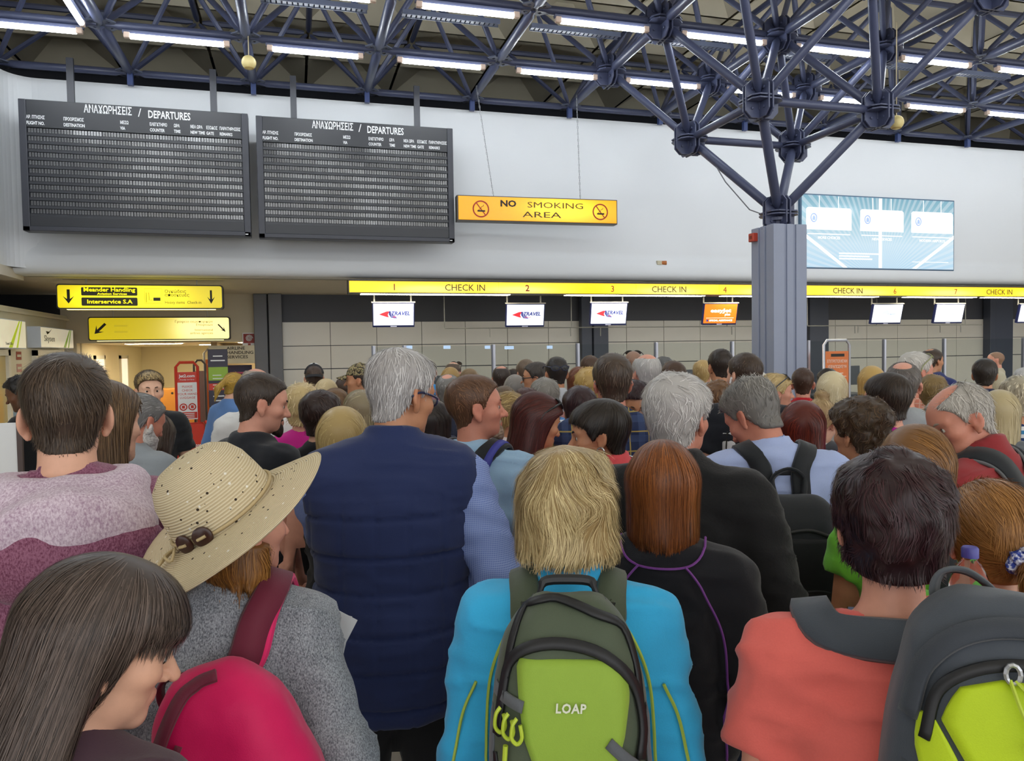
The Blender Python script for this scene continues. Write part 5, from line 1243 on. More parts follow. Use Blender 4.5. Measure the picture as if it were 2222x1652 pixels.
add('person with a pink shaven head and dark glasses on top', (1374, 762), 6.85, hair=crew('#8a6a58', '#a88470', t=.002, tt=.002, n=.3), skin='pink', wear=[tee('#505a6a')])
add('person with white fringe and pink bald crown in a white and blue polo', (1402, 767), 4.89, hair=balding('#9c9a98', '#e2e0de', b=(.06, .1, .06), by=-.0, t=.012, sl=.04), skin='pink', wear=[polo('#dfe2e8', label='white polo')], a=-25, g=1.15)
add('person with grey curly hair in front of the lit glass', (1440, 774), 6.33, hair=shortm('#3c3c3c', '#8a8a88', lump=.005), wear=[polo('#4a6aa0')])
add('person with straight brown hair below the lit glass', (1462, 784), 5.70, s='f', hair=shortf('#38281e', '#6b4f3c'), wear=[tee('#70685c')])
add('person with blonde hair tied in a small bun by the counter', (1525, 781), 6.57, s='f', hair=shortf('#a0804c', '#e0c890', t=.01, tt=.014, balls=(((0, -.1, .06), (.035, .03, .03)),)), wear=[tee('#d9c13c')], a=15)
add('person with tan neck and dark crew cut in a pale grey hooded top', (1563, 757), 5.31, hair=crew('#241c18', '#3f332b'), skin='tan', wear=[longs('#a9adb2', neck='hood')], a=5, hy=-25)
bud = add('person with brown crew cut and a white earbud in a printed black shirt', (1615, 766), 4.17, hair=crew('#2f241d', '#5a483a'), skin='fair', wear=[tee('#22252c')], a=-5, hy=-35, w=1.05)
add('person with frizzy auburn hair below the grey hooded top', (1558, 826), 4.58, s='f', hair=curly('#5c3f2a', '#9a7450'), wear=[tee('#6a5a5a')])
add('person with white hair just visible behind the grey spiky head', (1645, 806), 6.05, s='f', hair=bob('#b8b4ac', '#efece4', L=.1), wear=[tee('#8a8a8a')])
sung = add('person with blonde hair and dark sunglasses worn on the head facing right', (1684, 810), 4.78, s='f', hair=shortf('#a88c58', '#ead6a4', t=.012, tt=.016, flow='back'), skin='pink', wear=[tee('#c9c4b4')], a=60, hy=15, face=1)
add('person with brown cropped hair in a red polo by the column', (1742, 798), 5.64, hair=crew('#38261e', '#5c4234'), skin='pink', wear=[polo('#b8222c')], w=1.05)
add('person with dark hair in a small top knot beside the orange notice', (1796, 800), 6.40, s='f', hair=shortf(*DK, t=.012, balls=(((0, -.06, .12), (.035, .035, .03)),)), wear=[tee('#5a5a60')])
add('person with platinum wavy bob near the orange notice', (1806, 806), 4.95, s='f', hair=bob('#c4b48a', '#f2e8cc', wave=.8, L=.11), wear=[tee('#b8b8bc')])
bun = add('person with blonde hair in a high bun and a dark grey backpack', (1781, 866), 3.79, s='f', hair=shortf('#8a6f48', '#d8c094', t=.008, tt=.01, flow='up', crown=(0, -.06, .12), balls=(((0, -.05, .138), (.042, .042, .03)),), lump=0, wave=.1), skin='pale', wear=[tee('#d8d8da')], a=15, hy=10, hp=25)
add('person with long golden blonde hair left of the balding head', (1892, 794), 5.62, s='f', hair=longh('#a5803f', '#ecd28c'), wear=[tee('#3c3c40')], a=5)
bald2 = add('person with thin dark hair and a bald patch in a grey tee', (1960, 784), 3.86, hair=balding('#3f3a38', '#8a827c', b=(.05, .05, .05), by=-.055, tt=.008), skin='pink', wear=[tee('#9aa0a4')], w=1.05, a=0, hy=5)
whm = add('person with white hair, glasses on the head and a salmon check shirt', (1988, 764), 4.80, hair=shortm('#a09c96', '#efece6', sl=.06, lump=.004), skin='red', wear=[longs('plaid_pink', neck='polo')], a=30, hy=25)
add('person with sandy hair in front of the salmon check shirt', (2024, 812), 4.42, s='f', hair=shortf('#5f4b2c', '#b09460'), skin='fair', wear=[tee('#a88a6a')], hs=.85)
add('person with brown hair in a navy hooded top at the counter', (2023, 756), 7.40, hair=balding('#2c2119', '#5c4a3a', b=(.035, .04, .04), by=-.04, t=.014), skin='tan', wear=[longs('#2a3468', neck='hood')], a=25, hy=20)
clerk = add('person with a shaven head in a beige patterned shirt behind the counter', (2160, 764), 10.40, hair=crew('#8a6a55', '#a08068', t=.002, tt=.002, n=.4), skin='pink', wear=[dict(kind='tee', m='#b8b098', neck='polo')], a=-100, face=1)
add('person with dark brown hair in a navy polo near the counter', (2137, 778), 5.90, hair=shortm('#1f1a17', '#3e352f', t=.014), skin='tan', wear=[polo('#232a48')], w=1.1)
add('person with long ash blonde hair right of the red jacket', (2170, 846), 3.84, s='f', hair=longh('#9a8a62', '#e0d2ac'), wear=[tee('#6a7078')], a=10)
add('person with braided white blonde hair in a striped blue top', (2210, 816), 4.11, s='f', hair=shortf('#7a705c', '#f0e6cc', bandf=lambda v: .6*np.sign(np.sin(v[:, 0]*220+v[:, 1]*40))*(v[:, 2] > .03), t=.016), skin='tan', wear=[tee('stripe_blue')], a=-10)
add('person with white hair cut by the right edge near the counter', (2222, 798), 6.60, hair=shortm(*WH), skin='pink', wear=[tee('#8a8f98')])
# ---- left side, far
waiter = add('person with dark curly hair in a black tee and jeans reaching out at left', (47, 813), 5.40, hair=curly('#0e0c0c', '#2c2624', t=.008, tt=.024, zc=ZC_M, lump=.004), skin='dark', stub=.6, wear=[tee(BLACK)], a=-62, hy=-12, hp=18, arms=((( .1, .12, -.25), (.16, .42, -.22)), 'd'), tr='denim', face=1, hands=1, w=1.0)
lad = add('person with blond streaked fringe in a black tee facing the camera', (323, 804), 5.00, hair=HR('short', '#3a2c22', '#c9ae78', t=.008, tt=.026, sl=.05, flow='fwd', jit=.15, fade=.001, base=.1, bandf=lambda v: np.where((v[:, 1] > .05) & (v[:, 2] > .05), .45, -.35)), skin='pale', wear=[tee('#1e2024')], a=178, hy=-8, face=1, q=2, brow='#4a3626')
add('person with a blond ponytail in a blue shirt leaning right', (508, 808), 6.40, s='f', hair=shortf('#8a6a2c', '#e0b84c', t=.008, tt=.01, tails=(((0, -.11, .03), (.0, -.17, -.05), .025, .03), ((.0, -.17, -.05), (.0, -.18, -.17), .03, .008)), flow='tie', tie=(0, -.12, .03), lump=0), wear=[longs('#5c7fb4')], a=50, lean=8, hp=14)
whs = add('person with a balding head in a plain white tee behind the black tee', (556, 798), 4.48, hair=balding('#8a7a6c', '#b4a494', b=(.06, .1, .06)), skin='pink', wear=[tee('#dcdddd')], a=25, hy=5, g=1.15, w=1.05)
capm_ = add('person wearing a black and white trucker cap backwards in a white tee', (681, 791), 6.68, hair=crew('#3a2c24', '#5c483a'), skin='fair', wear=[tee('#e0e0e0')])
add('person with pale blond wavy hair next to the trucker cap', (707, 822), 6.00, s='f', hair=bob(*PB, wave=.8), wear=[tee('#9a8a8a')])
brsg = add('person with brown hair and sunglasses resting on top', (727, 842), 4.90, s='f', hair=bob('#4a3322', '#9a7448'), wear=[tee('#5a4a4a')])
add('person with wavy dark bob looking right between the two caps', (755, 816), 6.42, s='f', hair=bob('#241b17', '#6a4a34', wave=.9), wear=[tee('#23232a')], a=50, skin='tan')
camo_person = add('person wearing a camouflage cap and looking left', (780, 790), 5.71, hair=crew('#2a211c', '#4a3a30'), skin='tan', wear=[tee(BLACK)], a=-55, hy=-25, face=1)
add('person with ash blonde bob beside the grey haired man in the vest', (780, 846), 4.30, s='f', hair=bob('#6b5f4c', '#c4b690'), wear=[tee('#6c6c74')])
add('person with a tiny dark head beyond the camouflage cap', (733, 832), 7.10, s='f', hair=bob(*DK), wear=[tee('#b03a40')], skin='tan')
# ---- middle
p3 = add('person with grey hair and white beard in a light grey polo', (305, 853), 3.40, hair=shortm('#4c4a49', '#a5a3a2', t=.008, tt=.012, flow='back'), beard=dict(c=('#9c9894', '#e0dcd8'), t=.009), skin='red', wear=[polo('#8e959c')], a=38, hy=20, hp=22, g=1.12, face=1, brow='#8a8580')
add('person in a black and white patterned top behind the bearded man', (336, 896), 3.88, s='f', hair=bob(*BR), wear=[tee('dots_black')], a=20, hp=30)
p2 = add('person with brown hair and a pearl earring beside the hooded top', (219, 823), 2.10, s='f', hair=longh('#33251c', '#8a6c4a', L=.22, yf=.02), skin='fair', wear=[tee('#3a3438')], a=30, hy=25, hs=.98)
p7 = add('person with cropped dark hair and goatee in a black tee in profile', (566, 809), 3.12, hair=crew('#2a211c', '#53453a', tt=.014), beard=dict(c=('#1e1815', '#3c302a'), full=False, t=.004), skin='pink', stub=.35, wear=[tee('#20232a')], a=55, hy=30, hp=10, g=1.1, w=1.05, face=1, brow='#2a201a')
add('person with spiky pale blonde hair in a magenta tee', (655, 832), 3.89, s='f', hair=shortf('#a8905c', '#efdcae', jit=.5, lift=.02, L=.1), skin='pink', wear=[tee('#c8288e')], a=20, w=1.1, g=1.1)
p10 = add('person with short dark brown hair in a black top, ear showing', (697, 847), 3.53, s='f', hair=shortf('#1e1412', '#4a332c', t=.014, tt=.024, zc=ZC_M), skin='fair', wear=[tee(BLACK)], a=30, hy=15)
p11 = add('person with long wavy blonde hair and a bare arm beside the vest', (742, 882), 2.90, s='f', hair=longh('#8f7340', '#ecd79a', wave=.5, wf=25., L=.27), skin='pink', wear=[dict(kind='vest', m=BLACK, neck='wide', name='top')], a=10, hy=5, w=1.12)
p23 = add('person with thin grey hair in a grey shirt behind the light blue shirt', (972, 811), 5.25, hair=balding('#55524f', '#b0aeac', b=(.04, .05, .04), by=-.05, t=.012), skin='pink', wear=[longs('#a3aab2')], a=10, g=1.1)
add('person with dark hair in a pink band and navy floral top', (940, 868), 3.91, s='f', hair=bob('#1c1615', '#3c302c', L=.1), skin='tan', wear=[tee('floral_navy')], a=20)
p25 = add('person with reddish cropped hair and goatee in a light blue shirt', (1030, 814), 2.84, hair=crew('#3f2a1e', '#8c6448', t=.004, tt=.016, fade=.002, sl=.028), beard=dict(c=('#6a5544', '#b09c88'), full=False, t=.005), skin='red', stub=.2, wear=[longs('#9dc0e0', neck='crew')], a=22, hy=58, hp=-4, g=1.14, w=1.1, face=1, brow='#6a4c38', beak=1.1)
add('person with grey short hair below the pale grey polo', (1182, 820), 4.64, s='f', hair=shortf('#5f5c58', '#b5b0a8'), wear=[tee('#7a8290')])
add('person with dark auburn hair above the sunglasses wearer', (1142, 842), 4.26, s='f', hair=shortf('#2c1413', '#5a2c26'), wear=[tee('#6a3a4a')])
add('person with mousy brown hair left of the dark auburn head', (1093, 838), 4.99, s='f', hair=bob('#4a3a2c', '#86705a'), wear=[tee('#5c6068')])
p36 = add('person with swept up blonde brown hair in a pink dotted blouse', (1104, 850), 3.64, s='f', hair=shortf('#6a5230', '#d0b478', flow='back', t=.016, tt=.024, zc=ZC_M), skin='tan', wear=[tee('dots_pink', neck='polo')], a=35, hy=25, hp=22, face=1)
p37 = add('person with long dark red hair and beaded sunglasses in a pink top', (1165, 851), 3.19, s='f', hair=longh('#2a1110', '#6b2c24', flow='back', L=.3, yf=.02), skin='tan', wear=[tee('#c83c64')], a=25, hy=40, hp=14, face=1)
p38 = add('person with brown hair in a navy and yellow plaid shirt', (1328, 768), 3.46, hair=shortm('#2f251e', '#6a584a', t=.010, tt=.02), skin='red', wear=[longs('plaid_navy', neck='polo')], a=-5, hy=-8, w=1.12, g=1.12)
add('person with dark plum hair hidden left of the plaid shirt', (1258, 838), 3.91, s='f', hair=shortf('#24161a', '#4c2f34'), wear=[tee('#4a4a50')])
p41 = add('person in thin glasses with dark plum short hair looking down', (1378, 826), 4.21, s='f', hair=shortf('#1e1316', '#4a3036', zc=ZC_M, flow='fwd', t=.012, tt=.022), skin='tan', wear=[tee('#b04a80')], a=165, hy=8, hp=22, face=1, q=2)
p39 = add('person with short dark hair in profile facing left with a silver necklace', (1300, 866), 2.63, s='f', hair=HR('short', '#171310', '#3f342c', t=.012, tt=.022, sl=.07, zc=ZC_F, flow='crown', crown=(-.02, -.06, .12), jit=.08, fwd=.5), skin='tan', wear=[tee('#e0555c')], a=-50, hy=-40, hp=6, sd=-.05, face=1, brow='#1c1512', beak=1.2)
p52 = add('person with thick white grey hair in a black fleece', (1470, 809), 2.24, hair=shortm('#8d8987', '#e4e2e0', t=.016, tt=.028, sl=.05, lump=.004, wave=.9, wf=35., jit=.3, zc=ZC_M), skin='red', wear=[longs('black_fleece', neck='high', inf=.024)], a=6, hy=22, g=1.28, w=1.16, arms='db')
p53 = add('person with spiky grey hair in a pale blue shirt looking down left', (1634, 818), 2.69, hair=shortm('#3c3a38', '#b8b4ae', t=.010, tt=.024, sl=.035, flow='up', jit=.4, lift=.014, crown=(0, -.04, .05)), skin='red', wear=[longs('#a9b9e4', neck='polo')], a=-12, hy=-42, hp=34, g=1.12, w=1.12, face=1, brow='#5a5552')
p56 = add('person with dark copper red bob beside the pale blue shirt', (1742, 869), 3.26, s='f', hair=bob('#360f0c', '#8f3420', L=.13), skin='pale', wear=[tee('#b84a9a')], a=8, tr='black')
p60 = add('person with tousled curly brown hair in a beige tee facing left', (1866, 862), 2.84, s='f', hair=curly('#1f1712', '#6a5036', zc=ZC_F, t=.02, tt=.04), skin='tan', wear=[tee('#8c846c')], a=-25, hy=-25)
p61 = add('person with straight dark brown hair in a magenta top facing left', (1925, 809), 3.38, s='f', hair=shortm('#1e1714', '#4a3c32', t=.012, tt=.018, sl=.06, zc=ZC_F), skin='pink', wear=[tee('#a8208a')], a=-20, hy=-30)
p71 = add('person with straight copper brown bob in a lime green vest', (1990, 921), 2.06, s='f', hair=bob('#4f3218', '#b07c40', L=.12, flow='part', px=-.03), skin='tan', wear=[dict(kind='tee', m='#6fbf3a', sl=.35)], a=5, w=1.1)
p67 = add('person with thin grey hair in a brick red jacket leaning in to talk', (2085, 830), 2.52, hair=balding('#8a857e', '#d8d3cc', b=(.06, .105, .05), by=.062, t=.010, tt=.010, sl=.045, lift=.012, jit=.4), skin='red', wear=[longs('#8c2f33', neck='high')], a=-60, hy=-62, hp=24, hr=8, lean=14, g=1.2, w=1.1, face=1, brow='#8a7a6c', look=(.25, .1), beak=1.1)
# ---- near
p1 = add('person with short brown hair in a mauve hooded sweatshirt', (140, 769), 1.68, hair=HR('short', '#261d17', '#6a5848', t=.007, tt=.022, sl=.042, fade=.0, jit=.12, lift=.008, crown=(.018, -.065, .085), swirl=1.2), skin='fair', wear=[longs('marl_maroon', neck='none', inf=.022)], a=0, hy=4, hp=4, w=1.08, ne=1.05)
p18 = add('person with white grey hair and dark glasses in a quilted navy vest', (868, 757), 2.25, hair=shortm('#7f7a78', '#e8e6e6', t=.009, tt=.024, sl=.05, zc=ZC_M, jit=.18, fade=.001, lift=.01, crown=(0, -.03, .12)), skin='tan', wear=[longs('gingham', neck='none', inf=.016, name='shirt'), dict(kind='vest', m='#27325a', neck='high', inf=.046, hem=.745, arm=.112, wr=.5, quilt=quilted, res=.010, name='vest')], a=0, hy=50, hp=10, g=1.26, w=1.14, arms=(((-.03, .15, -.22), (-.14, .26, -.08)), 'b'), tr='black', sd=.01)
p76 = add('person with a shiny auburn bob in a black fleece with purple piping', (1438, 954), 1.87, s='f', hair=bob('#3a1c10', '#a4602c', t=.016, tt=.018, L=.15, rx=.094, ry=.1, flow='crown', crown=(0, .0, .125), swirl=0, jit=.03, sl=.16, n=1.3, cy=.02, grad=(-.1, .12, .25)), skin='fair', wear=[longs('#1d1e23', neck='high', inf=.02)], a=2, hy=3, w=1.12, g=1.1, arms='dx')
p75 = add('person with wavy chin length blonde hair in a turquoise zip top', (1228, 966), 1.52, s='f', hair=bob('#7a5a28', '#f6e4ae', t=.02, tt=.034, L=.092, rx=.1, ry=.106, tp=.2, wave=1.1, wf=15., jit=.13, sl=.10, lump=.012, lf=15., lift=.014, streak=35., flow='crown', crown=(0, .01, .13), swirl=0, n=1.2, base=.2), skin='fair', wear=[longs('#3cb2e8', neck='high', inf=.016)], a=0, hy=0, w=1.1, g=1.12, sd=.004, arms='dd', tr='black')
p72 = add('person with short wavy burgundy black hair in a coral tee', (1937, 976), 1.27, s='f', hair=shortf('#140b0d', '#4a2a30', t=.022, tt=.03, lump=.007, lf=32., wave=1.2, wf=30., sl=.06, jit=.16, zc=ZC_B, lift=.008, n=1.3, crown=(.0, -.05, .12)), skin='pink', wear=[dict(kind='tee', m='#e26c64', neck='wide', inf=.012, sl=.6)], a=-4, hy=0, w=1.25, g=1.26, ne=1.12, sd=.02)
p73 = add('person with a ginger ponytail in a blue scrunchie at the right edge', (2153, 1041), 1.52, s='f', hair=shortf('#6a4420', '#c48c4c', t=.014, tt=.02, lump=0, wave=.15, flow='tie', tie=(.03, -.112, -.01), sl=.09, jit=.07, zc=ZC_B, n=1.2, tails=(((.03, -.105, -.01), (.045, -.155, -.05), .022, .035), ((.045, -.155, -.05), (.035, -.16, -.15), .036, .03), ((.035, -.16, -.15), (.03, -.14, -.22), .03, .01))), skin='fair', wear=[tee('#d06a50')], a=-8, hy=-8)
p77 = add('person with ginger hair in a grey marl top under a straw hat', (514, 1012), 1.5, s='f', hair=longh('#5a3414', '#b07a3a', t=.006, tt=.003, ztop=-.035, L=.125, wave=1.6, wf=18., rx=.09, ry=.082, cy=-.005, tp=.1, jit=.14, lift=.003), skin='pink', wear=[longs('marl_grey', neck='crew', inf=.02)], a=8, hy=52, hp=4, w=.97, g=1.08, arms='db')
p78 = add('person with a brown fringe and shoulder length hair looking down', (215, 1203), 1.04, s='f', hair=HR('bob', '#211915', '#72625a', t=.016, tt=.022, L=.19, rx=.098, ry=.105, tp=.08, yf=-.012, bangs=.0, zc=[-.085, -.08, -.075, -.07, -.06, -.045, .0, .03, .04, .05, .05], flow='crown', crown=(0, .0, .12), swirl=0, sl=.15, jit=.05, n=1.4, seg=8, streak=110.), skin='fair', wear=[longs('#4a3440')], a=40, hy=42, hp=20, face=1, brow='#2e231d', beak=1.15, look=(0, -.4))
# ---------------------------------------------------------------- things people wear and carry
for p in P: build_person(p)
def cast_y(S, X, Z, y0=-.75, y1=.1, n=120):
    """first surface met going +Y, for arrays of x and z"""
    X, Z = np.asarray(X, float).ravel(), np.asarray(Z, float).ravel(); ys = np.linspace(y0, y1, n)
    D = np.stack([S(np.stack([X, np.full_like(X, y), Z], 1)) for y in ys], 1); hit = (D < 0); i = np.argmax(hit, 1); i = np.where(hit.any(1), np.maximum(i, 1), n-1)
    a, b = D[np.arange(len(X)), i-1], D[np.arange(len(X)), i]; t = np.clip(a/np.where(np.abs(a-b) < 1e-9, 1, a-b), 0, 1); return ys[i-1]+(ys[i]-ys[i-1])*t
def own(p, name, label, cat, o=(0, 0, 0)):
    """top-level thing standing in the wearer's space, its origin at o"""
    t = thing(name, label, cat); t.matrix_world = p['root_m'] @ Matrix.Translation(Vector(o)); return t
def wm(p): p['root_m'] = Matrix.Translation(p['root'].location) @ Matrix.Rotation(p['root'].rotation_euler.z, 4, 'Z')
for p in P: wm(p)
class Gear:
    def __init__(s, p, name, label, cat, o=(0, 0, 0)): s.o = np.array(o, float); s.t = own(p, name, label, cat, o); s.p = p
    def mesh(s, name, V, Q, m, par=None, smooth=True): return link(name, np_mesh(name, np.asarray(V)-s.o, Q, m, smooth), par or s.t)
    def sdf(s, name, S, res, m, par=None): V, Q = S.mesh(res); return s.mesh(name, V, Q, m, par)
    def tube(s, name, pts, r, m, n=8, par=None, closed=False, label=None):
        mb = MB().path([tuple(np.array(q)-s.o) for q in pts], r, n, closed=closed); return mb.build(name, m, par or s.t, smooth='auto', label=label)
    def strap(s, name, S, pts, w, th, m, off=.009, n=28, proj=True, par=None, free=None):
        q0 = spline(pts, n); q = S.project(q0, off) if proj else q0; u = np.linspace(0, 1, n)
        if free: t = np.clip((free[1]-u)/free[1] if free[0] == 'start' else (u-free[1])/(1-free[1]), 0, 1)[:, None]; t = t*t*(3-2*t); q = q*(1-t)+q0*t
        N = S.grad(q); V, Q = ribbon(q, N, w, th); return s.mesh(name, V, Q, m, par)
    def patch(s, name, S, rows, m, off=.004, nu=10, nv=14, par=None):
        """panel laid over a solid seen from behind: rows = [(z, x_left, x_right), ...]"""
        R = np.array(rows, float); R = R[np.argsort(R[:, 0])]; z = np.linspace(R[0, 0], R[-1, 0], nv); l, r = np.interp(z, R[:, 0], R[:, 1]), np.interp(z, R[:, 0], R[:, 2])
        u = np.linspace(0, 1, nu)[None, :]; X = l[:, None]*(1-u)+r[:, None]*u; Z = z[:, None]+0*u; Y = cast_y(S, X, Z).reshape(X.shape)
        A = np.stack([X, Y-off, Z], 2); Bk = np.stack([X, Y+.004, Z], 2); V = np.concatenate([A.reshape(-1, 3), Bk.reshape(-1, 3)]); Q = []; n = nu*nv
        for i in range(nv-1):
            for j in range(nu-1): a = i*nu+j; Q.append((a, a+1, a+nu+1, a+nu))
        rim = [j for j in range(nu)]+[i*nu+nu-1 for i in range(1, nv)]+[(nv-1)*nu+j for j in range(nu-2, -1, -1)]+[i*nu for i in range(nv-2, 0, -1)]
        for a, b in zip(rim, rim[1:]+rim[:1]): Q.append((b, a, a+n, b+n))
        return s.mesh(name, V, np.array(Q), m, par)
    def line(s, name, S, pts, r, m, off=.004, n=30, flat=None, par=None, nn=6):
        """cord, zip or seam lying on a solid; pts are (x, z) seen from behind"""
        q = spline(np.array([(a, 0, b) for a, b in pts]), n); q[:, 1] = cast_y(S, q[:, 0], q[:, 2])-off
        if flat: N = S.grad(q); V, Q = ribbon(q, N, flat, r); return s.mesh(name, V, Q, m, par)
        return s.tube(name, q, r, m, nn, par)
def shoulder_strap(g, S, B, sx, z_top, x_top, y_top, w, th, m, name='shoulder_strap', low=1.02):
    k = B.s; sh = 1.40-B.sd
    pts = [(x_top*sx, y_top, z_top), (x_top*sx*1.05, -.1*k, (sh+.055)*k), (sx*.092*k, -.035*k, (sh+.08)*k), (sx*.1*k, .045*k, (sh+.04)*k), (sx*.105*k, .12*k, (sh-.10)*k), (sx*.125*k, .13*k, (sh-.24)*k), (sx*.165*k, .05*k, low*k)]
    pts = [B.up(q) if i else q for i, q in enumerate(pts)]
    return g.strap(name, S, pts, w, th, m, n=34)
# ------------------------------------------------ hood of the mauve sweatshirt
B = p1['B']; k = B.s; rt = p1['root']; z0 = -B.sd
S = Sdf(); 
for an in np.linspace(-2.5, 2.5, 13):
    S.ell(B.up((math.sin(an)*.118*k, -.03*k-math.cos(an)*.085*k, (1.478+z0)*k)), (.045*k, .045*k, .05*k), None, .03)
S.ell(B.up((0, -.155*k, (1.41+z0)*k)), (.155*k, .05*k, .10*k), B.Rb @ rotm('x', 18), .04); S.ell(B.up((0, -.1*k, (1.44+z0)*k)), (.165*k, .08*k, .06*k), None, .04)
V, Q = S.mesh(.010); N = vnormals(V, Q); V = V+N*(vnoise(V*np.array([14, 14, 20])+4)*.006+vnoise(V*32)*.002)[:, None]
link('hood', np_mesh('hood', V, Q, fab('marl_hood')), rt, label='pale mauve marl hood')
S2 = Sdf(); S2.ell(B.up((0, -.15*k, (1.375+z0)*k)), (.178*k, .052*k, .105*k), B.Rb @ rotm('x', 14), .04)
for an in np.linspace(-2.2, 2.2, 11): S2.ell(B.up((math.sin(an)*.15*k, -.03*k-math.cos(an)*.11*k, (1.425+z0)*k)), (.042*k, .042*k, .04*k), None, .03)
V, Q = S2.mesh(.011); link('hood_rim', np_mesh('hood_rim', V, Q, fab('marl_maroon')), rt)
St = p1['top']
sm_ = mat('stitch_pale', '#c9b6c2', .8)
for sx in (-1, 1):
    q = spline([B.up((sx*.13*k, -.1*k, (1.44+z0)*k)), B.up((sx*.165*k, -.12*k, (1.36+z0)*k)), B.up((sx*.185*k, -.12*k, (1.25+z0)*k)), B.up((sx*.185*k, -.1*k, (1.15+z0)*k))], 24); q = St.project(q, .002)
    MB().path([tuple(v) for v in q], .0022, 5).build('seam', sm_, rt)
# ------------------------------------------------ straw hat
B = p77['B']; hat = Gear(p77, 'straw_hat', 'wide brimmed straw sun hat with two brown buttons', 'hat')
def straw():
    t = NT('straw'); co = t.co(); sp = t.n('ShaderNodeSeparateXYZ'); t.l(co, sp.inputs[0])
    r = t.math('SQRT', t.math('ADD', t.math('MULTIPLY', sp.outputs[0], sp.outputs[0]), t.math('MULTIPLY', sp.outputs[1], sp.outputs[1])))
    rings = t.math('SINE', t.math('MULTIPLY', t.math('ADD', r, t.math('MULTIPLY', sp.outputs[2], -.8)), 1150.0))
    base = t.mix(t.math('MULTIPLY_ADD', rings, .5, .5), '#c3b08c', '#ddd0b2')
    v = t.n('ShaderNodeTexVoronoi'); t.l(co, v.inputs['Vector']); v.inputs['Scale'].default_value = 75
    wn = t.n('ShaderNodeSeparateColor'); t.l(v.outputs['Color'], wn.inputs[0]); near = t.math('LESS_THAN', v.outputs['Distance'], .2)
    lim = t.math('LESS_THAN', r, .185)
    dark = t.math('MULTIPLY', t.math('MULTIPLY', near, t.math('GREATER_THAN', wn.outputs[0], .72)), lim); pale = t.math('MULTIPLY', t.math('MULTIPLY', near, t.math('LESS_THAN', wn.outputs[0], .25)), lim)
    c = t.mix(dark, base, '#3a3028'); c = t.mix(pale, c, '#efeadd'); t.col(c); t.bump(rings, .5, .002); return t.setp(.8, 0, .2)
stm = straw()
hf_ = link('hat_body', None, None) if False else None
hat_c = at(490, 1112, 1.5); az = math.atan2(C_R[1], C_R[0])
right = np.array([C_R[0], C_R[1], 0]); right /= np.linalg.norm(right); back = np.array([-C_FW[0], -C_FW[1], 0]); back /= np.linalg.norm(back)
axz = np.array([0, 0, 1.0])-.56*right+.36*back; axz /= np.linalg.norm(axz); axx = right-axz*right.dot(axz); axx /= np.linalg.norm(axx); axy = np.cross(axz, axx)
hat.t.matrix_world = Matrix([[axx[0], axy[0], axz[0], hat_c[0]], [axx[1], axy[1], axz[1], hat_c[1]], [axx[2], axy[2], axz[2], hat_c[2]], [0, 0, 0, 1]])
nt = 56
def lathe_np(prof, wob=None):
    V = []
    for r, z in prof:
        for i in range(nt):
            a = 2*math.pi*i/nt; dz = wob(r, a) if wob else 0; V.append((r*math.cos(a), r*math.sin(a), z+dz))
    Q = [(i*nt+j, i*nt+(j+1) % nt, (i+1)*nt+(j+1) % nt, (i+1)*nt+j) for i in range(len(prof)-1) for j in range(nt)]
    return np.array(V), np.array(Q)
cr = [(.003, .138), (.03, .137), (.06, .13), (.083, .112), (.096, .085), (.102, .05), (.106, .015), (.108, 0)]
V, Q = lathe_np(cr); link('crown', np_mesh('crown', V, Q, stm), hat.t)
wob = lambda r, a: max(0, (r-.11)/.1)*(.014*math.cos(2*a+.6)+.008*math.sin(3*a))
br = [(.106, .002)]+[(.106+.106*t, .004-.022*t**1.5) for t in np.linspace(.1, 1, 10)]+[(.213, -.021), (.210, -.023)]+[(.106+.104*t, .001-.023*t**1.5) for t in np.linspace(1, 0, 8)]
V, Q = lathe_np(br, wob); link('brim', np_mesh('brim', V, Q, stm), hat.t)
cord = mat('hat_cord', '#b8a47c', .8)
MB().path([(.1095*math.cos(a), .1095*math.sin(a), .012+.003*math.sin(2*a)) for a in np.linspace(0, 2*math.pi, 49)[:-1]], .0035, 6, closed=True).build('band', cord, hat.t, smooth=True)
btn = mat('hat_button', '#3a211a', .3, var=.3, vs=60)
for a in (-108, -86):
    a = math.radians(a); c = Vector((.112*math.cos(a), .112*math.sin(a), .016)); n = Vector((math.cos(a), math.sin(a), .15)).normalized()
    b = MB().path([c, c+n*.004, c+n*.007], [.0195, .0195, .015], 20).build('button', btn, hat.t, smooth='auto')
    sd = Vector((-math.sin(a), math.cos(a), 0)); MB().path([c+n*.008-sd*.009, c+n*.009, c+n*.008+sd*.009], .003, 6).build('cord_stitch', cord, b)
aa = math.radians(-132); c = Vector((.113*math.cos(aa), .113*math.sin(aa), .01)); 
for pts in ([c, c+Vector((-.02, -.02, -.004)), c+Vector((-.045, -.045, -.012)), c+Vector((-.075, -.072, -.03))], [c, c+Vector((-.012, -.025, .002)), c+Vector((-.035, -.058, -.012)), c+Vector((-.06, -.085, -.03))], [c, c+Vector((.012, -.02, .004)), c+Vector((.012, -.045, -.003)), c+Vector((-.004, -.03, .006)), c]):
    MB().path([tuple(v) for v in spline([tuple(q) for q in pts], 14)], .0028, 6).build('tie', cord, hat.t, smooth=True)
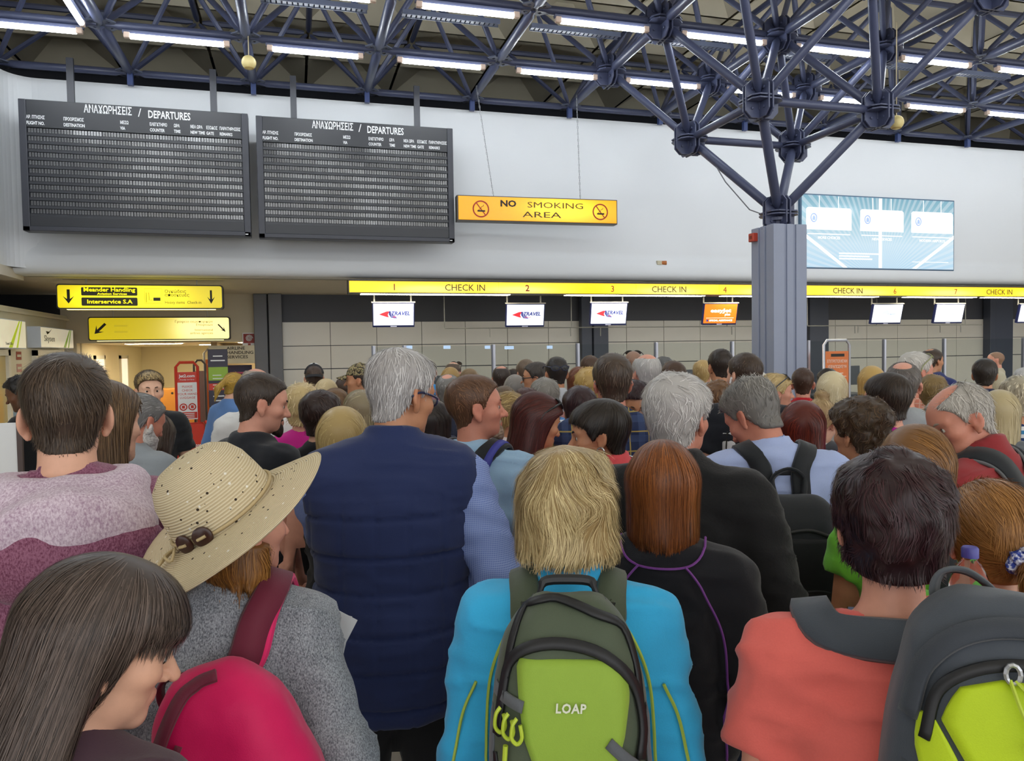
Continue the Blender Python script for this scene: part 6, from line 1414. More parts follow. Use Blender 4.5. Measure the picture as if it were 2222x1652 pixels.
# ------------------------------------------------ backpacks
def bag_solid(c, hw, hd, hh, R=None, r=.07, belly=.0, topx=.75):
    """soft sack: rounded box, narrower on top, bellied towards the back"""
    S = Sdf(); R = np.eye(3) if R is None else R; c = np.array(c, float)
    def f(x, y, z):
        X, Y, Z = x-c[0], y-c[1], z-c[2]; l = [R[0][i]*X+R[1][i]*Y+R[2][i]*Z for i in range(3)]
        t = l[2]/hh; sx = 1-(1-topx)*np.clip(t, 0, 1)**2; sy = 1-.35*np.clip(t, 0, 1)**2
        yy = l[1]+belly*(1-np.clip(t, -1, 1)**2)*.5
        return d_box(l[0]/sx, yy/sy, l[2], (0, 0, 0), (hw, hd, hh), r)*f32(.8)
    e = math.sqrt(hw*hw+hd*hd+hh*hh); return S.fn(f, c-np.array([hw*1.25, hd*1.6, hh*1.1]) if np.allclose(R, np.eye(3)) else c-e, c+np.array([hw*1.25, hd*1.6, hh*1.1]) if np.allclose(R, np.eye(3)) else c+e, 0)
def soft(V, Q, amp=.004, fr=14, seed=0):
    return V+vnormals(V, Q)*(vnoise(V*fr+seed)*amp+vnoise(V*fr*2.7+seed)*amp*.4)[:, None]
def body_of(g, S, res, m, amp=.003):
    V, Q = S.mesh(res); return g.mesh('bag_body', soft(V, Q, amp), Q, m)
olive = cloth('olive_nylon', '#4d5746', .6, weave=1500); limeg = cloth('lime_nylon', '#8fae3e', .55, weave=1500); zipk = mat('zip_black', '#15161a', .5, var=.1); web_g = cloth('webbing_grey', '#5b5f64', .75, weave=1600); buck = mat('buckle_black', '#1e2024', .4); limep = mat('pull_lime', '#b4c93a', .45); printw = mat('bag_print', '#dfe3d0', .6, var=0)
# --- olive and lime bag on the turquoise top
B = p75['B']; k = B.s; T = p75['top']; sh = (1.40-B.sd)*k
yb = cast_y(T, [0], [sh-.2])[0]; zc = sh-.135
g = Gear(p75, 'backpack', 'olive and lime green backpack worn over the turquoise top', 'backpack', (0, yb, zc-.27)); S = bag_solid((0.0, yb-.085, zc), .158, .095, .27, r=.085, belly=.05, topx=.62)
body_of(g, S, .0095, olive, .004)
zd = zc+.065
# lime hour-glass panel and logo
g.patch('front_panel', S, [(zd+.125, -.092, .09), (zd+.118, -.098, .105), (zd+.07, -.094, .112), (zd+.01, -.085, .10), (zd-.05, -.06, .078), (zd-.09, -.042, .055), (zd-.15, -.035, .045), (zd-.24, -.04, .045)], limeg, .006, 14, 30)
t = text('logo', 'LOAP', .021, printw, g.t, (0, 0, 0), bold=.0006, track=1.1, shear=.1); t.location = (-.026, cast_y(S, [0], [zd+.055])[0]-.010-yb, .05+.27+.065); t.rotation_euler = (HP, 0, 0)
g.line('zip_upper', S, [(-.118, zd+.09), (-.105, zd+.15), (-.08, zd+.19), (-.03, zd+.203), (.04, zd+.19), (.1, zd+.165), (.125, zd+.11), (.132, zd+.05)], .005, zipk, flat=.018)
g.line('zip_lower', S, [(-.135, zd-.0), (-.125, zd+.06), (-.11, zd+.115), (-.07, zd+.143), (.0, zd+.147), (.07, zd+.13), (.118, zd+.085), (.135, zd+.02), (.128, zd-.03)], .006, zipk, flat=.021)
g.line('seam', S, [(-.14, zd-.03), (-.13, zd-.1), (-.135, zd-.2)], .003, zipk, flat=.012)
ze = zd+.055
for x0, x1, za, zb in ((-.155, -.085, ze+.015, ze+.0), (.07, .13, ze-.05, ze-.10)): g.line('webbing', S, [(x0, za), ((x0+x1)/2, (za+zb)/2), (x1, zb)], .004, web_g, flat=.02, n=10, off=.007)
for pts in ([(-.05, ze-.11), (-.085, ze-.135), (-.12, ze-.165)], [(.03, ze-.12), (.05, ze-.165), (.065, ze-.24)], [(-.15, ze-.19), (-.11, ze-.195), (-.075, ze-.20)], [(.1, ze-.09), (.125, ze-.15), (.14, ze-.23)]): g.line('webbing', S, pts, .004, web_g, flat=.022, n=12, off=.008)
def buckle(g, S, x, z, ang=0, m=None, w=.03, h=.036):
    y = cast_y(S, [x], [z])[0]; R = Matrix.Rotation(ang, 3, 'Y'); c = Vector((x, y-.012, z))-Vector(g.o)
    MB().box(c-Vector((w/2, .006, h/2)), c+Vector((w/2, .006, h/2)), R, c).build('buckle', m or buck, g.t, bevel=.004)
for x, z, a in ((-.1, ze-.15, .9), (.105, ze-.1, -.5), (-.125, ze-.195, 1.5), (.035, ze-.125, 0), (-.1, ze-.19, 1.5)): buckle(g, S, x, z, a)
for i in range(3):
    x, z = -.128+.016*i, zd+.02-.004*i; y = cast_y(S, [x], [z])[0]-.012
    g.tube('zip_pull', spline([(x, y, z+.03), (x-.008, y-.004, z+.02), (x-.010, y-.004, z), (x, y-.003, z-.010), (x+.009, y-.004, z), (x+.006, y-.002, z+.02)], 18), .0036, limep)
x = -.118; y = cast_y(S, [x], [zd-.03])[0]-.012; g.tube('zip_pull', [(x, y, zd-.005), (x-.003, y-.002, zd-.04)], .0048, limep)
zt = zc+.262; yt = yb-.05
g.tube('handle', spline([(-.07, yt-.02, zt-.035), (-.055, yt-.01, zt+.005), (-.045, yt, zt+.018), (0, yt, zt+.021), (.045, yt, zt+.018), (.055, yt-.01, zt+.005), (.07, yt-.02, zt-.035)], 21), [.006]*5+[.0095]*11+[.006]*5, mat('handle_grip', '#1a1c20', .5))
for sx in (-1, 1):
    c = np.array([sx*.07, yt-.025, zt-.035]); g.strap('handle_tab', S, [c+(0, 0, .03), c, c+(sx*.006, -.012, -.035)], [.026]*3 and .026, .005, web_g, n=8, proj=False)
    shoulder_strap(g, T, B, sx, zt-.055, .085, yb-.01, .072, .014, olive)
    g.line('compression_strap', S, [(sx*.15, zc+.12), (sx*.145, zc+.06), (sx*.15, zc)], .003, web_g, flat=.016, n=10)
g.t.scale = (.87, 1, 1)
# piping of the turquoise top
lp = mat('piping_lime', '#a9c24e', .7)
for sx in (-1, 1):
    q = spline([B.up((sx*.06*k, -.06*k, sh+.05)), B.up((sx*.12*k, -.1*k, sh+.03)), B.up((sx*.165*k, -.12*k, sh-.06)), B.up((sx*.175*k, -.12*k, sh-.16)), B.up((sx*.17*k, -.11*k, sh-.3)), B.up((sx*.165*k, -.11*k, sh-.45))], 40); q = T.project(q, .011); MB().path([tuple(v) for v in q], .0032, 5).build('piping', lp, p75['root'])
    a, b, c = p75['B'].arm[0 if sx < 0 else 1]; n = np.array([sx*.3, -1, 0]); n /= np.linalg.norm(n); q = spline([a+n*.06-np.array([0, 0, .08]), a+(b-a)*.6+n*.06, b+n*.05, b+(c-b)*.6+n*.05], 30); q = T.project(q, .011); MB().path([tuple(v) for v in q], .0032, 5).build('piping', lp, p75['root'])
q = T.project(np.array([B.up((.085*k*math.sin(a), -.03*k-.085*k*math.cos(a), sh+.06)) for a in np.linspace(-1.9, 1.9, 26)]), .008); MB().path([tuple(v) for v in q], .0028, 5).build('piping', lp, p75['root'])
# --- slate and lime bag on the coral tee
slate = cloth('slate_nylon', '#454b54', .6, weave=1500); slate2 = cloth('slate_dark', '#3a3f47', .65, weave=1500); limey = cloth('acid_nylon', '#b8d21e', .5, weave=1500)
B = p72['B']; k = B.s; T = p72['top']; sh = (1.40-B.sd)*k; xo = .125
yb = cast_y(T, [xo*.8], [sh-.15])[0]; zc = sh-.06; Rg = rotm('y', 4)
g = Gear(p72, 'backpack', 'slate grey and acid lime backpack on the coral tee shoulder', 'backpack', (xo, yb, zc-.27)); S = bag_solid((xo, yb-.08, zc), .155, .1, .27, Rg, r=.08, belly=.05, topx=.78)
body_of(g, S, .0095, slate)
zd = zc+.06
g.patch('front_panel', S, [(zd+.125, xo-.02, xo+.05), (zd+.11, xo-.07, xo+.085), (zd+.07, xo-.09, xo+.11), (zd+.0, xo-.05, xo+.12), (zd-.08, xo+.01, xo+.125), (zd-.15, xo+.03, xo+.12), (zd-.2, xo+.07, xo+.11)], limey, .007, 12, 24)
g.patch('side_panel', S, [(zd+.07, xo-.115, xo-.098), (zd+.03, xo-.12, xo-.075), (zd-.04, xo-.105, xo-.045), (zd-.12, xo-.07, xo-.02), (zd-.19, xo-.04, xo-.005), (zd-.25, xo-.03, xo-.0)], limey, .006, 8, 22)
g.patch('lower_panel', S, [(zd-.0, xo-.135, xo-.118), (zd-.08, xo-.14, xo-.09), (zd-.16, xo-.14, xo-.055), (zd-.24, xo-.135, xo-.04)], slate2, .004, 8, 16)
g.line('zip_flap', S, [(xo-.125, zc+.12), (xo-.105, zc+.19), (xo-.06, zc+.232), (xo+.01, zc+.243), (xo+.07, zc+.228), (xo+.105, zc+.17)], .007, slate2, flat=.03)
g.line('zip', S, [(xo-.108, zc+.10), (xo-.09, zc+.165), (xo-.04, zc+.198), (xo+.03, zc+.203), (xo+.095, zc+.17)], .005, zipk, flat=.016)
for (x, z, dx, dz, rr) in ((xo-.01, zc+.198, .035, -.075, .017), (xo-.05, zd-.0, .035, -.1, .02)):
    y = cast_y(S, [x], [z])[0]-.014; y2 = cast_y(S, [x+dx], [z+dz])[0]-.02
    MB().path([tuple(np.array((x+.008*math.cos(a), y, z+.012*math.sin(a)))-g.o) for a in np.linspace(0, 2*math.pi, 13)[:-1]], .0032, 6, closed=True).build('zip_slider', mat('slider_steel', '#b9bcc0', .3, .8), g.t)
    for s_ in (-1, 1): g.tube('pull_cord', spline([(x+s_*.003, y, z-.008), (x+dx*.5+s_*.012, (y+y2)/2-.006, z+dz*.5), (x+dx+s_*.015, y2, z+dz)], 12), .0026, limep, 6)
    g.tube('pull_loop', [(x+dx+rr*math.cos(a), y2-.003, z+dz+rr*math.sin(a)*.8) for a in np.linspace(math.pi*1.0, math.pi*2.1, 12)], .0055, slate2, 8)
zt = zc+.262; yt = yb-.05
g.strap('grab_loop', S, [(xo-.07, yt-.0, zt-.04), (xo-.08, yt+.01, zt-.01), (xo-.07, yt+.01, zt+.018), (xo-.04, yt+.01, zt+.022), (xo-.01, yt, zt+.0), (xo+.0, yt-.005, zt-.04)], .022, .004, web_g, n=24, proj=False)
pts = [B.up(v) for v in ((-.125, .12, sh-.1), (-.122, .07, sh-.0), (-.115, .0, sh+.05), (-.09, -.05, sh+.068), (-.035, -.085, sh+.085))]+[np.array((xo-.09, yb-.02, sh+.105))]
g.strap('shoulder_strap', T, pts, .07, .014, slate, n=30, free=('end', .4))
g.strap('shoulder_strap', T, [np.array((xo+.06, yb-.0, sh+.02)), B.up((.17, -.08, sh+.02)), B.up((.175, .0, sh+.03)), B.up((.17, .08, sh-.06))], .07, .014, slate, n=20)
g.line('webbing', S, [(xo-.15, zc-.14), (xo-.125, zc-.18), (xo-.075, zc-.20)], .004, web_g, flat=.024, n=10, off=.008); buckle(g, S, xo-.125, zc-.175, .9)
g.tube('loose_strap', spline([(xo-.14, yb-.06, zc-.14), (xo-.17, yb-.03, zc-.15), (xo-.2, yb-.02, zc-.2), (xo-.215, yb-.02, zc-.26)], 16), .008, slate2, 6)
# --- pink bag on the grey marl top
pink = cloth('pink_nylon', '#d4145c', .5, weave=1500); wine = cloth('wine_trim', '#6a2136', .6, weave=1500); hot = cloth('hot_pink', '#e0246a', .5, weave=1500)
B = p77['B']; k = B.s; T = p77['top']; sh = (1.40-B.sd)*k; xo = .05
yb = cast_y(T, [xo], [sh-.25])[0]; zc = sh-.215; Rg = rotm('y', -16)
g = Gear(p77, 'backpack', 'bright pink backpack slung on the grey marl shoulder', 'backpack', (xo, yb, zc-.24)); S = bag_solid((xo, yb-.075, zc), .14, .085, .24, Rg, r=.075, belly=.05, topx=.5)
body_of(g, S, .0095, pink, .005)
def pk(u, v): q = Rg @ np.array([u, 0, v]); return (xo+q[0], zc+q[2])
g.line('piping_band', S, [pk(-.142, -.12), pk(-.135, .02), pk(-.10, .13), pk(-.045, .21), pk(-.01, .228), pk(.025, .23)], .008, wine, flat=.024)
g.line('zip', S, [pk(-.13, -.16), pk(-.12, .0), pk(-.085, .11), pk(-.05, .16)], .004, wine, flat=.012)
g.line('pocket_zip', S, [pk(.02, .02), pk(.07, .01), pk(.11, -.03), pk(.125, -.08)], .004, wine, flat=.014); g.line('seam', S, [pk(-.06, .12), pk(-.03, .0), pk(-.025, -.12)], .0025, wine)
x, z = pk(.085, .012); y = cast_y(S, [x], [z])[0]-.014; g.tube('zip_pull', spline([(x-.02, y, z+.012), (x, y-.004, z), (x+.018, y-.002, z-.018), (x+.025, y, z-.04)], 10), .0052, mat('pull_orange', '#d88a2c', .5), 8)
x, z = pk(.02, -.13); y = cast_y(S, [x], [z])[0]-.009; t = text('logo', 'MF', .05, mat('logo_cream', '#f0e6e6', .6, var=0), g.t, tuple(np.array((x-.03, y, z))-g.o), bold=.003, shear=.2)
xt, zt = pk(.0, .215); xl, zl = pk(-.075, .15)
g.strap('grab_loop', S, [(xl-.005, yb-.03, zl+.0), (xl-.035, yb-.02, zl+.03), (xl-.03, yb-.02, zl+.065), (xl+.02, yb-.02, zl+.07), (xl+.05, yb-.03, zl+.045)], .02, .004, wine, n=20, proj=False)
pts = [np.array((xt+.0, yb-.03, zt-.05)), B.up((.035, -.125, sh-.015)), B.up((.06, -.06, sh+.06)), B.up((.08, .02, sh+.06)), B.up((.1, .09, sh-.02)), B.up((.12, .13, sh-.2))]
g.strap('shoulder_strap', T, pts, .062, .014, wine, n=34, free=('start', .3))
q0 = spline([v+np.array([.033, 0, 0]) for v in pts], 34); q = T.project(q0, .012); t_ = np.clip((.3-np.linspace(0, 1, 34))/.3, 0, 1)[:, None]; t_ = t_*t_*(3-2*t_); q = q*(1-t_)+q0*t_; g.tube('strap_edge', q, .008, hot, 6)
# --- black bag on the pale blue shirt
blackn = cloth('black_nylon', '#1d2126', .6, weave=1500); blk2 = cloth('black_nylon2', '#14171b', .6, weave=1500)
B = p53['B']; k = B.s; T = p53['top']; sh = (1.40-B.sd)*k
yb = cast_y(T, [0.02], [sh-.2])[0]; zc = sh-.27
g = Gear(p53, 'backpack', 'plain black backpack worn over the pale blue shirt', 'backpack', (0, yb, zc-.24)); S = bag_solid((.02, yb-.075, zc), .15, .085, .25, r=.075, belly=.05, topx=.72); body_of(g, S, .012, blackn)
g.patch('front_pocket', S, [(zc+.13, -.04, .12), (zc+.1, -.06, .14), (zc+.0, -.07, .145), (zc-.06, -.06, .14)], blk2, .010, 10, 14); g.line('zip', S, [(-.06, zc+.10), (-.04, zc+.14), (.04, zc+.155), (.12, zc+.13)], .005, zipk, flat=.012)
g.line('zip', S, [(-.06, zc-.12), (-.02, zc-.05), (.06, zc-.03), (.14, zc-.05)], .006, zipk, flat=.016); g.line('zip_pull', S, [(-.055, zc+.105), (-.065, zc+.075), (-.06, zc+.06)], .004, mat('pull_grey', '#55585c', .4), off=.012)
zt = zc+.245; g.strap('grab_loop', S, [(-.03, yb-.03, zt-.02), (-.035, yb-.01, zt+.045), (.02, yb-.005, zt+.075), (.065, yb-.01, zt+.045), (.06, yb-.03, zt-.02)], .02, .005, blackn, n=20, proj=False)
for sx in (-1, 1): shoulder_strap(g, T, B, sx, zt-.02, .06, yb-.0, .066, .012, blackn)
g.patch('shirt_tape', T, [(sh+.028, -.02, .05), (sh+.042, -.02, .05)], mat('tape_black', '#1a1c24', .7), .006, 8, 3, par=p53['root']).location = tuple(g.o)
# --- plaid strapped bag on the light blue shirt
def plaidbag():
    t = NT('bag_plaid'); sp = t.n('ShaderNodeSeparateXYZ'); t.l(t.co(), sp.inputs[0]); n = None; c = '#1c1e28'
    for ax, per, off, col, w_ in ((0, .05, .1, '#3c48a8', .3), (2, .06, .2, '#3c48a8', .25), (0, .05, .5, '#6a3a86', .12), (2, .06, .6, '#6a3a86', .12), (2, .06, .8, '#9ab83c', .05), (0, .05, .8, '#9ab83c', .05)):
        m_ = t.math('LESS_THAN', t.math('FRACT', t.math('ADD', t.math('MULTIPLY', sp.outputs[ax], 1/per), off)), w_); c = t.mix(t.math('MULTIPLY', m_, .7), c, col)
    t.col(c); return t.setp(.7)
pbm = plaidbag(); B = p25['B']; k = B.s; T = p25['top']; sh = (1.40-B.sd)*k; yb = cast_y(T, [0], [sh-.2])[0]; zc = sh-.30
g = Gear(p25, 'backpack', 'black and purple plaid backpack on the light blue shirt', 'backpack', (0, yb, zc-.24)); S = bag_solid((0, yb-.08, zc), .15, .09, .25, r=.07, belly=.05, topx=.8); body_of(g, S, .013, pbm)
g.patch('black_panel', S, [(zc+.2, -.08, .07), (zc+.1, -.10, .06), (zc-.1, -.11, .05), (zc-.22, -.1, .05)], blackn, .006, 8, 14); g.line('zip', S, [(.07, zc+.2), (.09, zc+.05), (.08, zc-.2)], .005, zipk, flat=.014)
for sx in (-1, 1): shoulder_strap(g, T, B, sx, zc+.215, .06, yb-.0, .075, .012, blackn)
g.strap('strap_trim', T, [B.up((.08, -.11, sh+.03)), B.up((.097, -.04, sh+.075)), B.up((.103, .03, sh+.04))], .03, .016, mat('trim_indigo', '#3a3f9c', .6), n=14)
g.tube('side_strap', spline([(.13, yb-.05, zc-.18), (.2, yb+.02, zc-.12), (.235, yb+.1, zc+.02), (.2, yb+.16, zc+.05)], 16), .008, blackn, 6)
# --- lime bag on the lime vest, dark straps of others
B = p71['B']; k = B.s; T = p71['top']; sh = (1.40-B.sd)*k; yb = cast_y(T, [0.03], [sh-.2])[0]; zc = sh-.27
g = Gear(p71, 'backpack', 'lime green and black backpack half hidden behind burgundy hair', 'backpack', (.05, yb, zc-.22)); S = bag_solid((.06, yb-.07, zc), .16, .085, .22, r=.07, belly=.04, topx=.85); body_of(g, S, .014, cloth('green_nylon', '#5fae3c', .55))
for a, b in ((.02, .09), (-.05, .01)): g.line('band', S, [(.06+a, zc+.2), (.06+b, zc+.05), (.06+a*1.4, zc-.15)], .006, blackn, flat=.03)
for sx in (-1, 1): shoulder_strap(g, T, B, sx, zc+.19, .07, yb, .06, .012, blackn)
g.strap('yellow_tab', S, [(.16, yb-.1, zc-.08), (.175, yb-.12, zc-.10), (.19, yb-.11, zc-.13)], .03, .004, mat('tab_yellow', '#c8d63a', .5), n=8, proj=False)
def strap_only(p, lab, m, name='backpack', w=.06, bag=True, edge=None, wd=.14):
    B = p['B']; k = B.s; T = p['top']; sh = (1.40-B.sd)*k; yb = cast_y(T, [0], [sh-.2])[0]; zc = sh-.27
    g = Gear(p, name, lab, 'backpack', (0, yb, zc-.22)); S = bag_solid((0, yb-.07, zc), wd, .08, .22, r=.07, belly=.04); body_of(g, S, .018, m)
    g.line('zip', S, [(-wd*.7, zc+.05), (-wd*.5, zc+.15), (0, zc+.18), (wd*.5, zc+.15), (wd*.7, zc+.05)], .005, zipk, flat=.014)
    for sx in (-1, 1):
        shoulder_strap(g, T, B, sx, zc+.19, .06, yb, w, .014, m)
        if edge: shoulder_strap(g, T, B, sx, zc+.19, .06, yb, w*1.12, .008, edge, 'strap_edge')
    return g
strap_only(p67, 'black backpack with grey edged straps on the brick red jacket', blackn, w=.07, edge=cloth('edge_grey', '#6a6d70'))
strap_only(bun, 'dark grey backpack below the high blonde bun', cloth('bag_slate', '#3b4048', .6))
strap_only(p23, 'navy backpack on the grey shirt behind the light blue shirt', cloth('bag_navy', '#2a2f45', .6))
for q_ in P:
    if q_['l'].startswith('person with grey short hair below'): gg = strap_only(q_, 'blue and white striped backpack below the pale grey polo', fab('stripe_polo'), wd=.13)
# ------------------------------------------------ glasses
def lensm(n, c, a): 
    t = NT(n); t.col(c); t.b.inputs['Alpha'].default_value = a; return t.setp(.08)
lens_c = lensm('lens_clear', '#c8d0d4', .25); lens_d = lensm('lens_dark', '#16181c', .92)
def glasses(p, lab, mode='face', fm='#22252c', lens=None, r=.0022, sz=(.024, .018), name='eyeglasses'):
    B = p['B']; m = mat('specs_'+fm, fm, .35); g = Gear(p, name, lab, 'glasses'); lens = lens or lens_c
    def tr(V):
        V = np.array(V, float)
        if mode == 'head': V = (V-np.array([0, .0, .0])) @ rotm('x', 42).T*1.17+np.array([0, -.012, .035])
        if mode == 'back': V = V*np.array([1.12, -1.05, 1])+np.array([0, 0, .045])
        return B.fromH(V)
    hw = .0325
    if mode == 'head': f = lambda x: .098-abs(x)*.18
    elif mode == 'back': f = lambda x: .112-abs(x)*.3
    else: f = lambda x: .106-abs(x)*.22
    fr = []
    for sx in (-1, 1):
        ring = [(sx*hw+sz[0]*math.cos(a), f(sx*hw+sz[0]*math.cos(a)), -.001+sz[1]*math.sin(a)*(1 if math.sin(a) < 0 else .85)) for a in np.linspace(0, 2*math.pi, 19)[:-1]]
        o = g.tube('rim', tr(ring), r*B.hs, m, 6, closed=True); rv = tr(ring); V = np.concatenate([rv, [rv.mean(0)]]); T_ = np.array([(i, (i+1) % 18, 18) for i in range(18)])
        link('lens', np_mesh('lens', V, np.zeros((0, 4), int), lens, True, None, T_), g.t)
        xe = sx*(hw+sz[0]); g.tube('temple', tr(spline([(xe, f(xe), .004), (sx*.074, .06, .008), (sx*.085, .0, .012), (sx*.084, -.03, -.004)], 14)), r*1.2*B.hs, m, 6)
    g.tube('bridge', tr([(-hw+sz[0], f(.009), .003), (0, .112 if mode == 'face' else f(0)+.003, .006), (hw-sz[0], f(.009), .003)]), r*B.hs, m, 6)
    return g
glasses(p18, 'dark blue framed glasses on the man in the quilted vest', 'face', '#232c4a', r=.003)
glasses(man_gl, 'dark rimmed glasses on the man facing left near the counters', 'face', '#1a1c20', r=.003)
glasses(p41, 'thin brown glasses on the face with plum hair', 'face', '#5a4436', r=.0014)
glasses(sung, 'dark sunglasses pushed up on blonde hair near the column', 'head', '#2a2f3c', lens_d, .0028, (.027, .022), 'sunglasses')
glasses(p37, 'beaded dark sunglasses pushed up on dark red hair', 'head', '#141416', lens_d, .004, (.028, .024), 'sunglasses')
glasses(brsg, 'sunglasses lying on top of brown hair at left', 'head', '#2a2420', lens_d, .003, (.027, .022), 'sunglasses')
glasses(whm, 'greenish glasses pushed up on white hair', 'head', '#8a8f5c', lens_c, .0026, (.024, .018))
for q_ in P:
    if q_['l'].startswith('person with a pink shaven'): glasses(q_, 'dark sunglasses on the pink shaven head', 'head', '#16181c', lens_d, .003, (.027, .022), 'sunglasses')
    if q_['l'].startswith('person with bald crown and'): glasses(q_, 'sunglasses on the far balding head at the glass', 'head', '#16181c', lens_d, .003, (.027, .022), 'sunglasses')
    if q_['l'].startswith('person with dark hair in a pale grey'): glasses(q_, 'sunglasses worn on the back of a dark haired head', 'back', '#1c2440', lens_d, .003, (.026, .02), 'sunglasses')
    if q_['l'].startswith('person with brown hair in a navy and yellow'): glasses(q_, 'glasses with bright lens edge on the plaid shirt wearer', 'face', '#6a6a70', r=.002)
# ------------------------------------------------ caps
def cap(p, lab, m1, m2, back=False, white_top=False):
    B = p['B']; g = Gear(p, 'baseball_cap', lab, 'cap'); sg = -1 if back else 1
    def dome(x, y, z): return smax(d_ell(x, y, z, (0, -.004, .036), (.087, .107, .098)), .038-z+.12*(y*sg)*-.1, .006)
    S = Sdf().fn(dome, (-.1, -.125, .02), (.1, .125, .15), 0)
    if back: S.ell((0, .12, .055), (.04, .05, .028), None, .006, 's')
    V, Q = S.mesh(.009); V2 = B.fromH(V)
    g.mesh('crown', V2, Q, m1)
    bp = []; n = 13
    for t in (0, 1):
        for i in range(n):
            a = -1.15+2.3*i/(n-1); r = 1.0 if t == 0 else 1.0; x = .078*math.sin(a)*1.05; y = sg*(.07+.035*math.cos(a)+t*.072*math.cos(a*.95)); bp.append((x, y, .045-.02*t-.018*(abs(a)/1.15)**2))
    bp = np.array(bp); bp = B.fromH(bp); up = B.Rh @ np.array([0, 0, .004]); V = np.concatenate([bp, bp-up]); Q = [(i, i+1, n+i+1, n+i) for i in range(n-1)]+[(2*n+n+i, 2*n+n+i+1, 2*n+i+1, 2*n+i) for i in range(n-1)]+[(n+i, n+i+1, 3*n+i+1, 3*n+i) for i in range(n-1)]
    g.mesh('brim', V, np.array(Q), m2); g.tube('button', [B.fromH([(0, -.004, .133)])[0], B.fromH([(0, -.004, .139)])[0]], .009, m2)
    if back:
        ring = B.fromH([(.05*math.sin(a), .09+.018*math.cos(a), .045) for a in np.linspace(-1.2, 1.2, 9)]) if False else None
        g.tube('strap', B.fromH(spline([(-.05, -.088, .045), (-.025, -.104, .042), (0, -.109, .041), (.025, -.104, .042), (.05, -.088, .045)], 12)), .006, m1)
    return g
def camo():
    t = NT('camo'); n = t.noise(t.co(), 55, 2); t.col(t.ramp(n, [(.0, '#23241c'), (.42, '#5a4c34'), (.5, '#a0916a'), (.6, '#4c5234')], 'CONSTANT')); return t.setp(.9)
camo_p = camo_ = camo()
def capm():
    t = NT('trucker'); sp = t.n('ShaderNodeSeparateXYZ'); t.l(t.co(), sp.inputs[0]); t.col('#1c1c20'); return t.setp(.85)
capg = cap(capm_, 'black mesh trucker cap with a white top worn by the far man', capm(), mat('cap_black', '#1a1a1e', .8), True)
B_ = capm_['B']; Sw = Sdf().ell(B_.fromH([(0, .03, .085)])[0], (.06, .05, .055), B_.Rh); V, Q = Sw.mesh(.014); capg.mesh('white_front', V, Q, mat('cap_white', '#e2e2e2', .8))
cam_spec = [q_ for q_ in P if 'camouflage' in q_['l']][0]
cap(cam_spec, 'camouflage cap with a flat brim pointing left', camo_, camo_)
# ------------------------------------------------ small things
pearl = mat('pearl', '#e8e4dc', .2, var=0); silver = mat('silver', '#c8cacc', .25, .9, var=0)
def stud(p, side, r=.0045, m=pearl, drop=0):
    B = p['B']; c = B.fromH([(side*.085, .002, -.046-drop)])[0]; MB().lathe([(r*math.sin(a), -r*math.cos(a)) for a in np.linspace(0, math.pi, 7)], tuple(c), 10).build('earring', m, p['root'], smooth=True)
stud(p2, 1); stud(p36, 1); stud(p41, 1); stud(p41, -1); stud(p37, 1, .006, silver, .012); stud(p37, 1, .004, silver, .0)
B = p39['B']; 
for sx in (-1, 1): c = B.fromH([(sx*.085, .002, -.052)])[0]; MB().path([tuple(c+.016*np.array((0, math.cos(a), math.sin(a)))) for a in np.linspace(0, 2*math.pi, 17)[:-1]], .0035, 6, closed=True).build('earring', silver, p39['root'])
sh = (1.40-B.sd)*B.s; q = p39['top'].project(np.array([B.up((.088*math.sin(a), -.02-.075*math.cos(a), sh+.075)) for a in np.linspace(0, 2*math.pi, 41)[:-1]]), .004); MB().path([tuple(v) for v in q], .0045, 6, closed=True).build('necklace', silver, p39['root'], smooth=True)
B = bud['B']; eb = Gear(bud, 'earbud', 'white wireless earbud in the ear above the printed black shirt', 'earbud'); c = B.fromH([(-.086, .005, -.012), (-.09, .008, -.04)]); eb.tube('stem', c, .0055, prt_w); eb.tube('bud', [c[0], c[0]+B.Rh @ np.array([.008, 0, 0])], .008, prt_w)
# print on the black shirt: a big outlined white letter block
T = bud['top']; B = bud['B']; sh = (1.40-B.sd)*B.s; g = Gear(bud, 'x', 'y', 'z'); bpy.data.objects.remove(g.t); g.t = bud['root']
xo = -.05; g.patch('shirt_print', T, [(sh-.02, xo-.05, xo+.05), (sh-.05, xo-.085, xo+.06), (sh-.17, xo-.085, xo+.06), (sh-.22, xo-.06, xo+.06), (sh-.26, xo+.0, xo+.06)], prt_w, .003, 8, 12)
for pts in ([(xo-.06, sh-.05), (xo-.06, sh-.17), (xo+.02, sh-.2)], [(xo-.0, sh-.07), (xo+.05, sh-.1)], [(xo-.0, sh-.07), (xo-.0, sh-.13), (xo+.05, sh-.15)]): g.line('shirt_print_line', T, pts, .004, prt_k, .005, 10)
g.patch('shirt_print_block', T, [(sh-.09, xo+.0, xo+.04), (sh-.13, xo+.0, xo+.05)], prt_k, .005, 4, 4)
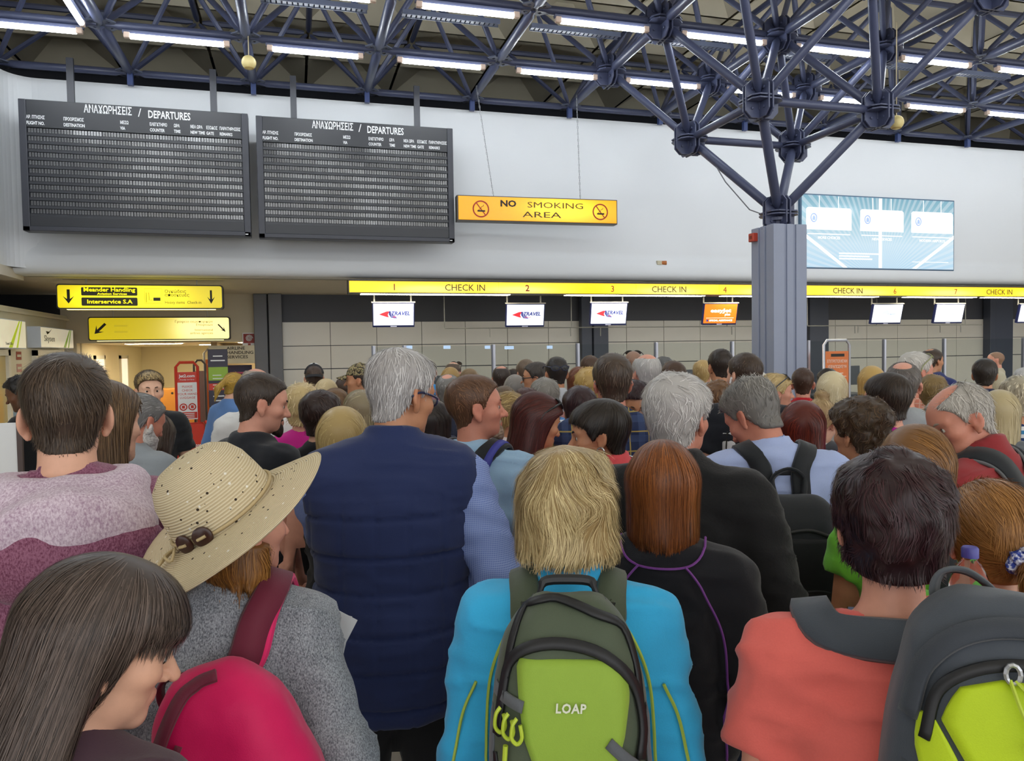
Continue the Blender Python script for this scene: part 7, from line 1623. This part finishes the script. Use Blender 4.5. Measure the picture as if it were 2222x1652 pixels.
# purple piping on the black fleece
B = p76['B']; k = B.s; T = p76['top']; sh = (1.40-B.sd)*k; pp = mat('piping_purple', '#7a3f92', .7)
for sx in (-1, 1):
    q = spline([B.up((sx*.055*k, -.06*k, sh+.045)), B.up((sx*.105*k, -.1*k, sh+.0)), B.up((sx*.155*k, -.11*k, sh-.1)), B.up((sx*.165*k, -.11*k, sh-.22)), B.up((sx*.16*k, -.11*k, sh-.4))], 36); q = T.project(q, .011); MB().path([tuple(v) for v in q], .003, 5).build('piping', pp, p76['root'])
q = T.project(np.array([B.up((.09*k*math.sin(a), -.03*k-.09*k*math.cos(a), sh+.055)) for a in np.linspace(-1.7, 1.7, 24)]), .008); MB().path([tuple(v) for v in q], .003, 5).build('piping', pp, p76['root'])
# scrunchie on the ginger ponytail
B = p73['B']; sc = Gear(p73, 'scrunchie', 'blue and white ruffled scrunchie on the ginger ponytail', 'hair tie'); c0 = np.array([.034, -.115, -.016]); ax_ = np.array([.015, -.05, -.04]); ax_ /= np.linalg.norm(ax_); u_ = np.cross(ax_, [1, 0, 0]); u_ /= np.linalg.norm(u_); v_ = np.cross(ax_, u_)
def scr():
    t = NT('scrunchie'); n = t.noise(t.co(), 160, 2); t.col(t.ramp(n, [(.45, '#2b3f9a'), (.6, '#d4d8ea')])); return t.setp(.8)
sc.tube('ruffle', B.fromH([c0+(.029+.007*math.sin(9*a))*(u_*math.cos(a)+v_*math.sin(a))+ax_*.006*math.sin(13*a) for a in np.linspace(0, 2*math.pi, 73)[:-1]]), .0105, scr(), 8, closed=True)
# water bottle
bc = at(2104, 1322, 1.36); bt = thing('water_bottle', 'clear plastic water bottle with a blue cap beside the ponytail', 'bottle', bc)
def pet():
    t = NT('pet_plastic'); t.col('#e6eef2'); t.b.inputs['Transmission Weight'].default_value = 1; t.b.inputs['IOR'].default_value = 1.2; return t.setp(.06)
MB().lathe([(.0, -.06), (.032, -.06), (.034, -.04), (.034, .02), (.032, .024), (.034, .028), (.033, .044), (.027, .064), (.018, .082), (.012, .09), (.012, .1)], n=28).build('body', pet(), bt, smooth=True)
MB().lathe([(.014, .094), (.014, .11), (.012, .113), (0, .113)], n=24).build('cap', mat('cap_blue', '#4a4a9c', .4), bt, smooth='auto')
# folded papers by the grey marl arm
pc = at(728, 1385, 1.66); pr = thing('papers', 'folded white papers sticking out past the grey marl sleeve', 'papers', pc); pr.rotation_euler = (0, .35, -.3)
for i, a in enumerate((-.1, .14)): MB().box((-.03, i*.006, -.1), (.025, i*.006+.0012, .055)).build('sheet', prt_w, pr, rot=(0, a, 0))
bpy.context.view_layer.update()
